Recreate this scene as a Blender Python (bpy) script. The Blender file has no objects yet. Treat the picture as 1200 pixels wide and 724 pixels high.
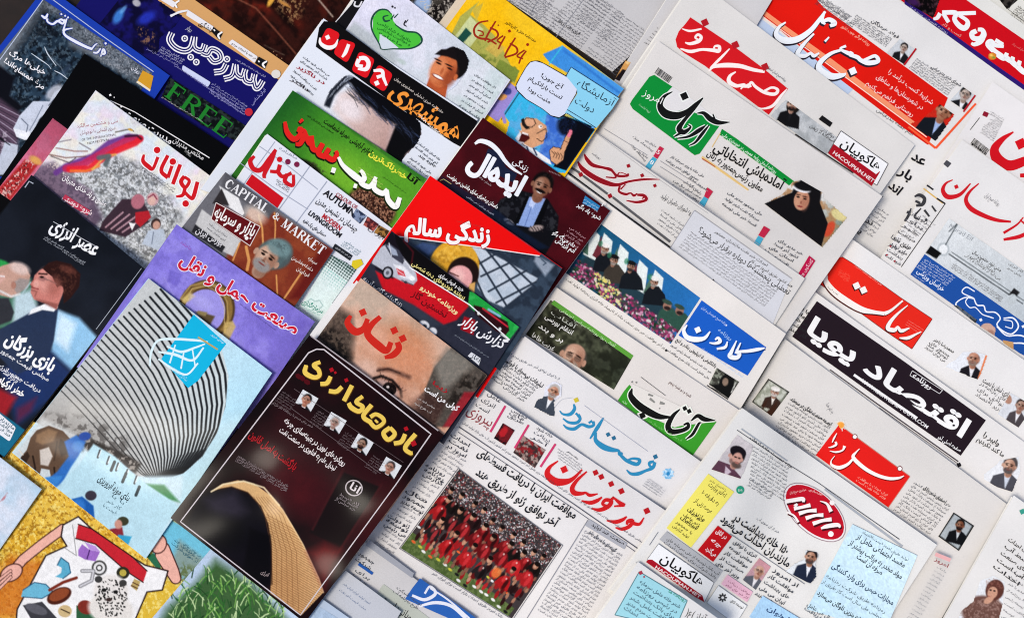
import bpy, math, random, unicodedata
import numpy as np
from mathutils.geometry import tessellate_polygon
random.seed(7); RNG = np.random.default_rng(11)
SC = bpy.context.scene; COL = SC.collection

# ---------------------------------------------------------------- camera, sky, sun, exposure
TILT = math.radians(18); FPX = 1200*50/36; DIST = FPX/1000
cam = bpy.data.cameras.new('camera'); cam.lens = 50; cam.sensor_width = 36; cam.clip_start = .05; cam.clip_end = 50
co = bpy.data.objects.new('camera', cam); COL.objects.link(co)
CAM = np.array([0, -DIST*math.sin(TILT), DIST*math.cos(TILT)])
co.location = CAM; co.rotation_euler = (TILT, 0, 0); SC.camera = co
SUN_EL, SUN_AZ = math.radians(60), math.radians(-128)     # azimuth clockwise from +Y (the top of the picture)
w = bpy.data.worlds.new('World'); SC.world = w; w.use_nodes = True
nt = w.node_tree; bg = nt.nodes['Background']
sky = nt.nodes.new('ShaderNodeTexSky'); sky.sky_type = 'NISHITA'; sky.sun_disc = False
sky.sun_elevation = SUN_EL; sky.sun_rotation = SUN_AZ; sky.dust_density = 2.5; sky.ozone_density = .6
nt.links.new(sky.outputs[0], bg.inputs[0]); bg.inputs[1].default_value = .075
sl = bpy.data.lights.new('sun', 'SUN'); sl.energy = 1.4; sl.angle = math.radians(18); sl.color = (1, .92, .80)
so = bpy.data.objects.new('sun', sl); COL.objects.link(so)
so.rotation_euler = (math.pi/2-SUN_EL, 0, -SUN_AZ+math.pi); so.location = (.5, 1, 2)
so.rotation_euler = (-(math.pi/2-SUN_EL), 0, -SUN_AZ)
SC.view_settings.view_transform = 'Standard'; SC.view_settings.look = 'None'
SC.view_settings.exposure = 0.66; SC.view_settings.gamma = 1
SC.cycles.pixel_filter_type = 'BLACKMAN_HARRIS'; SC.cycles.filter_width = 1.1

# ---------------------------------------------------------------- picture point -> point of the slanted table plane at height z (metres)
def P(px, py, z):
    px = np.asarray(px, float); py = np.asarray(py, float); z = np.asarray(z, float)
    dx = (px-600)/FPX; dy = -(py-362)/FPX; dz = -1.0
    c, s = math.cos(TILT), math.sin(TILT)
    X = dx; Y = dy*c-dz*s; Z = dy*s+dz*c
    t = (z-CAM[2])/Z
    return np.stack([CAM[0]+X*t, CAM[1]+Y*t, z+0*t], -1)

def lin(c):
    if isinstance(c, str):
        c = [int(c[i:i+2], 16) for i in (0, 2, 4)]
        c = [v/255 for v in c]
    c = np.asarray(c, float)
    return np.where(c <= .04045, c/12.92, ((c+.055)/1.055)**2.4)

# ---------------------------------------------------------------- materials
def mat_print(name, rough, spec, grain, bump, coat=0):
    m = bpy.data.materials.new(name); m.use_nodes = True; n = m.node_tree; b = n.nodes['Principled BSDF']
    at = n.nodes.new('ShaderNodeAttribute'); at.attribute_name = 'Col'
    tc = n.nodes.new('ShaderNodeTexCoord')
    geo = n.nodes.new('ShaderNodeNewGeometry')
    n1 = n.nodes.new('ShaderNodeTexNoise'); n1.inputs['Scale'].default_value = 900; n1.inputs['Detail'].default_value = 3
    n2 = n.nodes.new('ShaderNodeTexNoise'); n2.inputs['Scale'].default_value = 14; n2.inputs['Detail'].default_value = 5
    n.links.new(geo.outputs['Position'], n1.inputs['Vector']); n.links.new(geo.outputs['Position'], n2.inputs['Vector'])
    ad = n.nodes.new('ShaderNodeMath'); ad.operation = 'ADD'
    n.links.new(n1.outputs[0], ad.inputs[0]); n.links.new(n2.outputs[0], ad.inputs[1])
    mr = n.nodes.new('ShaderNodeMapRange'); mr.inputs[1].default_value = .6; mr.inputs[2].default_value = 1.4
    mr.inputs[3].default_value = 1-grain; mr.inputs[4].default_value = 1+grain
    n.links.new(ad.outputs[0], mr.inputs[0])
    mx = n.nodes.new('ShaderNodeVectorMath'); mx.operation = 'SCALE'
    n.links.new(at.outputs['Color'], mx.inputs[0]); n.links.new(mr.outputs[0], mx.inputs['Scale'])
    n.links.new(mx.outputs[0], b.inputs['Base Color'])
    b.inputs['Roughness'].default_value = rough; b.inputs['Specular IOR Level'].default_value = spec
    bp = n.nodes.new('ShaderNodeBump'); bp.inputs['Strength'].default_value = bump; bp.inputs['Distance'].default_value = .0006
    n3 = n.nodes.new('ShaderNodeTexNoise'); n3.inputs['Scale'].default_value = 60; n3.inputs['Detail'].default_value = 4
    n.links.new(geo.outputs['Position'], n3.inputs['Vector'])
    n.links.new(n3.outputs[0], bp.inputs['Height']); n.links.new(bp.outputs[0], b.inputs['Normal'])
    return m
M_GLOSS = mat_print('glossy_print', .2, .06, .045, .03)
M_NEWS = mat_print('newsprint', .85, .04, .10, .4)
M_PAGES = mat_print('page_edges', .9, .05, .10, .3)

# ---------------------------------------------------------------- height field of the growing pile, in picture cells
ST = 3.0; X0, Y0 = -420, -420; NX, NY = int(2040/ST), int(1560/ST)
H = np.zeros((NY, NX))
GX = X0+np.arange(NX)*ST; GY = Y0+np.arange(NY)*ST
def inside(pts, X, Y):
    r = np.zeros(X.shape, bool); n = len(pts)
    for i in range(n):
        (x1, y1), (x2, y2) = pts[i], pts[(i+1) % n]
        if y1 == y2: continue
        c = ((y1 > Y) != (y2 > Y)) & (X < (x2-x1)*(Y-y1)/(y2-y1)+x1)
        r ^= c
    return r
def shift_max(a, r):
    o = a.copy()
    k = 1; done = 0
    while done < r:
        k = min(max(1, done), r-done) if done else 1
        b = o.copy()
        b[k:] = np.maximum(b[k:], o[:-k]); b[:-k] = np.maximum(b[:-k], o[k:]); o = b; done += k
    done = 0
    while done < r:
        k = min(max(1, done), r-done) if done else 1
        b = o.copy()
        b[:, k:] = np.maximum(b[:, k:], o[:, :-k]); b[:, :-k] = np.maximum(b[:, :-k], o[:, k:]); o = b; done += k
    return o
def box(a, r):
    for ax in (0, 1):
        p = np.pad(a, [(r+1, r) if i == ax else (0, 0) for i in (0, 1)], mode='edge').cumsum(ax)
        n = a.shape[ax]
        a = (np.take(p, range(2*r+1, 2*r+1+n), ax)-np.take(p, range(0, n), ax))/(2*r+1)
    return a
def bil(F, px, py):
    x = np.clip((np.asarray(px, float)-X0)/ST, 0, NX-1.001); y = np.clip((np.asarray(py, float)-Y0)/ST, 0, NY-1.001)
    i = x.astype(int); j = y.astype(int); u = x-i; v = y-j
    return F[j, i]*(1-u)*(1-v)+F[j, i+1]*u*(1-v)+F[j+1, i]*(1-u)*v+F[j+1, i+1]*u*v

# ---------------------------------------------------------------- current crop: figures below are measured in enlarged crops
KO = [0, 0, 1]
def crop(ox, oy, s): KO[:] = [ox, oy, s]
def W2(p):
    p = np.asarray(p, float).copy()
    p[..., 0] = p[..., 0]/KO[2]+KO[0]; p[..., 1] = p[..., 1]/KO[2]+KO[1]
    return p

def mesh_obj(name, verts, faces, cols, mat, parent, origin, kind=None):
    """verts Nx3 world; faces MxK int; cols Nx3 linear or one colour"""
    me = bpy.data.meshes.new(name); v = (np.asarray(verts)-origin).astype(np.float32); f = np.asarray(faces, np.int32)
    me.vertices.add(len(v)); me.vertices.foreach_set('co', v.ravel())
    k = f.shape[1]
    me.loops.add(f.size); me.loops.foreach_set('vertex_index', f.ravel())
    me.polygons.add(len(f)); me.polygons.foreach_set('loop_start', np.arange(len(f), dtype=np.int32)*k)
    me.update(calc_edges=True)
    a = me.color_attributes.new('Col', 'FLOAT_COLOR', 'POINT')
    c = np.ones((len(v), 4), np.float32); c[:, :3] = cols
    a.data.foreach_set('color', c.ravel())
    me.materials.append(mat)
    o = bpy.data.objects.new(name, me); COL.objects.link(o)
    if parent is not None: o.parent = parent
    if kind: o['kind'] = kind
    return o

class Item: pass
IT = Item()
def smooth_noise(X, Y, amp, seed, lo=70, hi=190):
    r = np.random.default_rng(seed); z = 0
    for i in range(6):
        a = r.uniform(0, math.pi); L = r.uniform(lo, hi); z = z+np.sin((X*math.cos(a)+Y*math.sin(a))/L*6.283+r.uniform(0, 6.283))*L/hi
    return amp*z/3

def slab(name, quad, zf, zlo, t, col, sidecol, mat):
    """a draped sheet or block: quad in picture points, zf = height field of its foot, zlo..zlo+t above it"""
    q = np.asarray(quad, float); g = 4.5 if name in ('cover', 'front_page') else 10.0
    nu = max(4, int(max(np.hypot(*(q[1]-q[0])), np.hypot(*(q[2]-q[3])))/g)); nv = max(4, int(np.hypot(*(q[3]-q[0]))/g))
    u, v = np.meshgrid(np.linspace(0, 1, nu+1), np.linspace(0, 1, nv+1))
    px = (q[0][0]*(1-u)+q[1][0]*u)*(1-v)+(q[3][0]*(1-u)+q[2][0]*u)*v
    py = (q[0][1]*(1-u)+q[1][1]*u)*(1-v)+(q[3][1]*(1-u)+q[2][1]*u)*v
    # keep what could be seen: rows and columns far outside the frame are dropped
    z = bil(zf, px, py)
    top = P(px, py, z+zlo+t).reshape(-1, 3)
    # the underside lies straight below the top face
    bot = top.copy(); bot[:, 2] -= t
    n = (nu+1)*(nv+1); idx = np.arange(n).reshape(nv+1, nu+1)
    a, b, c, d = idx[:-1, :-1], idx[:-1, 1:], idx[1:, 1:], idx[1:, :-1]
    T = np.stack([a, d, c, b], -1).reshape(-1, 4); B = np.stack([a, b, c, d], -1).reshape(-1, 4)+n
    ring = np.concatenate([idx[0, :-1], idx[:-1, -1], idx[-1, :0:-1], idx[:0:-1, 0]])
    r2 = np.roll(ring, -1); m = len(ring)
    sv = np.concatenate([top[ring], bot[ring]]); so_ = 2*n
    i = np.arange(m); j = (i+1) % m
    S = np.stack([so_+i, so_+j, so_+m+j, so_+m+i], -1)
    V = np.concatenate([top, bot, sv]); F = np.concatenate([T, B, S])
    C = np.empty((len(V), 3)); C[:2*n] = lin(col); C[2*n:] = lin(sidecol)
    return mesh_obj(name, V, F, C, mat, IT.root, IT.org)

def item(name, label, cat, TL, TR, BR, BL, t=2.5, news=False, col='E8E8EA', side=None, sheets=3, fan=(0, 0), group=None, rad=18, wr=None, page_col='E4E2DC'):
    """starts a new paper of the pile on top of everything before it"""
    q = [tuple(map(float, p)) for p in (TL, TR, BR, BL)]
    X, Y = np.meshgrid(GX, GY); ins = inside(q, X, Y)
    js, is_ = np.where(ins); pad = rad*2+8
    j0, j1, i0, i1 = max(0, js.min()-pad), min(NY, js.max()+pad), max(0, is_.min()-pad), min(NX, is_.max()+pad)
    sub = H[j0:j1, i0:i1]; m = ins[j0:j1, i0:i1]
    grown = shift_max(m.astype(float), 3) > 0
    a = np.where(grown, sub, -1); a = shift_max(a, rad)
    wgt = (a >= 0).astype(float); a = np.maximum(a, 0)
    r = rad//2; num = box(box(a*wgt, r), r-1); den = box(box(wgt, r), r-1)
    S = np.where(den > 1e-6, num/np.maximum(den, 1e-6), 0)
    Zf = np.zeros_like(H); Zf[j0:j1, i0:i1] = S
    IT.n = getattr(IT, 'n', 0)+1
    if news:
        v_ = [int(col[i:i+2], 16) for i in (0, 2, 4)]; g_ = sum(v_)/3
        v_ = [g_*1.0+(v_[0]-g_)*.4, g_*.988+(v_[1]-g_)*.4, g_*.972+(v_[2]-g_)*.4]; col = '%02X%02X%02X' % tuple(int(min(255, x)) for x in v_)
    amp = (.0013 if news else .00035) if wr is None else wr
    nz = smooth_noise(X, Y, amp, IT.n*13+5)
    Zf += nz-nz.min()+.0004
    cr = np.random.default_rng(IT.n*7+1)
    for (cx_, cy_), s_ in zip(q, (1, .7, .5, .3)):
        Zf += (cr.uniform(.001, .0035) if news else cr.uniform(.0005, .0018))*s_*np.exp(-((X-cx_)**2+(Y-cy_)**2)/(cr.uniform(48, 70) if news else 55)**2)
    if news:
        f_ = cr.uniform(.42, .58); ax_, ay_ = q[0][0]*(1-f_)+q[1][0]*f_, q[0][1]*(1-f_)+q[1][1]*f_; bx_, by_ = q[3][0]-q[0][0], q[3][1]-q[0][1]
        L_ = math.hypot(bx_, by_); dd = np.abs((X-ax_)*by_-(Y-ay_)*bx_)/L_; Zf += .0007*np.exp(-(dd/14)**2)
    IT.panel = None; IT.mat = M_NEWS if news else M_GLOSS; IT.news = news
    root = bpy.data.objects.new(name, None); COL.objects.link(root); root.empty_display_size = .02
    c = np.mean(np.array(q), 0); org = P(c[0], c[1], float(bil(Zf, c[0], c[1]))); root.location = org
    IT.root, IT.org, IT.Z, IT.k, IT.q = root, org, Zf, 0, q
    root['label'] = label; root['category'] = cat
    if group: root['group'] = group
    t *= .0008 if news else .0009; cov = .00035
    if news:
        each = t/sheets
        for s in range(sheets):
            f = (sheets-1-s)
            jx = fan[0]*f+RNG.uniform(-.8, .8)*(f > 0); jy = fan[1]*f+RNG.uniform(-.8, .8)*(f > 0)
            qq = [(x+jx+RNG.uniform(-.5, .5)*(f > 0), y+jy+RNG.uniform(-.5, .5)*(f > 0)) for x, y in q]
            slab('front_page' if f == 0 else 'inner_page', qq, Zf, s*each, each*.8, col if f == 0 else page_col, page_col if f else col, M_NEWS)
    else:
        n = max(1, sheets-1); each = (t-cov*1.3)/n
        for s in range(n):
            f = n-s
            jx = fan[0]*f+RNG.uniform(-.4, .4); jy = fan[1]*f+RNG.uniform(-.4, .4)
            cx, cy = c
            qq = [((x-cx)*.996+cx+jx, (y-cy)*.996+cy+jy) for x, y in q]
            slab('pages' if n == 1 else 'page_bundle', qq, Zf, s*each, each*.9, page_col, page_col, M_PAGES)
        slab('cover', q, Zf, t-cov, cov, col, side or col, M_GLOSS)
    IT.ztop = Zf+t
    H[ins] = np.maximum(H[ins], IT.ztop[ins])
    return root

LIFT0, LIFTK = .00022, .00004
def flat(name, pts, tris, col, kind=None, lift=None, dz=None, parent=None):
    """lays picture-plane triangles on the current paper"""
    IT.k += 1
    pts = np.asarray(pts, float); tris = np.asarray(tris, np.int64).reshape(-1, 3)
    e = pts[tris]-pts[np.roll(tris, -1, 1)]; lg = np.hypot(e[..., 0], e[..., 1]).max(1) > 5.0
    if lg.any():                        # long triangles (tall letters) are cut so that they follow the sag of the paper
        T3 = [tuple(t) for t in tris[~lg]]; PL = [tuple(p) for p in pts]; DZ = list(dz) if dz is not None else [0.0]*len(PL); mid = {}; st = [tuple(t) for t in tris[lg]]
        while st:
            t = st.pop(); ee = [math.dist(PL[t[i]], PL[t[(i+1) % 3]]) for i in range(3)]; i = ee.index(max(ee))
            if ee[i] <= 5.0: T3.append(t); continue
            a_, b_, c_ = t[i], t[(i+1) % 3], t[(i+2) % 3]; k = (min(a_, b_), max(a_, b_))
            if k not in mid: mid[k] = len(PL); PL.append(((PL[a_][0]+PL[b_][0])/2, (PL[a_][1]+PL[b_][1])/2)); DZ.append((DZ[a_]+DZ[b_])/2)
            st += [(a_, mid[k], c_), (mid[k], b_, c_)]
        pts = np.array(PL); tris = np.array(T3); dz = np.array(DZ)
    z = bil(IT.ztop, pts[:, 0], pts[:, 1])+LIFT0+LIFTK*IT.k
    if dz is not None: z = z+dz
    V = P(pts[:, 0], pts[:, 1], z)
    # all faces look up
    t = np.asarray(tris, np.int32); A = V[t[:, 0]]; B = V[t[:, 1]]; C = V[t[:, 2]]
    cz = (B-A)[:, 0]*(C-A)[:, 1]-(B-A)[:, 1]*(C-A)[:, 0]
    t = np.where((cz < 0)[:, None], t[:, ::-1], t); t = t[np.abs(cz) > 1e-14]
    c = lin(col) if isinstance(col, str) else col
    if parent is None and IT.panel is not None and name in ('masthead', 'letter_outline', 'letter_shadow', 'masthead_inlay', 'masthead_inline', 'speech_text', 'panel_text', 'box_text', 'web_address', 'subtitle', 'english_title', 'logo', 'headline_text'): parent = IT.panel
    o = mesh_obj(name, V, t, c, IT.mat, parent or IT.root, IT.org, kind)
    if name in ('banner', 'title_panel', 'title_plate', 'red_panel', 'blue_banner', 'speech_bubble', 'cyan_emblem', 'yellow_box', 'red_box', 'teal_box', 'advertisement_box', 'green_panel', 'grey_box', 'oval', 'headline_panel', 'tan_band', 'navy_panel'): IT.panel = o
    return o
def split(pts, tris, L=4.5):
    pts = [tuple(p) for p in pts]; out = []; mid = {}
    st = [tuple(t) for t in tris]
    while st:
        t = st.pop(); e = [math.dist(pts[t[i]], pts[t[(i+1) % 3]]) for i in range(3)]
        i = e.index(max(e))
        if e[i] <= L: out.append(t); continue
        a, b, c = t[i], t[(i+1) % 3], t[(i+2) % 3]; k = (min(a, b), max(a, b))
        if k not in mid:
            mid[k] = len(pts); pts.append(((pts[a][0]+pts[b][0])/2, (pts[a][1]+pts[b][1])/2))
        m = mid[k]; st += [(a, m, c), (m, b, c)]
    return np.array(pts), np.array(out, np.int32)
def pan(name, pts, col, L=4.5, kind=None):
    p = W2(pts); tri = tessellate_polygon([[(x, y, 0) for x, y in p]])
    v, t = split(p, tri, L)
    return flat(name, v, t, col, kind)
def rpan(name, q, r, col):
    """four-sided panel with rounded corners of radius r"""
    q = np.asarray(q, float); out = []
    for i in range(4):
        a, b, c = q[i-1], q[i], q[(i+1) % 4]
        ua = (a-b)/np.hypot(*(a-b)); uc = (c-b)/np.hypot(*(c-b))
        for s in np.linspace(0, 1, 6):
            out.append(b+ua*r*(1-s)**2+uc*r*s**2)
    return pan(name, out, col)
def ell(name, cx, cy, rx, ry, a, col, n=28):
    a = math.radians(a); t = np.linspace(0, 2*math.pi, n, endpoint=False)
    x = rx*np.cos(t); y = ry*np.sin(t)
    return pan(name, np.stack([cx+x*math.cos(a)-y*math.sin(a), cy+x*math.sin(a)+y*math.cos(a)], -1), col)
def frame(name, q, w, col):
    """thin outline round a polygon"""
    lines = []; n = len(q)
    for i in range(n): lines.append([(*q[i], w), (*q[(i+1) % n], w)])
    return stk(name, lines, col, curve=False)

def stroke_mesh(pts, curve=True):
    p = np.asarray(pts, float)
    if curve and len(p) > 2:
        q = np.vstack([2*p[0]-p[1], p, 2*p[-1]-p[-2]]); o = []
        for i in range(1, len(q)-2):
            for t in np.linspace(0, 1, 7)[:-1]:
                a, b, c, d = q[i-1], q[i], q[i+1], q[i+2]
                o.append(.5*((2*b)+(-a+c)*t+(2*a-5*b+4*c-d)*t*t+(-a+3*b-3*c+d)*t**3))
        o.append(q[-2]); p = np.array(o)
    else:
        o = []
        for i in range(len(p)-1):
            n = max(1, int(math.dist(p[i][:2], p[i+1][:2])/KO[2]/4.5))
            for k in range(n): o.append(p[i]+(p[i+1]-p[i])*k/n)
        o.append(p[-1]); p = np.array(o)
    d = np.gradient(p[:, :2], axis=0); l = np.hypot(d[:, 0], d[:, 1])+1e-9; nrm = np.stack([-d[:, 1]/l, d[:, 0]/l], -1)
    w = np.maximum(p[:, 2:3], .3)/2
    A = p[:, :2]+nrm*w; B = p[:, :2]-nrm*w
    n = len(p); V = np.concatenate([A, B]); i = np.arange(n-1)
    T = np.concatenate([np.stack([i, i+1, n+i], -1), np.stack([i+1, n+i+1, n+i], -1)])
    return V, T
def stk(name, strokes, col, grow=0, curve=True, off=(0, 0), kind=None):
    """pen strokes [(x, y, width), ...]; a stroke of one point is a square nib dot"""
    if name.endswith('_dot') and len(strokes) > 1:
        for s in strokes: o = stk(name, [s], col, grow, curve, off, kind)
        return o
    V, T, D, n = [], [], [], 0
    for k, s in enumerate(strokes):
        if len(s) == 1:
            x, y, w_ = s[0]; w_ += grow*1.4; r = w_*.72; a = .35
            v = np.array([(x+r*math.cos(a+i*math.pi/2), y+r*math.sin(a+i*math.pi/2)) for i in range(4)]); t = np.array([(0, 1, 2), (0, 2, 3)])
        else:
            v, t = stroke_mesh([(x, y, w_+grow) for x, y, w_ in s], curve)
        V.append(v+np.array(off)); T.append(t+n); D.append(np.full(len(v), (k % 7)*.000004)); n += len(v)
    return flat(name, W2(np.concatenate(V)), np.concatenate(T), col, kind, dz=np.concatenate(D))

# ---------------------------------------------------------------- lettering: the built-in font's glyphs, shaped and set right to left
FORMS = {}
for cp in list(range(0xFB50, 0xFE00))+list(range(0xFE70, 0xFEFD)):
    d = unicodedata.decomposition(chr(cp)).split()
    if len(d) >= 2 and d[0][1:-1] in ('isolated', 'initial', 'medial', 'final'):
        FORMS.setdefault(tuple(int(x, 16) for x in d[1:]), {}).setdefault(d[0][1:-1], chr(cp))
def shape_ar(s):
    s = s.replace('\u200c', '|'); o = []; prev = False; i = 0
    def dual(ch): return 'initial' in FORMS.get((ord(ch),), {})
    def joins(ch): return 'final' in FORMS.get((ord(ch),), {})
    while i < len(s):
        ch = s[i]; nxt = s[i+1] if i+1 < len(s) else ' '
        if ch == '|': prev = False; i += 1; continue
        if ch == 'ل' and nxt in 'اآ':
            f = FORMS[(ord(ch), ord(nxt))]; o.append(f['final' if prev else 'isolated']); prev = False; i += 2; continue
        f = FORMS.get((ord(ch),))
        if not f: o.append(ch); prev = False; i += 1; continue
        nj = joins(nxt) and nxt != '|' and dual(ch)
        k = ('medial' if prev else 'initial') if nj else ('final' if prev else 'isolated')
        o.append(f.get(k, ch)); prev = nj; i += 1
    r = ''.join(reversed(o)); out = ''; num = ''
    for ch in r:
        if ch.isdigit(): num = ch+num
        else: out += num+ch; num = ''
    return out+num
_cu = bpy.data.curves.new('lettering', 'FONT'); _ob = bpy.data.objects.new('lettering', _cu); COL.objects.link(_ob)
_G = {}
def _raw(body, res, bold):
    _cu.body = body; _cu.resolution_u = res; _cu.offset = bold
    dg = bpy.context.evaluated_depsgraph_get(); dg.update(); ev = _ob.evaluated_get(dg); m = ev.to_mesh()
    v = np.array([x.co[:2] for x in m.vertices]).reshape(-1, 2); m.calc_loop_triangles()
    t = np.array([x.vertices[:] for x in m.loop_triangles], np.int32).reshape(-1, 3); ev.to_mesh_clear()
    return v, t
def glyph(ch, res, bold):
    k = (ch, res, bold)
    if k not in _G:
        v, t = _raw(ch, res, bold)
        if ('adv', ch) not in _G:
            a, _ = _raw(ch+'|', 1, 0); b, _ = _raw('|', 1, 0)
            _G['adv', ch] = (a[:, 0].max()-b[:, 0].max()) if len(a) else .3
        _G[k] = (v, t, _G['adv', ch])
    return _G[k]
def line_mesh(s, res=3, bold=0.0, track=0.0):
    V, T, D, x, n = [], [], [], 0, 0
    for i, ch in enumerate(s):
        if ch == ' ': x += .26; continue
        v, t, a = glyph(ch, res, bold)
        if len(t): V.append(v+[x, 0]); T.append(t+n); D.append(np.full(len(v), (i % 4)*.000005)); n += len(v)
        x += a+track
    return np.concatenate(V), np.concatenate(T), np.concatenate(D), x-track
def is_ar(s): return any('\u0600' <= c <= '\u06ff' for c in s)
def txt(name, s, p0, p1, h, col, bold=0.0, res=3, skew=0.0, out=None, outw=.05, track=0.0, sh=None, kind=None):
    """one line of lettering: baseline from p0 (left end) to p1 (right end), letter size h"""
    g = shape_ar(s) if is_ar(s) else s
    p0 = np.asarray(p0, float); p1 = np.asarray(p1, float); d = p1-p0; L = np.hypot(*d); u = d/L; up = np.array([u[1], -u[0]])
    up = up+u*skew
    def put(b, c, off=(0, 0), nm=name):
        v, t, dz, wd = line_mesh(g, res, b, track)
        return flat(nm, W2(p0+np.array(off)+np.outer(v[:, 0]*L/wd, u)+np.outer(v[:, 1]*h, up)), t, c, kind, dz=dz)
    def fat(b, r_, c, nm):
        v, t, dz, wd = line_mesh(g, res, b, track); V, T, D = [], [], []
        base = p0+np.outer(v[:, 0]*L/wd, u)+np.outer(v[:, 1]*h, up)
        for i in range(6):
            a_ = i*math.pi/3; V.append(base+[r_*math.cos(a_), r_*math.sin(a_)]); T.append(t+i*len(v)); D.append(dz+i*.000003)
        return flat(nm, W2(np.concatenate(V)), np.concatenate(T), c, kind, dz=np.concatenate(D))
    if out: fat(min(bold, .02), (max(bold-.02, 0)+outw)*h, out, 'letter_outline')
    if bold > .031: return fat(.02, (bold-.02)*h, col, name)
    return put(bold, col)
VOC = 'موافقت ایران با دریافت قسط های آخر توافق ژنو از طریق هند خانه بهداشت در مازندران احداث می شود رئیس جمهور دولت مردم استان شهر کشور اقتصاد بازار سال برای است شرکت نفت انرژی طرح وزیر مجلس گزارش روزنامه خبر امروز تولید صنعت کار توسعه بانک ملی آب سرمایه مدیر عامل قیمت'.split()
def lines(name, a, b, c, n, h, col='3A3A3E', bold=0.0, just=1.0, res=None, kind=None):
    res = res or (2 if h >= 18 else 1)
    """n lines of small type: a left end and b right end of the first baseline, c left end of the last"""
    a, b, c = (np.asarray(x, float) for x in (a, b, c)); u = (b-a); L = np.hypot(*u); u = u/L; up = np.array([u[1], -u[0]])
    V, T, D, m = [], [], [], 0
    for i in range(n):
        o = a+(c-a)*(i/max(1, n-1)); tgt = L/h; ws = []; wd = 0
        while True:
            wv = shape_ar(random.choice(VOC)); q = sum(glyph(ch, res, bold)[2] for ch in wv)
            if wd+q > tgt and ws: break
            ws.insert(0, wv); wd += q+.26
        v, t, dz, w_ = line_mesh(' '.join(ws), res, bold)
        full = 1.0 if random.random() < just else random.uniform(.55, .95)
        LL = L*full
        V.append(o+np.outer(L-LL+v[:, 0]*LL/w_, u)+np.outer(v[:, 1]*h, up)); T.append(t+m); D.append(dz); m += len(v)
    return flat(name, W2(np.concatenate(V)), np.concatenate(T), col, kind, dz=np.concatenate(D))

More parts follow.
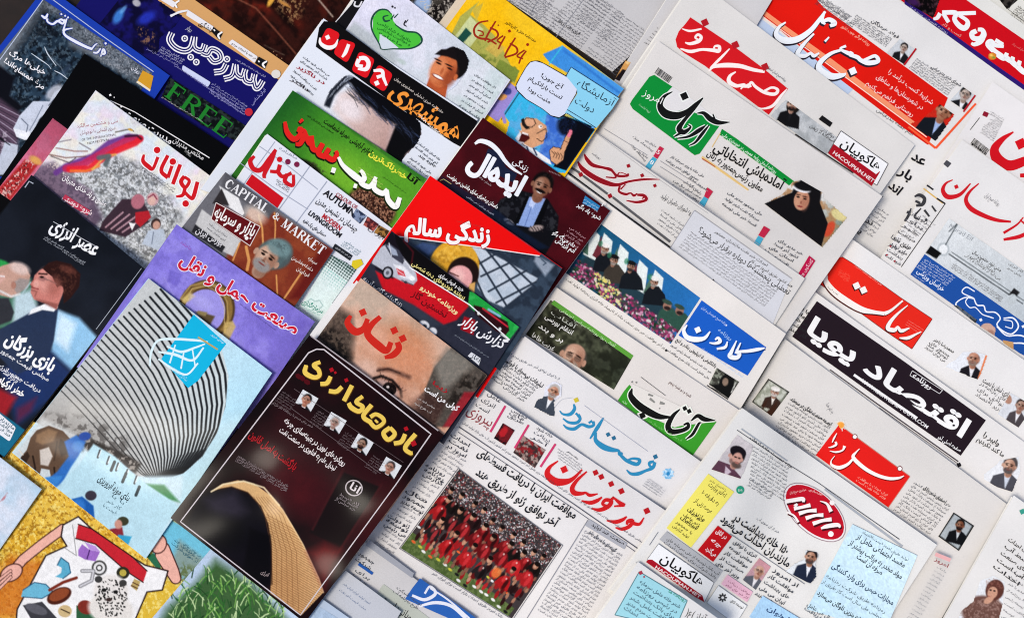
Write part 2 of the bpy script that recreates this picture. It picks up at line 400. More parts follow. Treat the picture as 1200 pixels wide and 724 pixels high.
# ---------------------------------------------------------------- printed pictures, painted point by point
class Pic:
    def __init__(s, name, quad, col, step=1.0, clip=None):
        q = W2(quad); s.name = name; s.clip = W2(clip) if clip is not None else None
        nu = max(3, int(max(math.dist(q[0], q[1]), math.dist(q[3], q[2]))/step)); nv = max(3, int(max(math.dist(q[0], q[3]), math.dist(q[1], q[2]))/step))
        u, v = np.meshgrid(np.linspace(0, 1, nu+1), np.linspace(0, 1, nv+1)); s.u, s.v = u, v
        s.px = (q[0][0]*(1-u)+q[1][0]*u)*(1-v)+(q[3][0]*(1-u)+q[2][0]*u)*v
        s.py = (q[0][1]*(1-u)+q[1][1]*u)*(1-v)+(q[3][1]*(1-u)+q[2][1]*u)*v
        s.X = (s.px-KO[0])*KO[2]; s.Y = (s.py-KO[1])*KO[2]; s.ko = list(KO)
        s.C = np.ones(u.shape+(3,))*np.array([int(col[i:i+2], 16)/255 for i in (0, 2, 4)])
    def _c(s, c): return np.array([int(c[i:i+2], 16)/255 for i in (0, 2, 4)]) if isinstance(c, str) else np.asarray(c)
    def mix(s, m, c, a=1.0):
        m = np.clip(m, 0, 1)[..., None]*a; s.C = s.C*(1-m)+s._c(c)*m; return s
    def e(s, cx, cy, rx, ry, a, c, soft=.12, al=1.0):
        a = math.radians(a); dx = s.X-cx; dy = s.Y-cy
        x = (dx*math.cos(a)+dy*math.sin(a))/rx; y = (-dx*math.sin(a)+dy*math.cos(a))/ry
        r = np.hypot(x, y); w_ = max(soft, .8*KO[2]/min(rx, ry)); return s.mix((1-r)/w_+.5, c, al)
    def sdf(s, pts, closed=True):
        n = len(pts); d = np.full(s.X.shape, 1e9)
        for i in range(n if closed else n-1):
            x1, y1 = pts[i][:2]; x2, y2 = pts[(i+1) % n][:2]; L = (x2-x1)**2+(y2-y1)**2+1e-9
            t = np.clip(((s.X-x1)*(x2-x1)+(s.Y-y1)*(y2-y1))/L, 0, 1)
            d = np.minimum(d, np.hypot(s.X-x1-t*(x2-x1), s.Y-y1-t*(y2-y1)))
        return d
    def p(s, pts, c, soft=None, al=1.0):
        soft = soft or .9*KO[2]; d = s.sdf(pts); d = np.where(inside(pts, s.X, s.Y), d, -d); return s.mix(d/soft+.5, c, al)
    def l(s, pts, w_, c, al=1.0, soft=None):
        soft = soft or .9*KO[2]; return s.mix((w_/2-s.sdf(pts, False))/soft+.5, c, al)
    def g(s, p0, p1, c, al=1.0):
        L = (p1[0]-p0[0])**2+(p1[1]-p0[1])**2
        t = ((s.X-p0[0])*(p1[0]-p0[0])+(s.Y-p0[1])*(p1[1]-p0[1]))/L; return s.mix(t, c, al)
    def noise(s, sc, seed=0, oct=3):
        r = np.random.default_rng(seed); z = 0; a = 1.0; tot = 0
        for o in range(oct):
            n = 64; t = r.random((n, n)); x = s.X/sc*2**o+100; y = s.Y/sc*2**o+100
            i = np.floor(x).astype(int); j = np.floor(y).astype(int); fx = x-i; fy = y-j; fx = fx*fx*(3-2*fx); fy = fy*fy*(3-2*fy)
            z = z+a*((t[j % n, i % n]*(1-fx)+t[j % n, (i+1) % n]*fx)*(1-fy)+(t[(j+1) % n, i % n]*(1-fx)+t[(j+1) % n, (i+1) % n]*fx)*fy); tot += a; a *= .6
        return z/tot
    def mott(s, sc, c, thr=.5, gain=6, al=1.0, seed=0, mask=None, oct=3):
        m = (s.noise(sc, seed, oct)-thr)*gain+.5
        m = np.clip(m, 0, 1)
        if mask is not None: m = m*mask
        return s.mix(m, c, al)
    def pm(s, pts, soft=None):
        soft = soft or .9*KO[2]; d = s.sdf(pts); return np.clip(np.where(inside(pts, s.X, s.Y), d, -d)/soft+.5, 0, 1)
    def grain(s, amp, seed=3):
        s.C = np.clip(s.C*(1+amp*(np.random.default_rng(seed).random(s.X.shape)[..., None]-.5)), 0, 1); return s
    def done(s):
        n1 = np.random.default_rng(5).random(s.X.shape)[..., None]; ko = KO[2]; n2 = s.noise(7*ko, 17, 2)[..., None]; n3 = s.noise(2.6*ko, 19, 2)[..., None]
        s.C = np.clip(s.C*(1+.09*(n1-.5)+.05*(n2-.5)+.07*(n3-.5)), 0, 1)
        C = lin(s.C.reshape(-1, 3)); px, py = s.px.ravel(), s.py.ravel(); IT.k += 1
        z = bil(IT.ztop, px, py)+LIFT0+LIFTK*IT.k; V = P(px, py, z)
        nv, nu = s.px.shape; idx = np.arange(nv*nu).reshape(nv, nu)
        F = np.stack([idx[:-1, :-1], idx[1:, :-1], idx[1:, 1:], idx[:-1, 1:]], -1).reshape(-1, 4)
        cx = px[F].mean(1); cy = py[F].mean(1)
        keep = (cx > -60) & (cx < 1260) & (cy > -60) & (cy < 784)
        if s.clip is not None: keep &= inside([tuple(p) for p in s.clip], cx, cy)
        F = F[keep]; used = np.unique(F); mp = np.zeros(len(px), int); mp[used] = np.arange(len(used))
        return mesh_obj(s.name, V[used], mp[F], C[used], IT.mat, IT.root, IT.org)

def face(g, cx, cy, r, a, skin='C48E70', hair='1A1412', beard=None, suit=None, shirt='E8E8EC', scarf=None, turban=None, hood=None, smile=False, glass=False, bald=False, turn=0.0, scale_body=1.0):
    """a small printed portrait: head centre, head half-width, tilt of the page"""
    A = math.radians(a); ca, sa = math.cos(A), math.sin(A)
    def T(x, y): return (cx+r*(x*ca-y*sa), cy+r*(x*sa+y*ca))
    def E(x, y, rx, ry, c, soft=.2, al=1.0, ra=0): px, py = T(x, y); g.e(px, py, rx*r, ry*r, a+ra, c, soft, al)
    b = scale_body
    if suit:
        g.p([T(-.5, 1.1), T(.5, 1.1), T(1.9*b, 1.9), T(2.3*b, 4.2), T(-2.3*b, 4.2), T(-1.9*b, 1.9)], suit)
        g.p([T(-.5, 1.25), T(.5, 1.25), T(.1, 3.3)], shirt)
    if hood: E(0, .25, 1.45, 1.75, hood); g.p([T(-1.3, .6), T(1.3, .6), T(2.3, 4.2), T(-2.3, 4.2)], hood)
    E(0, 1.15, .5, .55, skin, al=1); E(.1, 1.2, .45, .4, '5A3526', .5, .35)
    if not hood and not bald: E(0, -.25, 1.0, 1.12, hair)
    if bald: E(0, .0, .98, .95, hair)
    E(-.9+turn, .1, .16, .26, skin); E(.9+turn, .1, .16, .26, skin)
    E(turn, .1, .8, 1.0, skin)
    if bald: E(turn, -.4, .74, .6, skin)
    E(.42+turn, .25, .42, .8, '6A3A28', .9, .35); E(-.3+turn, -.1, .35, .5, 'F4D8C0', 1.0, .35)
    if beard:
        E(turn, .72, .68, .45, beard, .35); E(turn, .45, .3, .17, skin, .5, .8)
    for sx in (-.33, .33):
        E(sx+turn*1.3, -.02, .17, .09, '1C100C', .5); E(sx+turn*1.3, -.22, .24, .06, '1C100C', .4, .85, 8*(-1 if sx < 0 else 1))
    E(turn*1.4, .28, .1, .22, '7A4834', .8, .55); E(turn*1.4, .4, .17, .07, '5A3020', .6, .6)
    if smile: E(turn*1.3, .6, .3, .13, 'F4F0EC', .3)
    else: E(turn*1.3, .62, .26, .06, '7A2E28', .5, .9)
    if beard: E(turn*1.3, .5, .3, .07, beard, .4, .9)
    if glass:
        for sx in (-.33, .33):
            E(sx+turn*1.3, 0, .27, .2, '181818', .2, .45); E(sx+turn*1.3, 0, .2, .14, skin, .3, .5)
    if turban: E(0, -.75, 1.15, .6, turban, .15); E(.1, -.6, .9, .25, 'FFFFFF' if turban != '141414' else '30302E', .6, .4)
    if hood:
        pass
def dots(n, fx, seed=0):
    r = np.random.default_rng(seed)
    for _ in range(n): fx(r)
def barcode(name, a, b, h, col='18181A', n=22):
    a = np.array(a, float); b = np.array(b, float); u = b-a; L = np.hypot(*u); un = u/L; dn = np.array([-un[1], un[0]])*h
    r = np.random.default_rng(5); s = []; x = 0
    while x < L:
        w_ = r.choice([.5, 1, 1.6])*L/n*.5; p = a+un*(x+w_/2); s.append([(*p, w_), (*(p+dn), w_)]); x += w_+r.choice([.5, 1])*L/n*.6
    return stk(name, s, col, curve=False)
MAG = 'magazines laid out in overlapping rows'; NEWS = 'newspapers laid out in overlapping rows'

# serif capitals, as thick and thin strokes in a unit box (x right, y up)
SERIF = {
 'C': [[(.85, .78, .08), (.6, .97, .1), (.3, .9, .18), (.12, .5, .24), (.3, .1, .18), (.6, .03, .1), (.88, .22, .06)], [(.86, .95, .05), (.86, .68, .05)]],
 'A': [[(.12, .03, .07), (.5, 1, .07)], [(.48, 1, .2), (.88, .03, .2)], [(.27, .36, .06), (.75, .36, .06)], [(0, .02, .05), (.27, .02, .05)], [(.68, .02, .05), (1.04, .02, .05)]],
 'P': [[(.22, 0, .2), (.22, 1, .2)], [(.22, .97, .07), (.6, .97, .09), (.82, .74, .2), (.6, .5, .09), (.25, .5, .06)], [(.04, .02, .05), (.42, .02, .05)], [(.04, .98, .05), (.3, .98, .05)]],
 'I': [[(.25, 0, .2), (.25, 1, .2)], [(.05, .02, .05), (.45, .02, .05)], [(.05, .98, .05), (.45, .98, .05)]],
 'T': [[(.45, 0, .2), (.45, 1, .2)], [(.02, .97, .07), (.88, .97, .07)], [(.04, .97, .05), (.04, .76, .04)], [(.86, .97, .05), (.86, .76, .04)], [(.26, .02, .05), (.64, .02, .05)]],
 'L': [[(.22, 0, .2), (.22, 1, .2)], [(.05, .03, .07), (.75, .03, .07)], [(.74, .03, .05), (.76, .28, .04)], [(.04, .98, .05), (.42, .98, .05)]],
 'M': [[(.15, 0, .07), (.17, 1, .07)], [(.16, 1, .18), (.58, .05, .18)], [(.58, .05, .06), (.98, 1, .06)], [(1.0, 0, .2), (1.0, 1, .2)], [(0, .02, .05), (.3, .02, .05)], [(.82, .02, .05), (1.18, .02, .05)]],
 'R': [[(.22, 0, .2), (.22, 1, .2)], [(.22, .97, .07), (.6, .97, .09), (.8, .76, .2), (.6, .53, .09), (.25, .53, .06)], [(.5, .53, .17), (.9, .03, .17)], [(.04, .02, .05), (.4, .02, .05)]],
 'K': [[(.22, 0, .2), (.22, 1, .2)], [(.28, .42, .07), (.78, .96, .07)], [(.42, .58, .18), (.86, .03, .18)], [(.04, .02, .05), (.4, .02, .05)], [(.04, .98, .05), (.4, .98, .05)], [(.68, .02, .05), (1.0, .02, .05)]],
 'E': [[(.22, 0, .2), (.22, 1, .2)], [(.05, .97, .07), (.78, .97, .07)], [(.25, .52, .06), (.6, .52, .06)], [(.05, .03, .07), (.82, .03, .07)], [(.77, .97, .05), (.77, .74, .04)], [(.8, .03, .05), (.84, .28, .04)]],
 'F': [[(.22, 0, .2), (.22, 1, .2)], [(.05, .97, .07), (.8, .97, .07)], [(.25, .52, .07), (.62, .52, .07)], [(.78, .97, .05), (.79, .72, .04)], [(.62, .65, .05), (.62, .4, .05)], [(.03, .02, .05), (.46, .02, .05)]],
 '&': [[(.9, .5, .08), (.6, .1, .12), (.3, .04, .16), (.12, .26, .16), (.35, .5, .12), (.55, .72, .14), (.42, .96, .1), (.25, .8, .12), (.5, .4, .16), (.9, .04, .14)]],
}
def serif(name, s, p0, p1, h, col, fat=1.0):
    p0 = np.array(p0, float); p1 = np.array(p1, float); d = p1-p0; L = np.hypot(*d); u = d/L; up = np.array([u[1], -u[0]])
    adv = {'C': 1.05, 'A': 1.1, 'P': 1.0, 'I': .6, 'T': 1.0, 'L': .9, 'M': 1.3, 'R': 1.05, 'K': 1.08, 'E': 1.0, 'F': .98, '&': 1.05, ' ': .45}
    tot = sum(adv[c] for c in s); S = []; x = 0
    for c in s:
        for q in SERIF.get(c, []):
            S.append([(*(p0+u*(x+a)*L/tot+up*b*h), w_*h*fat) for a, b, w_ in q])
        x += adv[c]
    V, T, D, n = [], [], [], 0
    for k, q in enumerate(S):
        v, t = stroke_mesh(q, len(q) > 2); V.append(v); T.append(t+n); D.append(np.full(len(v), (k % 7)*.000004)); n += len(v)
    return flat(name, W2(np.concatenate(V)), np.concatenate(T), col, dz=np.concatenate(D))
# ================================================================ the table the papers lie on
IT.root = None; IT.org = np.zeros(3)
def table():
    m = bpy.data.materials.new('dark_cloth'); m.use_nodes = True; n = m.node_tree; b = n.nodes['Principled BSDF']
    t = n.nodes.new('ShaderNodeTexNoise'); t.inputs['Scale'].default_value = 120; t.inputs['Detail'].default_value = 6
    r = n.nodes.new('ShaderNodeValToRGB'); r.color_ramp.elements[0].color = (.003, .002, .002, 1); r.color_ramp.elements[1].color = (.022, .011, .008, 1)
    n.links.new(t.outputs[0], r.inputs[0]); n.links.new(r.outputs[0], b.inputs['Base Color']); b.inputs['Roughness'].default_value = .9
    g = 40; xs, ys = np.meshgrid(np.linspace(-1.4, 1.4, g), np.linspace(-1.2, 1.3, g))
    V = np.stack([xs.ravel(), ys.ravel(), np.full(g*g, -.0005)], -1); i = np.arange(g*g).reshape(g, g)
    F = np.stack([i[:-1, :-1], i[:-1, 1:], i[1:, 1:], i[1:, :-1]], -1).reshape(-1, 4)
    mesh_obj('table_top', V, F, np.array([.02, .015, .01]), m, None, np.zeros(3), 'structure')
table()
R = 'C8141A'
def mano(g, *a, **k): face(g, *a, **k)

# ---- paper in the top right corner, behind the red masthead
item('newspaper', 'white newspaper with a small dark photo in the top right corner', 'newspaper', (1130, -140), (1420, 60), (1330, 190), (1040, -10), t=2.2, news=True, col='D9E0D8', group=NEWS)
crop(1060, 0, 6.579)
g = Pic('photo', [(700, -40), (840, -40), (900, -20), (790, 75)], '1B1817'); g.e(760, 20, 60, 30, 20, '0A0A0A'); g.mott(30, '4A4440', .6, 5, .7, 2); g.done()
lines('text_column', (860, 60), (990, 160), (800, 130), 6, 20, '333', 0.02) if False else None
lines('text_column', (870, 50), (1000, 145), (815, 115), 6, 17, '30302E', .02)
stk('rule', [[(800, 75, 4), (900, 150, 4), (960, 195, 4)], [(800, 75, 4), (860, -10, 4)]], '4A4A48', curve=False)

# ---- kasb o kar
item('newspaper', 'newspaper with white rounded letters on a red band edged with purple', 'newspaper', (1030, -92), (1330, 122), (1230, 250), (940, 40), t=2.4, news=True, col='DDE3DF', group=NEWS)
crop(1060, 0, 6.579)
pan('banner', [(-560, -435), (0, -30), (430, -30), (1400, 640), (1400, 1010), (300, 245), (0, 25), (-560, -380)], 'C90E1B')
pan('banner_edge', [(0, -5), (300, 210), (700, 500), (1400, 990), (1400, 1040), (921, 700), (600, 470), (300, 255), (0, 45)], '2C1A6E')
stk('rule', [[(-30, 22, 5), (300, 262, 5), (600, 474, 5), (930, 706, 5), (1400, 1045, 5)]], 'E8ECF4', curve=False)
g = Pic('photo', [(-40, -90), (270, -90), (270, 170), (-40, -10)], '1A1014', clip=[(0, -60), (290, -60), (215, 165), (190, 150), (-20, -12)])
g.e(120, 20, 120, 70, 30, '070507'); g.mott(18, '5A3A44', .6, 6, .7, 4); g.e(60, 10, 60, 26, 35, '3A1A50', .8); g.done()
W = 'ECEFF0'
def rounded(nm, S, outl=None, grow=10): 
    if outl: stk('letter_outline', S, outl, grow)
    stk(nm, S, W)
kas = [[(222, 150, 20), (252, 140, 30), (275, 105, 34)], [(290, 100, 34), (395, 102, 36), (385, 150, 36), (420, 200, 40), (460, 220, 42), (485, 195, 40), (480, 160, 30), (420, 120, 26)], [(395, 108, 32), (550, 102, 30)], [(300, 110, 30), (340, 175, 30)],
 [(555, 240, 36), (520, 260, 40), (530, 295, 38), (575, 300, 38), (610, 275, 44), (600, 235, 34), (565, 230, 28)], [(610, 270, 46), (585, 320, 44), (540, 345, 30), (515, 335, 20)],
 [(765, 360, 26), (700, 350, 34), (665, 325, 44), (645, 345, 44), (690, 395, 42), (735, 430, 48), (770, 450, 40), (790, 410, 30)], [(765, 435, 42), (820, 470, 40), (838, 440, 30)], [(825, 475, 42), (870, 510, 40), (890, 470, 30)], [(870, 515, 42), (930, 560, 40), (950, 500, 30)], [(700, 310, 30), (760, 345, 26)]]
stk('masthead', kas, W)
g = Pic('round_emblem', [(640, 405), (715, 405), (715, 470), (640, 470)], 'C90E1B', clip=[(677+34*math.cos(i*.4), 436+30*math.sin(i*.4)) for i in range(16)])
g.e(677, 436, 33, 29, 0, 'D8892A'); g.e(668, 428, 14, 10, 0, 'F2C866', .6); g.e(688, 446, 14, 8, 20, '7A9A3A', .6); g.done()
txt('subtitle', 'BUSINESS DAILY', (285, 180), (440, 295), 20, 'F0C0A0') if False else txt('subtitle', 'کسب و کار', (290, 190), (430, 290), 30, 'E8B0A8')
txt('small_print', 'روزنامه اقتصادی صبح ایران', (30, 55), (330, 262), 20, 'C8CCE8')
txt('small_print', 'سال کسب و کار', (830, 345), (915, 398), 24, 'E08080')

# ---- sobh-e sahel
item('newspaper', 'newspaper with white script lettering on a broad red band edged by an orange stripe', 'newspaper', (930, -88), (1240, 136), (1080, 380), (770, 150), t=2.4, news=True, col='DDE1E7', group=NEWS)
crop(850, 0, 4.524)
pan('pale_strip', [(60, 15), (75, 15), (680, 470), (640, 512), (40, 62)], 'B9CBE6')
crop(850, 0, 4.524)
pan('banner', [(40, -120), (380, -120), (520, 40), (1180, 520), (1075, 770), (960, 690), (560, 385), (120, 20)], 'D8190F')
stk('orange_stripe', [[(100, -10, 22), (300, 140, 24), (560, 330, 30), (800, 512, 30), (1060, 705, 26)]], 'F0926A', curve=False)
stk('rule', [[(92, 12, 5), (300, 163, 5), (560, 354, 5), (800, 530, 5), (1068, 728, 5)]], 'F6D8C8', curve=False)
crop(940, 0, 3.291)
frame('band_frame', [(665, 395), (530, 565)], 6, 'E8452A') if False else stk('band_frame', [[(670, 400, 8), (515, 572, 9)], [(515, 572, 9), (410, 490, 8)]], 'EE5A34', curve=False)
crop(850, 0, 4.524)
sahel = [[(320, 120, 8), (285, 145, 16), (270, 185, 26), (310, 215, 34), (380, 210, 32), (450, 165, 26), (500, 105, 20), (530, 62, 12)],
 [(512, 118, 14), (550, 105, 22), (580, 125, 26), (555, 140, 16)], [(525, 65, 12), (512, 112, 18), (530, 130, 10)],
 [(470, 180, 10), (425, 225, 16), (390, 270, 24), (385, 292, 22), (420, 298, 20), (452, 285, 14), (470, 298, 18), (498, 282, 8)],
 [(550, 198, 8), (528, 222, 12)],
 [(640, 245, 14), (610, 262, 12), (670, 290, 24), (660, 275, 10)], [(620, 265, 12), (560, 285, 18), (505, 330, 26), (500, 370, 34), (560, 405, 36), (620, 400, 22), (640, 390, 8)],
 [(660, 292, 18), (700, 305, 22), (720, 322, 22), (760, 335, 26), (810, 325, 22), (795, 298, 18), (755, 312, 16), (725, 325, 14)], [(676, 378, 34)]]
stk('letter_shadow', sahel, '26222E', 5, off=(-5, 8)); stk('masthead', sahel, 'E9EFF6')
crop(940, 0, 3.291)
txt('headline', 'شرایط کسب درآمد را', (330, 280), (500, 405), 26, 'F4E4E0'); txt('headline', 'در شهرستان‌ها و مناطق', (285, 300), (462, 425), 26, 'F4E4E0'); txt('headline', 'روستایی فراهم می‌کنیم', (245, 325), (425, 452), 26, 'F4E4E0')
txt('subtitle', 'روزنامه فراگیر جنوب کشور', (150, 105), (258, 178), 18, 'F6C0A8')
g = Pic('photo', [(500, 380), (625, 470), (530, 560), (405, 470)], 'C6281A', clip=[(540, 392), (600, 425), (515, 545), (415, 480), (470, 455)])
face(g, 548, 432, 30, 30, skin='A87458', hair='17110F', suit='141820', shirt='9FB6E0', turn=-.1); g.done()
txt('caption', 'امام جمعه بندرعباس', (285, 428), (425, 525), 20, '2A2A30')
lines('text_column', (60, 0), (200, 100), (48, 15), 3, 12, '3A3A40'); 
lines('text_column', (75, -10), (190, 68), (55, 0), 5, 11, '40404A')
lines('text_column', (208, 60), (345, 155), (185, 88), 6, 11, '3A3A44'); txt('headline', 'فولاد هرمزگان', (265, 85), (370, 150), 18, '30303A', .02)
lines('text_column', (440, 228), (590, 335), (412, 262), 6, 11, '3A3A44'); txt('headline', 'شورای شهر بندرعباس', (497, 262), (610, 335), 18, '30303A', .02)
for q, tt in (([(378, 150), (440, 195), (395, 250), (325, 205)], 0), ([(620, 335), (668, 370), (625, 425), (570, 388)], 1)):
    g = Pic('photo', q, 'C8CDD2')
    x = sum(p[0] for p in q)/4; y = sum(p[1] for p in q)/4
    face(g, x+8, y-15, 15 if not tt else 22, 20, skin='B0A49C', hair='141212', suit='17181C', glass=bool(tt)); g.done()
stk('red_tab', [[(440, 188, 7), (393, 252, 7)], [(668, 368, 7), (622, 432, 7)]], 'B01C26', curve=False)
for s, a, b, h in (('عد', (418, 612), (468, 640), 52), ('بار', (370, 668), (415, 700), 50), ('اند', (330, 720), (370, 755), 50)):
    txt('headline', s, a, b, h, '18181C', .03)
crop(900, 200, 3.017)
lines('text_column', (375, 125), (425, 160), (320, 200), 7, 12, '606068'); txt('headline', 'ند', (340, 180), (368, 195), 26, '3A3A40', .02); txt('headline', 'یا', (308, 210), (328, 225), 26, '3A3A40', .02)

# ---- khorasan, first copy with the large red letter
item('newspaper', 'newspaper with a barcode and one huge red script letter at the right edge', 'newspaper', (1163, 96), (1400, 262), (1300, 430), (1060, 262), t=2.2, news=True, col='DFE3EA', group=NEWS)
crop(1060, 130, 5.171)
stk('masthead', [[(660, 128, 6), (590, 175, 30), (545, 235, 50), (570, 300, 66), (640, 332, 60), (740, 300, 50)], [(705, 200, 50)], [(700, 392, 20), (760, 390, 26)]], 'CE1420', 3)
rpan('number_box', [(482, 2), (512, 14), (500, 40), (470, 28)], 4, '8A1A30')
barcode('barcode', (425, 165), (515, 235), 42); barcode('barcode', (412, 195), (500, 258), 14, n=8)
lines('text_column', (520, 5), (600, 60), (460, 130), 12, 15, '50505A', just=.5)
stk('rule', [[(455, 42, 4), (398, 115, 4)]], '202024', curve=False)

# ---- khorasan
item('newspaper', 'newspaper with long red script title and a framed calligraphy column down its left side', 'newspaper', (1127, 164), (1370, 334), (1240, 520), (1020, 322), t=2.2, news=True, col='E0E4EA', group=NEWS)
crop(1060, 130, 5.171)
kh = [[(292, 418, 6), (250, 440, 14), (232, 480, 24), (255, 518, 30), (300, 520, 26), (345, 500, 20), (400, 440, 8)], [(314, 460, 22)],
 [(450, 440, 7), (395, 490, 16), (372, 540, 24), (400, 590, 30), (470, 630, 28), (560, 662, 22), (645, 672, 12)],
 [(720, 645, 8), (680, 690, 12), (600, 740, 16)], [(700, 660, 8), (760, 720, 20), (700, 760, 24), (600, 780, 16)]]
stk('masthead', kh, 'CC1A26')
rpan('page_number', [(255, 298), (285, 318), (262, 345), (235, 322)], 3, '4A4A50')
stk('gold_rule', [[(115, 470, 8), (170, 512, 8), (232, 560, 8)]], 'D8B060', curve=False); stk('rule', [[(135, 450, 10), (175, 478, 10)], [(195, 530, 10), (245, 562, 10)]], '26262A', curve=False)
stk('rule', [[(248, 560, 5), (130, 730, 5), (-20, 945, 5)]], '2E2E32', curve=False)
stk('calligraphy', [[(60, 520, 10), (90, 510, 20), (120, 530, 22), (110, 565, 22), (70, 575, 14)], [(65, 545, 14), (95, 560, 16)], [(40, 590, 8), (20, 640, 16), (0, 668, 12)], [(15, 610, 18), (35, 625, 14)], [(120, 600, 14), (150, 640, 12)], [(165, 575, 10), (190, 610, 12)], [(100, 590, 8), (60, 640, 12), (90, 660, 10)], [(130, 660, 14)]], '3A3A3E')
crop(900, 200, 3.017)
lines('text_column', (545, 160), (590, 195), (455, 215), 8, 10, '6A6A72'); lines('text_column', (500, 150), (560, 190), (430, 260), 6, 18, '5A5A60', .02)
txt('headline', 'سی صدا', (432, 238), (495, 280), 22, '3A3A40', .02); lines('text_column', (425, 262), (480, 298), (412, 300), 3, 17, '50505A', .02)
stk('red_dot', [[(433, 267, 6)], [(420, 298, 6)], [(448, 320, 6)]], 'A02030')
txt('subtitle', 'روزنامه صبح ایران', (765, 90), (815, 125), 24, '7A7A80')
# ad strip inside
g = Pic('advertisement', [(640, 168), (1100, 490), (1000, 620), (552, 296)], 'DDE2E4')
g.g((640, 160), (560, 300), 'C4CBD0', .6); g.g((700, 200), (1100, 420), '9AA6AE', .6)
g.e(620, 278, 22, 24, 0, 'B8C0C4'); g.e(620, 278, 15, 17, 0, 'E4E8EA'); g.l([(640, 215), (672, 185), (640, 240), (628, 262)], 4, '50585C'); g.l([(640, 295), (900, 470)], 4, '3A4044'); g.l([(650, 288), (905, 460)], 3, '50585C')
g.p([(575, 265), (614, 292), (595, 312), (557, 290)], '0E0E10'); g.p([(870, 415), (890, 430), (872, 452), (850, 438)], '1C1C1E'); g.e(862, 455, 16, 20, 30, 'B8C0C4')
g.done()
txt('headline', 'Murad Eif', (637, 200), (720, 250), 24, '9AA0A6'); 
txt('headline', 'جشن تولد هفتمین سال', (722, 290), (822, 358), 17, '26262A', .02); txt('headline', 'کودکان را گرامی', (715, 305), (800, 362), 17, '26262A'); txt('headline', 'می‌دارد از دوستان و یاران', (695, 300), (820, 388), 16, '3A3A40')
lines('text_column', (655, 330), (830, 452), (648, 342), 3, 10, '505058'); lines('text_column', (850, 330), (900, 362), (845, 345), 2, 12, '505058')

# ---- blue "sobh"
item('newspaper', 'newspaper with a royal blue strip and white outlined script running off the right edge', 'newspaper', (1085, 298), (1420, 525), (1310, 700), (1040, 322), t=.9, news=True, sheets=1, col='1F4F9E', page_col='E0E0E0', group=NEWS) if False else None
crop(1060, 280, 5.171)
pan('blue_banner', [(122, 92), (330, 235), (500, 350), (800, 560), (1000, 700), (1000, 850), (695, 690), (430, 505), (300, 402), (35, 215)], '1F4F9E')
lines('small_print', (120, 125), (305, 240), (70, 170), 5, 17, 'D0DCF0'); txt('small_print', 'خراسان ورزشی', (72, 200), (232, 318), 40, 'E4ECF8', .02)
lines('small_print', (50, 215), (120, 262), (42, 226), 2, 10, 'D0DCF0')
sob = [[(425, 318, 7), (375, 292, 7), (350, 325, 7), (420, 360, 7), (365, 355, 7), (312, 390, 8), (330, 430, 9)], [(420, 360, 7), (440, 400, 8), (480, 405, 8), (495, 440, 8), (550, 445, 8), (580, 480, 8), (560, 520, 8), (600, 560, 9), (650, 575, 9), (690, 530, 9), (660, 480, 9), (600, 480, 8)],
 [(395, 345, 6), (370, 380, 6), (395, 415, 6), (430, 415, 6), (470, 455, 6), (510, 470, 7), (540, 480, 7)], [(600, 490, 6), (650, 500, 6), (650, 540, 6), (610, 530, 6)], [(462, 490, 16)], [(560, 530, 8), (620, 585, 8), (724, 590, 9), (900, 700, 9)], [(660, 630, 8), (740, 640, 10), (860, 730, 9)], [(718, 530, 14)]]
stk('masthead', sob, 'EDF2FA')
g = Pic('photo', [(320, 400), (440, 490), (430, 510), (300, 405)], '5A6470'); g.mott(20, '2A3038', .5, 8, 1, 3); g.done()
g = Pic('photo', [(450, 510), (560, 510), (560, 600), (450, 525)], '1F4F9E', clip=[(455, 528), (480, 510), (520, 512), (550, 540), (548, 588)])
g.e(505, 555, 50, 46, 20, 'C9A596'); g.e(520, 570, 26, 20, 20, 'A87E70', .6); g.done()
g = Pic('photo', [(595, 612), (660, 625), (660, 670), (600, 630)], 'C79A66'); g.done()

# ---- resalat
item('newspaper', 'newspaper with white sweeping script on a bright red panel with one rounded corner', 'newspaper', (987, 272), (1330, 513), (1240, 640), (900, 400), t=2.2, news=True, col='E4E8EE', group=NEWS, fan=(-1.2, 1.0))
crop(940, 290, 5.171)
pan('banner', [(150, 90), (190, 62), (245, 58), (300, 90), (600, 305), (788, 432), (665, 612), (500, 500), (300, 355), (95, 212), (100, 180)], 'E52A1E')
stk('banner_outline', [[(95, 212, 4), (300, 357, 4), (500, 503, 4), (665, 614, 4)], [(665, 614, 4), (788, 434, 4)], [(240, 56, 4), (300, 92, 3), (600, 306, 3), (788, 432, 3)]], '7A1614', curve=False)
res = [[(150, 165, 8), (145, 205, 30), (190, 265, 38), (270, 325, 40), (360, 375, 36), (440, 392, 22), (500, 400, 22)], [(500, 400, 24), (540, 380, 16), (610, 322, 10)], [(330, 232, 36)], [(372, 258, 36)],
 [(640, 350, 6), (580, 400, 14), (535, 450, 22), (520, 490, 26), (560, 500, 24), (580, 480, 12), (600, 505, 22), (650, 488, 8)], [(590, 548, 8), (640, 548, 20), (690, 525, 12), (722, 510, 6)]]
stk('letter_shadow', res, '4A1210', 3, off=(-4, 6)); stk('masthead', res, 'F2EEEA')
lines('small_print', (320, 112), (480, 232), (318, 118), 1, 14, 'F4B8A8'); lines('small_print', (640, 440), (735, 500), (625, 465), 3, 6, 'F4B8A8')
lines('small_print', (150, 240), (215, 290), (146, 246), 1, 16, '40302C'); lines('small_print', (225, 135), (290, 180), (215, 165), 4, 18, 'EE5A48')
crop(900, 200, 3.017)
txt('headline', 'محمدرضا باهنر', (585, 600), (655, 645), 18, '26262A', .02); lines('text_column', (570, 608), (640, 660), (555, 625), 3, 15, '3A3A40', .01)
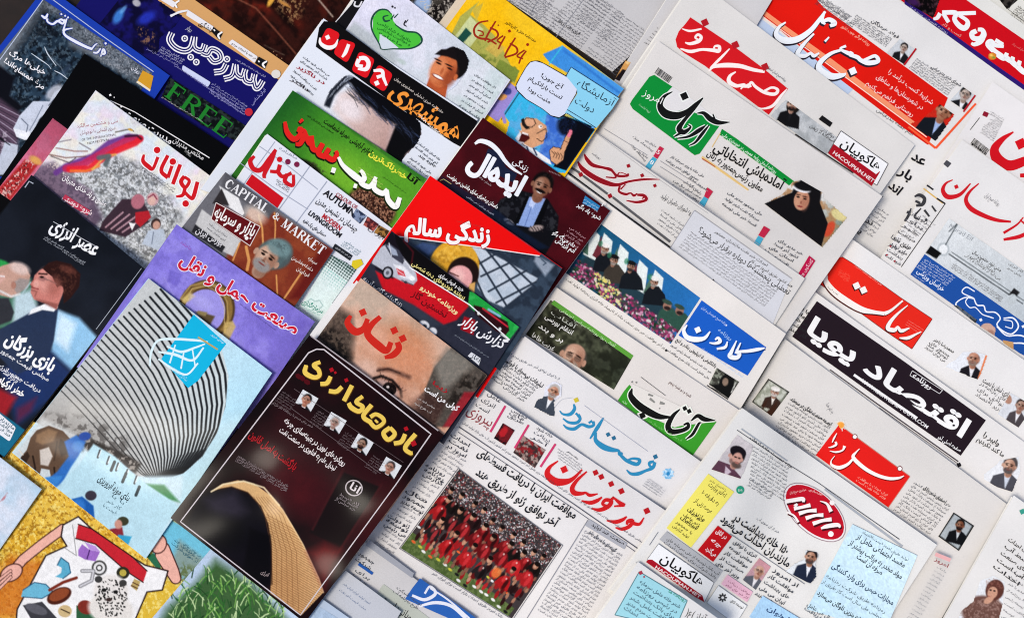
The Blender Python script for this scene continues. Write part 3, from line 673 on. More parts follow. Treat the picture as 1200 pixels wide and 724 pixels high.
g = Pic('photo', [(690, 630), (790, 655), (740, 740), (620, 700)], 'E4E8EE', clip=[(775, 655), (745, 740), (620, 690), (660, 670), (690, 640), (760, 640)])
face(g, 728, 665, 22, 12, skin='C08A72', hair='8A6A60', beard='8A7468', suit='1C1A20', bald=True, turn=-.1, scale_body=.9); g.l([(772, 655), (745, 735)], 8, 'E8875A'); g.done()
crop(840, 400, 2.2346)
txt('headline', 'خرازی: لبنان با دست', (695, 105), (770, 150), 18, '30303A', .02); lines('text_column', (688, 112), (756, 158), (676, 140), 3, 14, '40404A')
g = Pic('photo', [(770, 135), (830, 170), (790, 225), (735, 190)], 'D8DCE2'); face(g, 796, 168, 14, 20, skin='A88474', hair='3A3230', suit='4A4448', scale_body=.8); g.e(762, 150, 10, 14, -20, 'B08470'); g.done()

# ---- eghtesad pooya
item('newspaper', 'newspaper with a long black band of thick white block letters and a web address', 'newspaper', (944, 334), (1290, 582), (1190, 720), (850, 478), t=2.4, news=True, col='E3E6EA', group=NEWS, fan=(-1.2, 1.0))
crop(920, 350, 3.62)
pan('banner', [(135, 10), (500, 262), (852, 515), (745, 665), (400, 425), (30, 160)], '241A22')
lines('small_print', (25, 25), (98, 65), (15, 130), 5, 20, '28282C', .025, just=.6)
txt('masthead', 'اقتصاد پویا', (78, 134), (756, 592), 108, 'F2F2F2', .04, res=4)
stk('white_rule', [[(292, 322, 11), (440, 424, 11), (560, 506, 11)]], 'F2F2F2', curve=False)
txt('web_address', 'WWW.EGHTESAD-POOYA.COM', (322, 352), (602, 552), 22, 'E6E6E6', .015)
txt('subtitle', 'روزنامه', (538, 330), (616, 385), 30, 'F0F0F0', .02); frame('subtitle_frame', [(540, 305), (668, 388), (655, 402), (530, 325)], 2.5, 'E0E0E0')
txt('small_print', 'صفحه اصلی آخر', (645, 590), (742, 650), 22, 'F0F0F0', .02)
stk('rule', [[(190, 300, 4), (400, 452, 5), (735, 690, 5)], [(400, 462, 2.5), (735, 700, 2.5)]], '3C343C', curve=False); stk('rule', [[(738, 704, 16)]], '1A1A1E')
txt('headline', 'وایبر را', (838, 580), (905, 625), 30, '1E1E22', .02); txt('headline', 'ما کند نکردیم', (812, 600), (925, 672), 26, '1E1E22', .02)
crop(840, 400, 2.2346)
g = Pic('photo', [(700, 320), (800, 300), (795, 400), (700, 370)], 'E3E6EA', clip=[(690, 355), (735, 320), (750, 295), (790, 300), (795, 340), (770, 402)])
face(g, 768, 325, 19, 15, skin='C49A84', hair='4A4444', beard='5A5250', suit='4A4A52', shirt='C8D0DC', turn=-.1); g.done()
pan('teal_tab', [(790, 418), (840, 455), (820, 480), (780, 440)], '5AA898') if False else None

# ---- nasl-e farda
item('newspaper', 'newspaper with thin white script on a red rectangle below a small orange sun', 'newspaper', (920, 397), (1181, 591), (1065, 790), (800, 600), t=2.4, news=True, col='DCDCDA', group=NEWS, fan=(-1.2, 1.0))
crop(950, 480, 6.03)
pan('banner', [(200, 105), (700, 470), (548, 688), (35, 320)], 'E0201C')
stk('banner_outline', [[(196, 100, 5), (702, 470, 5)], [(702, 470, 5), (548, 690, 5)]], 'C87A6A', curve=False)
g = Pic('sun_emblem', [(170, 60), (270, 60), (270, 150), (170, 150)], 'DCDCDA', clip=[(210+(46 if i % 2 else 30)*math.cos(i*math.pi/12+3.6), 105+(46 if i % 2 else 30)*math.sin(i*math.pi/12+3.6)) for i in range(17)]); g.e(212, 108, 26, 24, 0, 'F0A040', .4); g.done()
nf = [[(345, 275, 6), (320, 300, 12), (300, 330, 24), (330, 370, 28), (400, 425, 26), (480, 465, 24), (560, 485, 22), (625, 480, 16), (660, 465, 5)], [(300, 345, 14), (260, 385, 20), (200, 408, 26), (150, 390, 18), (145, 360, 8), (170, 325, 4)],
 [(185, 165, 5), (165, 200, 12), (152, 230, 6)], [(175, 225, 14), (180, 245, 16), (150, 262, 12), (125, 265, 5)], [(240, 255, 22), (225, 285, 12), (180, 298, 12), (135, 290, 4)]]
stk('letter_shadow', nf, '7A1010', 3, off=(3, 7)); stk('masthead', nf, 'F6F0EC')
for x, y in ((312, 190), (630, 415)): ell('dot_outline', x, y, 19, 19, 0, '7A2A28'); ell('white_dot', x, y, 14, 14, 0, 'F6F2F0')
lines('small_print', (330, 478), (540, 610), (318, 500), 2, 26, 'F0B0A0')
crop(840, 400, 2.2346)
g = Pic('photo', [(135, 97), (190, 132), (143, 195), (92, 158)], '3A3A36'); g.p([(137, 102), (184, 133), (141, 190), (97, 157)], 'C4C8BE'); g.mott(12, '8A9080', .5, 4, .8, 5)
face(g, 152, 132, 11, 15, skin='B08A78', hair='8A8A88', beard='C8C4C0', suit='3A2A24', shirt='E8E4DE', turban='E4E2DE'); g.p([(120, 165), (135, 150), (118, 185)], '3A2218'); g.p([(160, 155), (150, 195), (125, 190)], '3A2218'); g.done()
g = Pic('photo', [(620, 447), (674, 482), (634, 548), (580, 510)], '2A2C2C'); g.p([(622, 452), (668, 483), (632, 542), (585, 508)], 'A8B0B4'); face(g, 637, 480, 12, 15, skin='7A4A34', hair='141210', beard='141210', suit='101114', shirt='C8CCD0'); g.done()
lines('text_column', (190, 152), (300, 220), (150, 232), 9, 9.5, '4A4A50'); txt('headline', 'توسعه صنعت خانگی در منطقه', (193, 155), (298, 222), 15, '1E1E22', .02)
lines('text_column', (515, 370), (612, 435), (462, 440), 9, 9.5, '4A4A50'); txt('headline', 'اصفهان شهر خلاق', (540, 385), (598, 425), 14, '1E1E22', .02)
txt('small_print', 'به نام خدا', (285, 165), (300, 190), 14, '50505A')
stk('rule', [[(315, 350, 1.5), (540, 510, 1.5), (560, 525, 1.5)]], 'A8A8AC', curve=False)

# ---- page with a woman, bottom right corner
item('newspaper', 'newspaper in the bottom right corner with a seated woman in a patterned headscarf', 'newspaper', (1188, 580), (1440, 760), (1310, 960), (1066, 795), t=2.6, news=True, col='E2E6EA', group=NEWS, fan=(-1, .8))
crop(840, 400, 2.2346)
g = Pic('photo', [(640, 600), (760, 600), (760, 740), (620, 740)], 'E2E6EA', clip=[(690, 625), (725, 612), (755, 630), (748, 690), (735, 740), (625, 740), (640, 705), (672, 680)])
g.e(700, 710, 58, 45, 10, '6A4A42', .15); g.mott(5, 'A88A80', .55, 8, .6, 6, mask=g.pm([(640, 690), (740, 660), (740, 740), (620, 740)])); g.e(728, 650, 24, 28, 20, '5A342C'); g.e(722, 657, 13, 16, 20, 'C89880'); g.e(727, 652, 3, 2, 0, '1A1010', .5); g.e(717, 650, 3, 2, 0, '1A1010', .5); g.e(716, 668, 5, 2, 30, '9A4038', .5)
g.e(712, 676, 14, 8, -30, 'C89880'); g.mott(4, '8A5A50', .5, 8, .6, 8, mask=g.pm([(705, 625), (725, 618), (750, 640), (745, 650), (725, 634), (708, 650)])); g.done()
lines('headline_block', (762, 520), (830, 570), (722, 590), 5, 15, '2A2A2E', .02); stk('teal_mark', [[(800, 445, 12)]], '3A9A88')
lines('text_column', (770, 600), (830, 640), (745, 720), 8, 9, '50505A')
# ---- grey text page at the top
item('newspaper', 'grey newspaper page filled with small type above the yellow cartoon magazine', 'newspaper', (570, -110), (860, -90), (728, 102), (560, -22), t=1.6, news=True, col='C9CBD2', group=NEWS) if False else item('newspaper', 'grey newspaper page filled with small type above the yellow cartoon magazine', 'newspaper', (660, -150), (842, -28), (718, 84), (560, -24), t=1.6, news=True, col='BFC3CC', group=NEWS)
crop(520, 0, 5.171)
pan('shadow_gap', [(400, 20), (931, 370), (931, 420), (720, 270)], '1C1C20') if False else None
lines('text_column', (330, -150), (720, 80), (230, 10), 10, 18, '5A5C66'); lines('text_column', (700, -60), (930, 110), (500, 70), 10, 17, '5E606A') if False else None
for i, (x, y) in enumerate(((395, 0), (640, 175), (860, 330))):
    lines('text_column', (x+180, y-260), (x+180+195, y-260+135), (x-10, y-5), 17, 16, '585A64', just=.9)
lines('text_column', (900, -40), (1090, 95), (800, 110), 9, 16, '585A64')
txt('headline', 'انرژی و نفت در بازار', (690, 130), (820, 215), 26, '2A2A30', .03)
stk('rule', [[(600, -40, 3), (520, 90, 3)], [(890, -60, 3), (660, 255, 3)]], '8A8C94', curve=False)

# ---- plain grey page with a narrow column
item('newspaper', 'plain grey newspaper page with one narrow strip of type beside the grey text page', 'newspaper', (820, -62), (905, 0), (790, 190), (706, 118), t=1.5, news=True, col='C6CAD4', group=NEWS)
crop(520, 0, 5.171)
lines('text_column', (1290, 225), (1345, 262), (1220, 330), 8, 14, '62646E')
crop(700, 0, 3.017)
lines('text_column', (210, 100), (245, 122), (165, 150), 6, 9, '50525A')
g = Pic('photo', [(100, 215), (118, 222), (78, 288), (62, 280)], 'D09A58'); g.p([(90, 245), (105, 250), (80, 290), (60, 280)], '1A1418'); g.e(108, 222, 8, 6, 0, 'E8C488', .5); g.done()

# ---- esfahan emrooz
item('newspaper', 'newspaper with white calligraphy on a red banner, bearded man in black beside it', 'newspaper', (815, -24), (1072, 170), (930, 370), (690, 160), t=2.4, news=True, col='D9DADB', group=NEWS, fan=(-1.4, .9))
crop(780, 10, 5.171)
pan('banner', [(150, 55), (210, 95), (420, 235), (600, 370), (742, 488), (625, 645), (400, 475), (240, 350), (110, 270), (70, 235), (60, 190), (80, 140), (120, 95)], 'CF1A22')
es = [[(118, 208, 8), (150, 215, 18), (200, 200, 22), (216, 175, 18), (196, 160, 16), (180, 178, 12), (205, 195, 10)],
 [(100, 125, 6), (150, 138, 14), (218, 125, 10)], [(90, 245, 8), (150, 262, 20), (220, 250, 16), (290, 255, 22), (322, 258, 24), (325, 232, 18), (300, 230, 12), (290, 250, 10)],
 [(388, 245, 7), (350, 285, 14), (310, 325, 16), (270, 362, 8)],
 [(262, 382, 8), (290, 355, 18), (360, 345, 28), (450, 350, 26), (530, 372, 22), (600, 385, 16)],
 [(425, 385, 8), (390, 410, 18), (385, 445, 26), (430, 470, 22), (480, 460, 10), (455, 490, 8)], [(450, 470, 18), (500, 470, 20), (520, 448, 14), (545, 475, 18), (600, 510, 20), (660, 520, 20), (680, 495, 18), (645, 480, 14), (600, 500, 14)],
 [(736, 488, 5), (700, 530, 16), (650, 590, 18), (590, 608, 10), (560, 600, 5)], [(505, 468, 26)]]
stk('masthead', es, 'F4E9E6')
stk('red_dot', [[(238, 87, 38)], [(423, 222, 38)], [(603, 355, 38)]], 'B01C26')
g = Pic('photo', [(690, 525), (1050, 790), (960, 900), (600, 640)], 'BFC3C6', clip=[(735, 545), (790, 525), (1080, 760), (990, 900), (635, 650)])
g.mott(60, '9AA0A4', .5, 4, .7, 9); g.e(775, 590, 42, 52, 20, '1A1614'); face(g, 768, 585, 32, 14, skin='BE9A88', hair='2A2220', beard='1C1816', suit='121215', shirt='1A1A1E', scale_body=1.0); g.done()
crop(700, 0, 3.017)
pan('black_tab', [(795, 408), (832, 435), (822, 450), (782, 422)], '18181A'); txt('headline', 'موافق‌ترین', (790, 458), (835, 490), 18, '3A3A3E', .01); txt('headline', 'استفاده از ژیمن', (750, 448), (835, 505), 17, '2A2A2E', .01)
stk('rule', [[(610, 425, 3), (905, 625, 3), (1010, 697, 3)], [(700, 475, 5), (905, 612, 5)]], '2E2E32', curve=False)
txt('small_print', 'روزنامه صبح استان اصفهان', (598, 240), (665, 290), 14, '50505A')
crop(940, 0, 3.291)
pan('advertisement_box', [(150, 505), (332, 632), (288, 715), (100, 590)], 'EEEFF1'); frame('box_frame', [(150, 505), (332, 632), (288, 715), (100, 590)], 3, '55555A')
txt('logo', 'هاکوپیان', (145, 560), (292, 660), 52, '101014', .02)
pan('red_strip', [(122, 556), (128, 560), (285, 672), (300, 660), (300, 664), (268, 718), (100, 592)], 'A81424')
txt('logo', 'HACOUPIAN.NET', (116, 592), (272, 705), 20, 'F2E4E4', .02)

# ---- arman emrooz
item('newspaper', 'newspaper with black script on a green panel and a woman in a black chador', 'newspaper', (771, 48), (1034, 230), (900, 420), (640, 250), t=2.4, news=True, col='DBDADB', group=NEWS, fan=(-1.6, 1.0))
crop(730, 70, 5.171)
barcode('barcode', (215, 48), (300, 108), 42)
pan('banner', [(160, 105), (190, 93), (330, 185), (590, 395), (500, 520), (465, 570), (435, 580), (60, 300), (42, 270), (55, 245)], '0E8A36')
pan('paper_gap', [(300, 165), (420, 240), (600, 380), (592, 398), (500, 345), (430, 320), (380, 300), (300, 320), (245, 300), (240, 250), (265, 200)], 'DBDADB')
ar = [[(300, 195, 6), (250, 225, 20), (225, 280, 36), (260, 328, 50), (330, 340, 44), (390, 315, 30), (440, 270, 18), (485, 232, 6)], [(372, 222, 40)],
 [(485, 235, 6), (430, 300, 18), (370, 370, 22), (340, 420, 34), (370, 440, 30), (410, 410, 12), (395, 395, 8)], [(370, 430, 30), (340, 450, 16), (310, 468, 8)],
 [(500, 400, 8), (460, 430, 26), (400, 465, 16), (330, 478, 8)], [(520, 400, 8), (480, 450, 20), (440, 500, 14), (400, 522, 6)],
 [(450, 325, 6), (490, 325, 22), (530, 360, 34), (580, 382, 28), (645, 380, 6)], [(545, 330, 8), (560, 370, 12)]]
stk('letter_outline', ar, 'E8ECE8', 11); stk('masthead', ar, '151617')
txt('masthead', 'امروز', (118, 212), (232, 272), 58, 'F0F4F0', .0)
txt('small_print', 'نیمه نخست', (95, 275), (160, 325), 24, 'A8D8B4')
pan('green_strip', [(600, 420), (690, 480), (1190, 850), (1190, 900), (930, 705), (585, 455)], '0E8A36')
txt('small_print', 'روزنامه آرمان روابط عمومی در هم‌ستیزی ملی', (600, 458), (925, 690), 30, 'D8F0DC', .01)
stk('gold_rule', [[(590, 445, 5), (540, 530, 5)], [(478, 590, 14), (640, 705, 14), (760, 790, 10)]], 'E0BE7A', curve=False); stk('gold_rule', [[(480, 600, 8), (560, 650, 6)]], 'B05A40', curve=False)
crop(700, 0, 3.017)
txt('headline', 'آماده‌باش انتخاباتی', (408, 530), (648, 672), 50, '141416', .02); txt('headline', 'معاون رئیس‌جمهور به زنان', (386, 548), (580, 680), 32, '1E1E20', .02)
g = Pic('photo', [(690, 620), (900, 740), (830, 900), (590, 720)], 'E0DEDC', clip=[(720, 635), (760, 630), (792, 660), (800, 700), (882, 770), (790, 880), (590, 720), (650, 690), (690, 645)])
g.g((780, 700), (900, 780), '6A7A6A', 1); g.mott(25, 'A8784A', .5, 6, .8, 11); g.e(855, 760, 30, 18, 30, 'D8CC90', .3); g.e(820, 810, 16, 30, 30, 'C84A30', .3)
g.e(737, 700, 52, 74, 15, '121114'); g.p([(690, 680), (780, 700), (815, 790), (790, 880), (590, 720)], '121114'); g.e(722, 708, 27, 36, 12, 'C89478'); g.e(735, 715, 14, 30, 12, 'A86A54', .6, .6); g.e(722, 668, 32, 12, 15, 'E8E8EC', .3); g.e(728, 660, 34, 14, 15, '121114', .3)
for sx in (-12, 12): g.e(722+sx, 700+sx*.3, 6, 3, 12, '1A1010', .4); g.e(722+sx, 692+sx*.3, 8, 2, 12, '2A1812', .4)
g.e(716, 730, 9, 3, 12, '8A3030', .4); g.e(720, 716, 4, 6, 12, '8A5040', .6, .7); g.done()
def teaser(a, b, nums, c2='5AA8D8'):
    """two-line teaser with a numbered red and blue tab"""
    pan('red_tab', a, 'C02848'); pan('blue_tab', b, c2)
crop(650, 150, 5.171)
pan('red_tab', [(637, 110), (662, 125), (622, 188), (597, 172)], 'C02848'); pan('blue_tab', [(595, 175), (620, 190), (578, 252), (548, 235)], '48A8C8')
txt('tab_number', '5', (612, 150), (632, 164), 36, 'F4F0F0'); txt('tab_number', '8', (572, 212), (592, 226), 36, 'F4F0F0')
for a, b in (((545, 78), (612, 118)), ((470, 55), (595, 145)), ((500, 145), (562, 185)), ((460, 105), (548, 205))): txt('headline', random.choice(['پیشنهاد ویژه', 'مدل‌های جدید', 'بزرگترین نمایشگاه']), a, b, 19, '38383C')
pan('red_tab', [(925, 360), (960, 385), (930, 430), (905, 415)], 'C02848'); pan('blue_tab', [(905, 415), (930, 430), (900, 490), (865, 470)], '48A8C8')
lines('teaser_text', (700, 178), (900, 300), (670, 200), 2, 22, '38383C', .01); lines('teaser_text', (810, 300), (915, 380), (780, 325), 2, 22, '38383C', .01)
lines('teaser_text', (715, 325), (885, 430), (700, 345), 2, 20, '38383C', .01)
stk('rule', [[(300, 5, 3), (560, 165, 3)], [(640, 200, 3), (930, 385, 3)], [(640, 235, 3), (870, 380, 3)]], '8E8E94', curve=False)
crop(640, 200, 3.017)
pan('red_tab', [(930, 300), (952, 318), (905, 392), (885, 375)], 'B81848'); txt('small_print', 'گفتگوی ویژه', (897, 385), (945, 318), 16, 'F0D0D8')
pan('red_tab', [(770, 195), (792, 208), (770, 238), (750, 228)], 'C02848'); pan('blue_tab', [(750, 230), (768, 240), (748, 275), (730, 262)], '48A8C8')
lines('teaser_text', (820, 248), (905, 300), (770, 285), 4, 15, '303034', .01); lines('teaser_text', (640, 80), (760, 160), (620, 120), 3, 15, '38383C', .01)

# ---- farhang-e jonoob
item('newspaper', 'newspaper with dark red script title, two red dots and a heavy black rule below', 'newspaper', (693, 152), (943, 326), (850, 470), (610, 270), t=2.0, news=True, col='D6D6D9', group=NEWS)
crop(650, 150, 5.171)
stk('rule', [[(240, 15, 3), (560, 245, 3), (930, 495, 3), (1260, 720, 3)], [(245, 30, 2), (560, 262, 2), (930, 518, 2)]], '9A9AA0', curve=False)
fj = [[(180, 158, 8), (195, 190, 22), (230, 225, 24), (290, 240, 16), (330, 250, 20), (350, 262, 16), (370, 300, 12), (310, 298, 8)], [(350, 262, 14), (380, 290, 16), (440, 290, 14), (445, 275, 8)], [(380, 290, 12), (395, 270, 6), (445, 285, 6)],
 [(140, 205, 10), (170, 250, 28), (240, 300, 32), (320, 335, 30), (380, 345, 20), (450, 325, 14), (540, 312, 14), (635, 312, 5)], [(395, 350, 14), (390, 385, 14), (430, 402, 16), (460, 395, 10), (480, 410, 16), (500, 398, 8)], [(430, 340, 8), (400, 372, 10)],
 [(500, 405, 14), (540, 410, 20), (555, 435, 18), (500, 450, 16), (435, 440, 7)], [(548, 412, 10), (530, 430, 8)]]
stk('letter_outline', fj, 'F0D8D8', 7); stk('masthead', fj, '8E1420')
stk('red_dot', [[(447, 230, 20)], [(530, 288, 20)], [(607, 350, 18)], [(158, 283, 24)], [(335, 412, 24)]], '9A1824')
txt('small_print', 'روزنامه', (222, 158), (275, 192), 20, '50505A')
stk('date_strip', [[(100, 240, 14), (150, 272, 14)], [(172, 290, 14), (320, 400, 14)], [(352, 420, 14), (700, 690, 16)]], '5A5A5E', curve=False)
stk('heavy_rule', [[(75, 265, 8), (400, 505, 8), (700, 722, 8)]], '17171A', curve=False)
txt('headline', 'گروه شورای حامیان تولید', (640, 420), (838, 535), 44, '3A3A40', .0); lines('text_column', (645, 500), (778, 598), (620, 580), 4, 19, '4A4A52')
crop(640, 200, 3.017)
pan('grey_panel', [(522, 140), (870, 385), (860, 395), (800, 545), (440, 275)], 'D0D2D8'); frame('panel_frame', [(440, 275), (530, 130), (870, 372)], 2, 'A0A0A8') if False else stk('panel_frame', [[(438, 275, 2.5), (525, 140, 2.5)], [(525, 140, 2), (870, 382, 2)]], '9A9AA2', curve=False)
lines('text_column', (595, 218), (780, 340), (595, 218), 1, 15, '2A2A2E', .01); txt('headline', 'تعطیلی پنجشنبه‌ها دوباره برقرار می‌شود؟', (535, 215), (855, 440), 30, '222226', .01)
lines('text_column', (720, 320), (870, 415), (715, 320), 1, 15, '2A2A2E', .01)
lines('text_column', (510, 218), (815, 430), (468, 268), 7, 10, '55555C', just=.8); stk('rule', [[(590, 388, 8)]], '2A2A2E')

# ---- karun
item('newspaper', 'cream newspaper with a photo of clerics over flowers and a blue title panel', 'newspaper', (658, 199), (921, 391), (800, 590), (540, 380), t=2.4, news=True, col='E6E3DE', group=NEWS, fan=(-1.2, 1.0))
crop(640, 200, 3.017)
g = Pic('photo', [(195, 190), (545, 450), (440, 612), (70, 362)], '17506E')
g.g((200, 190), (540, 450), '2A74C0', .9); g.p([(150, 290), (300, 360), (470, 500), (440, 600), (70, 362)], '22343A', 24, .9)
for i, (x, y) in enumerate([(160, 250), (205, 270), (262, 310), (330, 365), (385, 400)]):
    g.p([(x-30, y+45), (x, y-50), (x+30, y-20), (x+18, y+70)], 'DCE4E2'); g.p([(x-42, y+30), (x-8, y-40), (x-12, y+50)], '6A2A34' if i % 2 else '4A6A5A')
for i, (x, y) in enumerate([(208, 278), (240, 318), (300, 340), (382, 395)]):
    g.p([(x-44, y+76), (x-34, y+34), (x-12, y+12), (x+16, y+14), (x+38, y+44), (x+44, y+84)], '14181E' if i != 1 else '3A342E'); face(g, x, y, 14, 18, skin='A8806C', hair='3A3632', beard='8E8880' if i != 2 else '2A2624'); g.e(x+2, y-14, 17, 8, 18, 'E4E2DE' if i in (0, 3) else '141416')
    g.e(x-16, y-20, 8, 11, 15, '2E7A5A', .4, .7)
for x, y in ((428, 478), (472, 495)): g.e(x, y+40, 34, 36, 20, '2E5044'); g.e(x, y, 15, 17, 15, '9A7060'); g.e(x, y-14, 19, 8, 25, '33483E'); g.e(x, y+8, 12, 7, 15, '2A2020', .4)
r = np.random.default_rng(4)
for k in range(620):
    t_ = r.random(); s_ = r.random(); x = 80+t_*362+s_*34; y = 366+t_*245-s_*(52-14*t_); c = r.choice(['A83A6C', 'C890AC', '7A2A50', '9A4068', '5A2A48', 'D0C8C8', '2E4A30', '1E3424', '8E3058', '4A3A44'])
    if 170 < x < 270 and r.random() < .45: c = r.choice(['D8CC70', 'D4D0A0'])
    g.e(x, y, r.uniform(2.5, 7), r.uniform(2.5, 6), r.uniform(0, 90), c, .4)
g.done()
lines('caption', (68, 385), (430, 640), (66, 388), 1, 14, '26262A')
pan('title_panel', [(550, 458), (778, 624), (712, 724), (468, 582)], '1C5CC0')
crop(780, 340, 5.171)
kr = [[(130, 210, 7), (110, 245, 20), (130, 285, 30), (180, 298, 32), (235, 290, 22), (270, 250, 8)], [(195, 240, 32)], [(265, 318, 7), (300, 322, 16), (330, 310, 22), (318, 288, 16), (300, 300, 10)], [(375, 310, 7), (360, 345, 18), (310, 355, 12)],
 [(430, 305, 7), (400, 370, 20), (390, 400, 28), (430, 408, 26), (450, 385, 18), (420, 375, 14)], [(455, 318, 8), (430, 370, 16)], [(435, 372, 14), (500, 368, 20), (560, 358, 20), (600, 350, 8)]]
stk('letter_shadow', kr, '0E3A80', 3, off=(5, 7)); stk('masthead', kr, 'F2F5FA')
txt('small_print', 'روزنامه صبح خوزستان و ایران', (215, 108), (372, 218), 22, 'C8DCF8'); stk('dot', [[(368, 212, 7)]], 'E8F0FA')
txt('subtitle', 'روزنامه', (315, 245), (395, 305), 30, '9ABCE8', .02); txt('small_print', 'فرهنگی، اجتماعی، اقتصادی، ورزشی خوزستان', (215, 355), (465, 530), 20, 'C8DCF8')
txt('headline', 'بلاتکلیفی ۵ تریلیونی بنادر و لنج', (60, 305), (300, 470), 30, '1E1E22', .02); lines('text_column', (30, 335), (275, 505), (15, 370), 2, 20, '3A3A40', .01)
stk('rule', [[(250, 575, 6), (378, 660, 6)], [(280, 590, 3), (380, 650, 3)]], '26262A', curve=False); stk('dot', [[(3, 365, 12)]], '26262A')
g = Pic('photo', [(310, 470), (445, 555), (380, 655), (262, 570)], '3A3A34'); g.mott(18, '9AA090', .55, 7, .8, 3); g.e(370, 560, 44, 60, 20, '141414'); g.p([(330, 570), (410, 560), (425, 640), (378, 655), (275, 575)], '141414'); g.e(362, 555, 18, 24, 10, '8A7464'); g.l([(425, 560), (398, 620)], 6, 'D0D0C8'); g.done()

# ---- aftab
item('newspaper', 'cream newspaper with a grey bearded man beside a green corner carrying black script', 'newspaper', (648, 334), (872, 484), (770, 650), (545, 500), t=2.2, news=True, col='E0DCD6', group=NEWS, fan=(-1.2, 1.0))
crop(440, 180, 2.785)
g = Pic('photo', [(572, 478), (840, 662), (778, 770), (490, 590)], '2A2A22')
g.mott(40, '5A5E48', .5, 5, .8, 3); g.g((640, 560), (840, 690), '3A4434', .6); g.mott(30, '14160F', .5, 6, .6, 8)
face(g, 646, 664, 44, 25, skin='B88E78', hair='4A4640', beard='8A847C', suit='3A3C3C', glass=True, bald=True); g.done()
stk('green_rule', [[(578, 484, 15), (700, 568, 15), (838, 665, 15)]], '5A9A3A', curve=False)
txt('small_print', 'آفتاب یزد روزنامه سیاسی اجتماعی', (600, 510), (780, 632), 13, 'C8E0B8')
for i, s in enumerate(['انتقام بورسی', 'بر و بند', 'غریب طاها']): txt('headline', s, (552-i*22, 535+i*30), (640-i*22-(i*8), 592+i*26), 22, 'E8E8E4', .01)
txt('headline', 'آفتاب', (570, 520), (650, 572), 20, 'B8BCB0')
crop(690, 400, 5.171)
txt('small_print', 'شنبه و دو شنبه پنجم', (485, 250), (615, 340), 26, '5A3A38', .01)
pan('green_panel', [(215, 298), (245, 262), (380, 400), (560, 510), (775, 485), (628, 692), (175, 358)], '3A9A2C')
pan('paper_gap', [(262, 255), (420, 330), (640, 430), (600, 500), (520, 520), (400, 470), (300, 400), (245, 330)], 'E0DCD6')
af = [[(262, 285, 8), (255, 330, 34), (300, 385, 44), (370, 430, 44), (430, 455, 34), (500, 458, 10)], [(325, 448, 32)], [(552, 410, 8), (510, 450, 24), (480, 510, 34), (500, 545, 34), (560, 540, 26), (600, 520, 24), (600, 495, 16), (575, 505, 12)], [(582, 405, 24)], [(608, 422, 24)],
 [(590, 592, 7), (630, 560, 18), (665, 500, 16), (680, 490, 6)], [(620, 480, 8), (660, 450, 24), (700, 470, 30), (765, 478, 6)]]
stk('letter_outline', af, 'ECF0E6', 12); stk('masthead', af, '161616')
stk('pen_mark', [[(262, 245, 10)], [(288, 248, 10)], [(360, 320, 14), (390, 330, 10)], [(370, 345, 16), (400, 370, 10)], [(430, 370, 20), (460, 378, 12)], [(430, 405, 8)]], '8A8A86')
stk('rule', [[(315, 215, 3), (465, 328, 3)]], '3A3A3A', curve=False); txt('small_print', 'یزد', (200, 362), (230, 382), 24, 'C8F0C0')
lines('small_print', (340, 470), (560, 605), (340, 470), 1, 18, '8AD07A')

# ---- forsat emrooz
item('newspaper', 'pale lavender newspaper with blue script and a yellow diamond dot above the red title', 'newspaper', (615, 394), (836, 551), (735, 700), (500, 530), t=2.2, news=True, col='D9DCE8', group=NEWS, fan=(-1.2, .8))
crop(640, 450, 6.031)
fo = [[(195, 140, 8), (200, 175, 20), (170, 212, 22), (120, 212, 12), (95, 188, 5)], [(225, 215, 22), (240, 245, 18), (215, 272, 20), (160, 270, 16), (118, 242, 6)], [(208, 205, 14), (240, 230, 12)],
 [(330, 262, 20), (335, 290, 16), (300, 300, 20), (250, 285, 18), (200, 315, 22), (150, 310, 16), (120, 285, 5)], [(325, 258, 14), (300, 275, 12)], [(405, 238, 10), (360, 310, 24), (310, 385, 8)],
 [(352, 340, 10), (350, 395, 26), (400, 440, 38), (460, 462, 32), (510, 470, 18), (520, 495, 22), (540, 485, 14)], [(525, 500, 18), (570, 540, 22), (640, 565, 24), (660, 535, 20), (610, 525, 14), (560, 545, 12)],
 [(770, 550, 18), (752, 590, 22), (700, 612, 18), (650, 632, 24), (600, 632, 18), (568, 605, 6)], [(762, 545, 16), (730, 555, 18), (735, 580, 14), (762, 590, 14)]]
stk('masthead', fo, '2E88B4', 3); stk('title_dot', [[(438, 355, 26)], [(478, 380, 26)], [(772, 512, 28)]], '2A6A8E'); stk('title_dot', [[(213, 112, 30)]], 'C8B83A')
stk('rule', [[(60, 165, 4), (110, 110, 4), (190, 95, 4)]], 'B8BCC4'); stk('rule', [[(270, 150, 3), (560, 360, 3), (720, 475, 3)]], '9AA0B4', curve=False)
g = Pic('round_emblem', [(815, 590), (910, 590), (910, 675), (815, 675)], 'D9DCE8', clip=[(862+(46 if i % 2 else 36)*math.cos(i*math.pi/8), 632+(44 if i % 2 else 34)*math.sin(i*math.pi/8)) for i in range(16)]); g.e(862, 632, 44, 42, 0, '7AB4DC', .2); g.mott(12, 'C8E0F0', .5, 7, .9, 2); g.e(862, 632, 14, 14, 0, '2A80B8', .3); g.done()
lines('text_column', (725, 670), (820, 735), (690, 720), 4, 12, '6A6E7A')
crop(420, 420, 2.3816)
txt('headline', 'تبلیغات بی‌سواد با قوانین', (405, 5), (512, 82), 17, '20242C', .02); lines('text_column', (408, 18), (500, 85), (370, 55), 6, 12, '3C4048')
lines('text_column', (420, -10), (560, 60), (418, -8), 1, 10, '5A5E68')
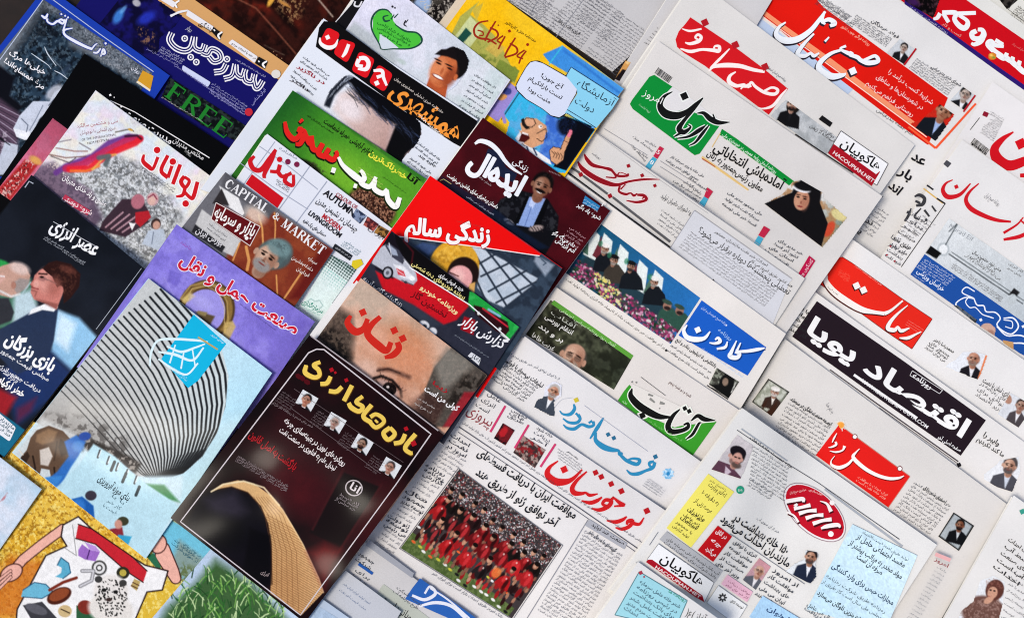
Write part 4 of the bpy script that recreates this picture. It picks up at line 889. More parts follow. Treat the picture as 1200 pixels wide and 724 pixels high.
g = Pic('photo', [(515, 65), (575, 65), (575, 165), (480, 150)], 'D9DCE8', clip=[(522, 80), (545, 62), (568, 75), (565, 105), (545, 120), (548, 165), (490, 135), (500, 115), (515, 110)])
face(g, 545, 92, 16, 25, skin='B8846C', hair='B0ACA8', suit='3C4450', shirt='E8ECF0', beard='9A908A'); g.done()

# ---- noor-e khuzestan
item('newspaper', 'newspaper with bright red script title over a football team photo and two pink bars', 'newspaper', (556, 448), (792, 606), (645, 830), (385, 672), t=2.4, news=True, col='DCDEE6', group=NEWS, fan=(-1.4, .6))
crop(620, 520, 6.031)
nk = [[(205, 120, 8), (145, 165, 24), (130, 215, 42), (180, 262, 52), (250, 268, 44), (310, 245, 26), (375, 180, 10)], [(248, 180, 40)],
 [(408, 195, 10), (340, 255, 22), (305, 310, 32), (320, 345, 36), (370, 350, 24), (400, 345, 16), (430, 362, 22), (485, 352, 8)], [(370, 400, 8), (430, 415, 26), (480, 400, 26), (515, 375, 10)],
 [(440, 455, 8), (500, 465, 26), (560, 440, 30), (580, 405, 28), (540, 395, 24), (520, 425, 20), (560, 440, 16)], [(575, 400, 22), (600, 375, 16), (580, 390, 10)], [(600, 380, 12), (640, 415, 26), (670, 432, 20), (600, 440, 10)],
 [(548, 540, 8), (610, 550, 26), (660, 535, 24), (690, 512, 10)], [(610, 590, 8), (660, 600, 24), (710, 580, 26), (730, 545, 30), (700, 545, 26), (690, 570, 14)], [(735, 560, 26), (780, 565, 20), (812, 520, 8)]]
stk('letter_outline', nk, 'F0D8DC', 6); stk('masthead', nk, 'CC2024', 2)
stk('title_dot', [[(470, 202, 34)], [(510, 232, 34)], [(580, 282, 34)], [(652, 333, 36)], [(832, 472, 38)]], 'B81C24')
lines('text_column', (200, 35), (370, 155), (205, 100), 4, 14, '4A4A54'); txt('headline', 'روزنامه منطقه‌ای', (265, 55), (345, 110), 16, '2E2E36', .02)
lines('text_column', (830, 250), (960, 335), (800, 290), 4, 13, '6A6E7A')
crop(420, 420, 2.3816)
stk('pink_bar', [[(410, 132, 6), (368, 205, 6)], [(475, 185, 6), (436, 250, 6)], [(550, 238, 6), (508, 302, 6)]], 'C83A6A', curve=False)
txt('headline', 'پیروزی', (300, 150), (368, 192), 42, '8E2A34', .0); lines('text_column', (358, 100), (395, 125), (325, 130), 3, 17, '3A3A42')
lines('text_column', (425, 145), (470, 170), (415, 160), 3, 13, '40404A'); lines('text_column', (495, 195), (540, 222), (480, 220), 3, 14, '40404A')
g = Pic('photo', [(403, 180), (436, 200), (410, 242), (378, 222)], '6A1A20'); g.mott(10, '141016', .5, 8, 1, 4); g.e(405, 205, 10, 16, 30, 'B02028', .4); g.done()
g = Pic('photo', [(460, 215), (522, 255), (492, 305), (432, 262)], '3A2C2C'); g.mott(7, 'A89088', .55, 9, .9, 4); g.mott(9, '8A1C22', .6, 9, .9, 9); g.done()
lines('small_print', (290, 180), (905, 590), (288, 184), 1, 9, '4A4A54'); stk('rule', [[(280, 190, 2.5), (600, 405, 2.5), (780, 530, 2.5)], [(278, 205, 1.5), (600, 418, 1.5), (778, 542, 1.5)]], '50505A', curve=False)
txt('headline', 'موافقت ایران با دریافت قسط‌های', (330, 268), (602, 448), 33, '17171C', .02); txt('headline', 'آخر توافق ژنو از طریق هند', (325, 322), (548, 470), 34, '17171C', .02)
lines('side_column', (255, 215), (308, 248), (245, 245), 3, 15, '2E2E36', .01); lines('side_column', (185, 300), (240, 330), (178, 325), 3, 14, '2E2E36', .01)
lines('side_column', (130, 370), (190, 405), (118, 400), 3, 15, '2E2E36', .01); lines('side_column', (80, 440), (140, 475), (70, 465), 3, 15, '2E2E36', .01)
lines('side_column', (240, 250), (300, 290), (205, 290), 5, 9, '60606A'); lines('side_column', (175, 335), (222, 365), (140, 368), 4, 9, '60606A'); lines('side_column', (118, 410), (170, 440), (95, 430), 3, 9, '60606A'); lines('side_column', (70, 475), (122, 510), (45, 510), 4, 9, '60606A')
def team():
    Q = [(282, 308), (566, 520), (428, 724), (118, 528)]
    g = Pic('team_photo', Q, '3A3436', step=.6)
    O = np.array(Q[0], float); U = np.array(Q[1], float)-O; Vv = np.array(Q[3], float)-O
    def M(u, v): return tuple(O+U*u+Vv*v)
    r = np.random.default_rng(8)
    g.p([M(0, .80), M(1, .80), M(1, 1.05), M(-.05, 1.05)], '5E7040'); g.mott(8, '3E5228', .5, 5, .7, 2, mask=g.pm([M(0, .8), M(1, .8), M(1, 1.1), M(0, 1.1)]))
    for k in range(2200):
        u, v = r.random(), r.random()*.36
        g.e(*M(u, v), r.uniform(.9, 2.2), r.uniform(.9, 2.4), r.uniform(0, 90), r.choice(['9A8E8C', 'D8D4D6', '14100F', '7A3A3A', '4A4A54', 'B8A89C', 'E4E4E8', '2A2426', '8A2226']), .6, .85)
    g.p([M(0, .33), M(1, .36), M(1, .5), M(0, .5)], '1A1012', 10, .8)
    ax = math.degrees(math.atan2(U[1], U[0]))
    def man(u, v0, sc, shirt, kneel=False):
        def E(du, dv, a, b, c, s=.3, al=1.0, ra=0): g.e(*M(u+du*sc*1.25, v0+dv*sc), a*sc*13.5, b*sc*12.5, ax+ra, c, s, al)
        lean = r.uniform(-.012, .012); sk = r.choice(['9A6E58', '7A5242', 'B0846C'])
        for sx in (-.02, .02):
            if not kneel:
                E(sx, .29, .42, 1.3, r.choice(['7A1216', '1E0E10', '8E1A1E']), .3, 1, r.uniform(-12, 12)); E(sx*1.2, .38, .3, .8, sk, .3, 1, r.uniform(-10, 10)); E(sx*1.25, .45, .36, 1.0, r.choice(['8E181C', 'A82226', '2A1012']), .3, 1, r.uniform(-10, 10)); E(sx*1.3, .515, .5, .28, r.choice(['E0E0E0', '18181A', 'B8B840', 'D86030']))
            else: E(sx*1.6, .2, .55, 1.0, r.choice(['8A1A1C', '5A1012']), .3, 1, 30*np.sign(sx)); E(sx*2, .27, .35, .7, sk)
        E(lean, .13, 1.1, 1.8, shirt); E(lean-.035, .14, .38, 1.5, shirt, .3, 1, 14); E(lean+.035, .14, .38, 1.5, shirt, .3, 1, -14)
        E(lean-.045, .22, .28, .6, sk); E(lean+.045, .22, .28, .6, sk)
        E(lean+.015, .14, .4, 1.5, '0E0608' if r.random() < .6 else 'C8343A', .6, .7); E(lean-.012, .1, .35, .8, 'D84A4C', .8, .5); E(lean, .08, .18, .25, 'E8D8D0', .5, .7)
        E(lean, -.03, .55, .82, sk); E(lean, -.055, .6, .5, '120C0B'); E(lean-.004, -.02, .3, .3, 'C89C84', .7, .7)
    for i in range(10): man(.05+i*.1+r.uniform(-.012, .012), .24+r.uniform(-.03, .03), .9, r.choice(['6A1014', '4A0C10', '7E1418', '221012', '14100F']))
    for i in range(8): man(.09+i*.118+r.uniform(-.016, .016), .36+r.uniform(-.03, .03), 1.02, r.choice(['8E1418', 'A81C20', '5A0E12', '1A1012', '9A1A1E']))
    for i in range(5): man(.14+i*.17+r.uniform(-.03, .03), .56+r.uniform(-.03, .03), .95, r.choice(['A0181C', 'B82428', '2A0E10', '1E1A1C']), True)
    g.e(*M(.72, .62), 13, 16, ax, 'E07A3A', .4, .8); g.grain(.08).done()
team()
frame('photo_frame', [(278, 306), (570, 521), (430, 728), (114, 529)], 1.6, '6A6A70')
lines('caption', (205, 600), (400, 724), (205, 600), 1, 11, '50505A')
pan('grey_tab', [(645, 448), (750, 515), (742, 532), (632, 465)], 'A8AAB2'); lines('headline', (650, 465), (740, 520), (650, 465), 1, 14, '26262C', .02); txt('headline', 'گزینه‌های ما در حال رشد', (642, 485), (715, 540), 14, '26262C', .02)
lines('text_column', (630, 482), (735, 552), (500, 700), 24, 9.5, '55555E'); stk('rule', [[(640, 450, 2), (470, 724, 2)]], '8A8A92', curve=False)

# ---- paper with blue emblem at the bottom
item('newspaper', 'newspaper with a bold blue curved emblem under the football team photo', 'newspaper', (428, 635), (640, 790), (560, 900), (350, 745), t=2.2, news=True, col='C9CDD8', group=NEWS, fan=(-1.2, .8))
crop(420, 420, 2.3816)
pan('grey_tab', [(30, 505), (155, 598), (150, 612), (20, 520)], 'A2A6B0')
pan('blue_emblem', [(172, 612), (330, 724), (300, 745), (130, 670), (150, 640)], '2D62B2')
stk('emblem_lines', [[(150, 660, 7), (185, 672, 9), (215, 655, 9), (200, 635, 6), (185, 655, 6)], [(170, 690, 6), (215, 680, 9), (260, 690, 9), (300, 724, 9)], [(200, 640, 4), (250, 672, 5), (310, 724, 5)]], 'E4E8F2')
rpan('picture_panel', [(70, 628), (200, 724), (150, 780), (20, 700)], 4, 'B8BEB4'); txt('headline', 'روبانی: است', (60, 675), (150, 735), 30, '2A2A2E', .01)
lines('text_column', (105, 640), (175, 690), (95, 650), 2, 12, '50555A'); lines('text_column', (0, 545), (42, 575), (-10, 560), 2, 14, '3A3E48', .01); stk('blue_tab', [[(0, 572, 8), (40, 600, 8)]], '2A5AA8', curve=False)
lines('text_column', (-10, 590), (30, 620), (-20, 605), 2, 12, '50555A')
# ---- pale sheet left of it
item('newspaper', 'pale blue sheet at the bottom edge between the dark energy magazine and the blue emblem', 'newspaper', (405, 668), (470, 716), (420, 800), (340, 740), t=1.2, news=True, sheets=1, col='B4C4E0', group=NEWS)
crop(200, 380, 2.1047)
lines('small_print', (425, 640), (490, 690), (415, 655), 2, 8, '7A8AA8')

# ---- basir
item('newspaper', 'newspaper with white slanted letters in a red oval and a yellow text box', 'newspaper', (870, 478), (1098, 638), (960, 850), (715, 690), t=3.0, news=True, col='DFE5EA', group=NEWS, fan=(-1.6, .8), sheets=4)
crop(900, 550, 7.24)
ell('oval_rule', 395, 362, 322, 178, 42, '9A8A90'); ell('oval_gap', 395, 362, 314, 170, 42, 'E8E4E6'); ell('oval', 398, 360, 300, 160, 42, 'BE1428')
b = 34
bs = [[(150, 270, b), (220, 258, b), (295, 248, b), (300, 275, 20)], [(220, 330, b), (280, 320, b-8), (360, 300, b)], [(225, 310, b-6), (250, 290, 18)], [(262, 372, b), (340, 350, b-8), (412, 345, b)], [(320, 412, b), (400, 388, b-8), (470, 385, b)], [(380, 458, b), (460, 432, b-6), (540, 420, b)], [(450, 498, 16), (500, 480, b), (590, 468, b), (612, 490, 16)], [(440, 265, 5), (500, 290, 20), (535, 355, 34)], [(160, 360, 14), (220, 390, 16), (258, 445, 20)]]
stk('letter_shadow', bs, '4A0E18', 6, curve=True, off=(8, 14)); stk('masthead', bs, 'F4EEEC')
ell('white_dot', 545, 280, 22, 22, 0, 'F4EEEC'); ell('white_dot', 533, 545, 24, 24, 0, 'F4EEEC')
txt('small_print', 'سراسری صبح ایران', (185, 205), (325, 175), 30, 'F0B8B8', .01); txt('small_print', 'اقتصادی', (345, 175), (460, 222), 30, 'F0B8B8', .01)
crop(680, 480, 2.967)
stk('rule', [[(545, 70, 2.5), (700, 175, 2.5), (830, 255, 2.5), (1110, 450, 3)]], '4A4E56', curve=False); stk('grey_band', [[(560, 66, 5), (720, 178, 5)]], 'A8AEB6', curve=False); stk('grey_band', [[(850, 275, 7), (1120, 475, 8)]], 'A8AEB6', curve=False)
g = Pic('photo', [(548, 85), (605, 120), (560, 240), (450, 205)], 'CFC9CC', clip=[(545, 88), (600, 122), (600, 160), (558, 235), (540, 272), (450, 215)])
g.mott(20, 'B8B4B8', .5, 4, .6, 1); g.p([(480, 175), (520, 190), (560, 235), (540, 275), (448, 215)], '5A3A4A'); g.p([(505, 195), (525, 215), (500, 235)], 'C8B8C4'); face(g, 545, 165, 26, 22, skin='C8988A', hair='1A1214', beard='8A6E68', scale_body=.1, turn=-.15); g.e(549, 146, 29, 20, 24, '17131A', .12); g.e(546, 168, 17, 20, 22, 'C8988A', .25); g.e(540, 164, 5, 2.5, 22, '1A1010', .4); g.e(553, 168, 5, 2.5, 22, '1A1010', .4); g.e(543, 192, 17, 11, 22, '54443F', .4, .9); g.e(544, 184, 8, 3, 22, 'A86A60', .5); g.done()
txt('small_print', 'خانه نخست جاده کرمان', (590, 98), (735, 205), 13, '26282E', .01)
lines('text_column', (600, 128), (722, 208), (588, 238), 9, 11, '55595F', .0); lines('text_column', (590, 245), (670, 295), (580, 262), 3, 11, '55595F')
ell('green_badge', 556, 278, 14, 14, 0, '2A9A7A'); txt('badge_mark', '۱۱۹', (548, 284), (564, 286), 14, 'E8F4F0')
pan('yellow_box', [(445, 222), (535, 285), (385, 478), (300, 410)], 'EDE36A')
for i, s in enumerate(['اعلام وزارت', 'به دقیقه ۱۰', 'عرصه زنی از', 'مازندران', 'استقبال']): txt('box_text', s, (440-i*24+4, 262+i*28), (502-i*24, 305+i*28), 22, '3A3820', .015)
lines('box_text', (450, 245), (505, 285), (448, 248), 1, 12, '5A5830'); lines('box_text', (370, 350), (425, 392), (320, 405), 5, 14, '4A4828', .01)
pan('red_box', [(478, 402), (528, 440), (462, 528), (408, 488)], 'C0161E')
for i, s in enumerate(['در اتاق', 'چه', 'می‌گذرد']): txt('box_text', s, (470-i*18, 425+i*30), (505-i*18, 450+i*30), 22, 'F8ECEC', .02)
txt('headline', '۱۵۰ خانه بهداشت در', (530, 380), (715, 505), 40, '141418', .02); txt('headline', 'مازندران احداث می‌شود', (485, 385), (722, 548), 38, '141418', .02)
txt('small_print', 'خبر از آن سوی آب', (612, 380), (690, 430), 12, '3A3C42')
g = Pic('photo', [(745, 480), (850, 500), (820, 615), (715, 560)], 'DFE5EA', clip=[(715, 560), (745, 535), (778, 520), (782, 490), (815, 482), (828, 505), (818, 535), (820, 580), (792, 612)])
face(g, 803, 512, 21, 15, skin='B88A72', hair='201A1A', beard='4A3E3A', suit='20283C', shirt='E8ECF4', turn=-.1); g.done()
lines('headline_block', (530, 462), (610, 515), (470, 535), 5, 17, '2A2C32', .015); g = Pic('photo', [(622, 515), (662, 545), (610, 625), (565, 590)], 'C89098')
g.g((640, 520), (580, 610), 'A8A0B0', .6); face(g, 622, 560, 19, 25, skin='C49A88', hair='B8B4B4', suit='5A5E68', glass=True, bald=True); g.done()
lines('headline_block', (668, 560), (755, 618), (605, 640), 5, 18, '2A2C32', .015)
stk('rule', [[(520, 430, 2), (780, 605, 2)], [(270, 425, 2), (240, 470, 2)]], '6A6E76', curve=False)
pan('grey_box', [(300, 422), (495, 560), (468, 600), (275, 450)], 'B2B4B8'); lines('box_text', (300, 450), (480, 575), (290, 462), 2, 14, '3A3C40', .01)
pan('pink_strip', [(512, 572), (600, 632), (580, 668), (490, 605)], 'E6B8CC'); lines('box_text', (512, 595), (588, 645), (505, 608), 2, 13, '7A3A58')
pan('advertisement_box', [(272, 465), (465, 600), (432, 668), (232, 520)], 'EFF1F3'); frame('box_frame', [(272, 465), (465, 600), (432, 668), (232, 520)], 2, '7A7E84')
txt('logo', 'هاکوپیان', (275, 522), (420, 615), 48, '101014', .02); pan('red_strip', [(236, 520), (250, 520), (425, 645), (432, 668), (400, 650), (228, 528)], 'A81424'); txt('logo', 'HACOUPIAN.NET', (258, 548), (415, 655), 15, 'F0E4E4', .02)
pan('round_emblem_panel', [(480, 610), (580, 680), (540, 745), (440, 670)], 'EDF0F2'); frame('box_frame', [(480, 610), (580, 680), (540, 745), (440, 670)], 1.6, '9AA0A6')
for i in range(8):
    a_ = i*math.pi/4; ell('petal', 495+10*math.cos(a_), 652+10*math.sin(a_), 6, 3.4, math.degrees(a_), '3A3C40', 10)
txt('headline', 'توسعه اتاق', (520, 665), (565, 692), 14, '2A2C32', .01)
crop(840, 400, 2.2346)
g = Pic('blue_panel', [(355, 478), (525, 560), (440, 760), (235, 700)], 'BFE0F2', step=2, clip=[(355, 478), (525, 562), (440, 760), (210, 700), (300, 560)]); g.g((300, 600), (480, 560), 'D2EAF4', .8); g.mott(70, 'CDE8F4', .5, 3, .6, 2); g.done()
for s, a_, b_ in (('مفسد اجتماعی حامل از', (365, 515), (490, 592)), ('مواد مخدر به مراتب بیشتر از', (345, 530), (482, 622)), ('صرفه آن است', (365, 565), (430, 612))): txt('headline', s, a_, b_, 20, '1E2E3A', .02)
txt('headline', 'مجازات حبس برای وارد کنندگی', (300, 590), (460, 690), 20, '1E3A5A', .02); lines('text_column', (285, 615), (440, 712), (275, 630), 2, 13, '2E4250'); txt('headline', 'وزارتخانه بنزین ناوگان می‌سازد', (262, 660), (400, 750), 17, '1E2E3A', .02)
lines('text_column', (380, 500), (500, 575), (378, 502), 1, 11, '3A5060')
lines('text_column', (235, 690), (330, 750), (228, 700), 2, 14, '2A4050', .01)
stk('red_note', [[(572, 556, 10), (612, 572, 10)]], 'E8B0B0', curve=False); txt('small_print', 'امروز', (570, 572), (605, 592), 13, '8A2A30', .02)
g = Pic('blue_panel', [(120, 665), (235, 735), (215, 800), (85, 720)], 'A8D0F0', step=2); g.done(); txt('headline', 'فرا خوان', (130, 700), (205, 745), 18, '1E3A6A', .02)
# ---- nasl page foot right of the blue panel
lines('text_column', (575, 590), (600, 606), (500, 720), 14, 7, '70747A')

# ---- teal letter page at the bottom
item('newspaper', 'newspaper with a teal box of handwritten-style text at the bottom centre', 'newspaper', (748, 658), (850, 730), (790, 830), (672, 760), t=2.2, news=True, col='DDE4EC', group=NEWS, fan=(-1.4, .8))
crop(680, 480, 2.967)
pan('teal_box', [(205, 562), (372, 662), (330, 760), (120, 712)], '9ED6E2'); frame('box_frame', [(205, 562), (372, 662), (330, 760), (120, 712)], 3, '50808A')
txt('headline', 'روزنامه ما', (305, 632), (365, 668), 16, '1A8A6A', .02); lines('box_text', (205, 600), (345, 690), (150, 690), 6, 18, '24405A', .01)
stk('red_flower', [[(210, 566, 12)], [(222, 580, 6)]], 'A83A4A'); txt('headline', 'آغاز (ع)', (365, 712), (430, 740), 36, '1A1C20', .0)
# ---- two magazines that only show at the top edge
item('magazine', 'dark reddish brown magazine with a pale gold flower at the top edge', 'magazine', (200, -90), (470, -10), (360, 190), (60, 60), t=3, col='1E0E0A', group=MAG)
crop(160, -10, 3)
g = Pic('cover_photo', [(60, -180), (860, 20), (560, 500), (-200, 200)], '2A100B', step=1.3)
g.mott(120, '6A1E12', .5, 4, .9, 3); g.mott(40, '120705', .5, 5, .7, 5); g.mott(14, '3A1812', .55, 5, .5, 7)
g.l([(300, 0), (420, 60), (500, 150), (560, 220)], 5, '9A5A44', .7, 5); g.l([(330, -10), (470, 40), (560, 140)], 26, '0C0504', .7, 16)
g.mott(9, 'B89060', .62, 9, .7, 9, mask=g.pm([(430, -20), (620, -20), (560, 120), (520, 90)], 30)); g.e(475, 30, 9, 28, 30, 'D8A040', .5); g.e(500, 12, 8, 24, -20, 'E0B860', .5); g.e(455, 12, 7, 20, 70, 'C88830', .5); g.e(520, 45, 24, 5, 30, 'B88040', .6)
g.l([(590, -30), (690, 90)], 5, 'C8B8A8', .8, 4); g.l([(450, 190), (520, 225)], 3, '8A7A6A', .5, 4)
g.done()
item('magazine', 'dim grey-brown magazine picture at the top edge, left of the yellow cartoon magazine', 'magazine', (440, -60), (560, -14), (545, 60), (405, -5), t=3, col='5A5650', group=MAG)
crop(370, 0, 5.171)
g = Pic('cover_photo', [(450, -60), (1010, -60), (830, 240), (470, 10)], '3A3630')
g.mott(60, '9A948A', .5, 6, .9, 3); g.mott(25, '1A1614', .5, 8, .9, 5); g.e(640, 40, 50, 80, 30, '9AB4D8', .4); g.e(720, 90, 40, 70, 40, '14100E', .4); g.e(780, 160, 40, 50, 40, '6A5A4A', .5); g.l([(900, 10), (820, 170)], 12, '2A2018', .8, 10); g.mott(12, 'C8C0B4', .62, 9, .8, 8); g.done()

# ---- sarzamin
item('magazine', 'blue and tan magazine with white outlined lettering and green serif letters below', 'magazine', (140, -62), (338, 80), (245, 215), (40, 75), t=3.2, col='15135E', fan=(1.5, 1), page_col='C8A880', group=MAG)
crop(160, 0, 5.171)
pan('tan_band', [(-100, -210), (120, -60), (350, 0), (925, 400), (870, 490), (480, 240), (230, 70), (-60, -120)], 'D2A066')
g = Pic('cover_photo', [(-100, -100), (300, 60), (60, 420), (-330, 180)], '15125A', clip=[(-60, -120), (230, 70), (300, 110), (140, 230), (130, 330), (40, 330), (-210, 190), (-225, 150), (-110, 0)])
g.mott(60, '0A0826', .5, 5, .9, 2); g.e(-110, 100, 50, 26, -60, '3A78C8', .7); g.e(-80, 60, 30, 12, -50, '6AA8E0', .7, .7); g.e(60, 110, 60, 30, -30, '2230A8', .8); g.mott(14, 'B08050', .6, 8, .7, 6, mask=g.pm([(0, 150), (110, 200), (110, 290), (20, 250)], 20)); g.e(0, 20, 26, 20, 30, 'D0D0D0', .4, .8); g.done()
sz = [[(215, 200, 30), (200, 245, 30), (235, 290, 30), (290, 310, 30), (330, 290, 30), (350, 225, 30)], [(350, 225, 28), (350, 290, 28), (395, 310, 28), (415, 270, 28)], [(395, 320, 28), (430, 330, 28), (455, 300, 28), (500, 320, 28), (510, 360, 28), (470, 375, 28), (440, 345, 28)], [(520, 350, 1)],
 [(545, 390, 28), (520, 430, 28), (470, 440, 28)], [(600, 390, 28), (580, 460, 28), (530, 480, 28)], [(600, 400, 28), (605, 450, 28), (640, 470, 28), (660, 420, 28)], [(650, 440, 28), (660, 490, 28), (700, 500, 28), (715, 450, 28)], [(705, 470, 28), (720, 530, 28), (740, 530, 28), (765, 490, 28)]]
sz = [s for s in sz if len(s) > 1]
stk('masthead', sz, 'F0F0F4', 10); stk('masthead_inlay', sz, '15135E', -6); stk('masthead_inline', [[(x, y, 1) for x, y, _ in s] for s in sz], 'F0F0F4', 5)
for x, y in ((292, 235), (328, 348), (362, 378), (548, 360)): ell('dot_outline', x, y, 20, 20, 0, 'F0F0F4'); ell('dot_inlay', x, y, 12, 12, 0, '15135E'); ell('dot_center', x, y, 5, 5, 0, 'F0F0F4')
txt('small_print', 'دیدار', (300, 175), (325, 200), 40, 'D8D8E8'); lines('small_print', (148, 290), (290, 370), (130, 310), 3, 17, 'B8B8E0')
rpan('white_pill', [(280, 395), (450, 500), (432, 530), (275, 425)], 10, 'C8D0EC')
lines('small_print', (60, 300), (250, 400), (50, 305), 1, 17, '9A98D0'); lines('small_print', (230, 400), (620, 660), (225, 410), 1, 15, '9A98D0'); lines('small_print', (455, 510), (670, 650), (440, 560), 4, 17, 'A8A8DC'); lines('small_print', (340, 470), (640, 690), (340, 470), 1, 15, '8886C8')
for q in ([(310, 60), (470, 165), (450, 190), (300, 95)], [(580, 240), (735, 345), (715, 385), (555, 262)]): rpan('headline_panel', q, 8, 'E6E4E8')
txt('headline', 'گردشگری', (375, 150), (462, 200), 40, '18181C', .02); lines('headline_text', (575, 268), (720, 362), (572, 270), 1, 20, '2A2A30', .02)
for q in ([(465, 165), (520, 205), (500, 245), (455, 195)], [(740, 345), (795, 375), (775, 420), (718, 385)]): pan('number_tab', q, '141418'); 
stk('number_arrow', [[(520, 195, 9), (495, 215, 12), (505, 240, 9)], [(790, 372, 9), (765, 390, 12), (778, 412, 9)], [(260, 5, 9), (235, 25, 12), (245, 50, 9)]], 'F4F4F4')
stk('number_mark', [[(468, 180, 8), (475, 190, 8)], [(738, 370, 8), (745, 378, 8)]], 'F4F4F4'); rpan('title_panel', [(120, -60), (240, 20), (225, 50), (110, -20)], 8, 'E6E4E8')
ell('pale_circle', 845, 450, 28, 26, 0, 'DCD8D0'); stk('pen_drawing', [[(205, 100, 16), (230, 88, 12), (260, 75, 14), (310, 65, 10)]], 'E8E8EC')
lines('small_print', (600, 365), (780, 470), (600, 365), 1, 15, 'B8B8E0')
txt('small_print', 'ایران‌شناسی', (700, 640), (785, 545), 26, 'A8A8E4'); ell('red_badge', 680, 680, 24, 24, 0, 'C02A3A'); stk('dot', [[(830, 315, 6)], [(850, 335, 6)], [(880, 355, 6)]], '8A6A50')
g = Pic('dark_photo', [(170, 450), (830, 870), (700, 1010), (60, 600)], '0C0F10', clip=[(205, 470), (330, 545), (720, 800), (700, 900), (400, 760), (150, 590)]); g.mott(20, '34403E', .55, 7, .7, 3); g.done()
serif('foot_lettering', 'FREE', (165, 580), (545, 850), 105, '1F7A2A', 1.1) 
pan('tan_foot', [(530, 700), (610, 740), (480, 960), (440, 900)], 'B88A58') if False else None
lines('small_print', (150, 592), (400, 740), (150, 592), 1, 12, 'C8C8C8')

# ---- donya-ye eghtesad
item('magazine', 'blue bordered magazine with a dark wooded scene and a figure in pale clothes', 'magazine', (54, -16), (199, 89), (70, 280), (-90, 170), t=3.2, col='1B3CA6', side='16329A', group=MAG)
crop(0, 0, 5.171)
g = Pic('cover_photo', [(265, 0), (925, 445), (420, 1190), (-480, 930)], '1A2836', step=.9)
g.mott(120, '2E4458', .5, 4, .8, 2); g.mott(30, '0A0F16', .5, 6, .8, 5); g.mott(14, '5A7080', .6, 7, .6, 7)
g.p([(265, -10), (925, 435), (905, 545), (690, 420), (420, 280), (420, 130), (250, 60), (100, 300), (0, 460), (-60, 330)], '7A8088', 40, .75); g.mott(9, '2A3038', .55, 7, .7, 8, mask=g.pm([(265, 0), (925, 445), (880, 520), (420, 200), (330, 200), (60, 340)], 30)); g.mott(7, 'B8BCC4', .6, 8, .5, 12, mask=g.pm([(480, 150), (925, 445), (880, 520), (600, 380)], 20))
g.l([(270, 290), (300, 340), (370, 410), (400, 470)], 6, '8A98A4', .6, 5); g.l([(270, 300), (330, 300), (310, 360)], 4, '7A8894', .5, 4); g.l([(420, 400), (250, 620)], 20, '3A4C66', .6, 20)
g.p([(0, 400), (90, 470), (60, 580), (140, 650), (60, 724), (-100, 724), (-100, 500)], '0C0D14', 20)
g.p([(0, 600), (130, 700), (90, 1000), (-200, 900), (-200, 600)], '5A4458', 30, .9)
for i in range(9): g.l([(-40+i*6, 600+i*26), (170-i*10, 700+i*24)], 5, 'B0A4B8' if i % 2 else '2A2430', .8, 3)
g.mott(10, 'D0C8D4', .6, 8, .6, 11, mask=g.pm([(-60, 800), (60, 800), (0, 1100), (-150, 1000)], 20))
g.e(330, 560, 60, 34, -40, 'C8CCD8', .5, .8); g.p([(200, 615), (300, 615), (330, 560), (395, 520), (330, 640), (240, 720), (200, 800), (150, 830), (80, 780), (120, 700)], 'C4CCDC', 6); g.p([(80, 780), (180, 800), (205, 840), (150, 850), (100, 830)], 'E0E4EC', 5)
g.p([(30, 860), (110, 880), (100, 960), (20, 1060), (-60, 1060), (0, 940)], 'BCC4D4', 8); g.l([(130, 720), (170, 760), (160, 800)], 5, '4A5468'); g.l([(260, 640), (220, 720), (180, 790)], 5, '6A7488'); g.l([(295, 640), (330, 600)], 5, '30384A'); g.e(140, 815, 34, 16, 20, 'E8ECF4', .4)
g.e(10, 845, 20, 8, 40, '14141A', .4); g.l([(0, 840), (60, 880)], 6, '1A1A22'); g.l([(60, 330), (150, 240), (220, 130), (270, 40)], 22, '3E434A', .6, 20); g.done()
stk('white_border', [[(265, -5, 5), (100, 225, 5), (-100, 500, 5)], [(265, -6, 5), (320, 0, 5), (600, 205, 5), (930, 436, 5)]], 'B8C4DC', curve=False)
don = [[(250, 95, 8), (275, 110, 16), (290, 85, 8)], [(285, 115, 14), (290, 135, 10), (320, 148, 12), (350, 130, 14), (380, 145, 12), (395, 120, 10)], [(350, 130, 8), (370, 120, 12), (390, 130, 12)], [(405, 115, 8), (385, 180, 10), (378, 188, 4)], [(372, 88, 10)], [(395, 98, 10)], [(412, 108, 10)],
 [(440, 172, 6), (390, 185, 12), (395, 215, 14), (450, 250, 18), (520, 285, 16), (560, 300, 14)], [(555, 300, 10), (575, 275, 8), (590, 265, 5)], [(565, 320, 10), (590, 320, 12), (610, 295, 8)], [(610, 330, 8), (635, 325, 14), (625, 300, 12), (610, 345, 8)], [(640, 265, 12)]]
stk('letter_outline', don, '22388E', 9); stk('masthead', don, 'E4E8F4')
pan('yellow_badge', [(865, 428), (930, 462), (912, 545), (835, 490)], 'D0982A'); pan('badge_base', [(835, 490), (912, 545), (908, 556), (825, 500)], 'E8DCC0')
txt('headline', 'رولان', (795, 415), (840, 450), 30, 'D8DCE8', .01); txt('headline', 'خیلی‌ها مرگ', (52, 330), (270, 455), 46, 'F0F0F4', .02); txt('headline', 'مرغ همسایه‌اند!', (20, 375), (262, 545), 46, 'F0F0F4', .02)
stk('hand_script', [[(190, 325, 3), (240, 360, 6), (290, 395, 4), (310, 420, 3)], [(330, 430, 4), (370, 450, 6), (410, 480, 4)], [(270, 285, 3), (290, 330, 6), (340, 400, 4)]], 'C8D4E0')

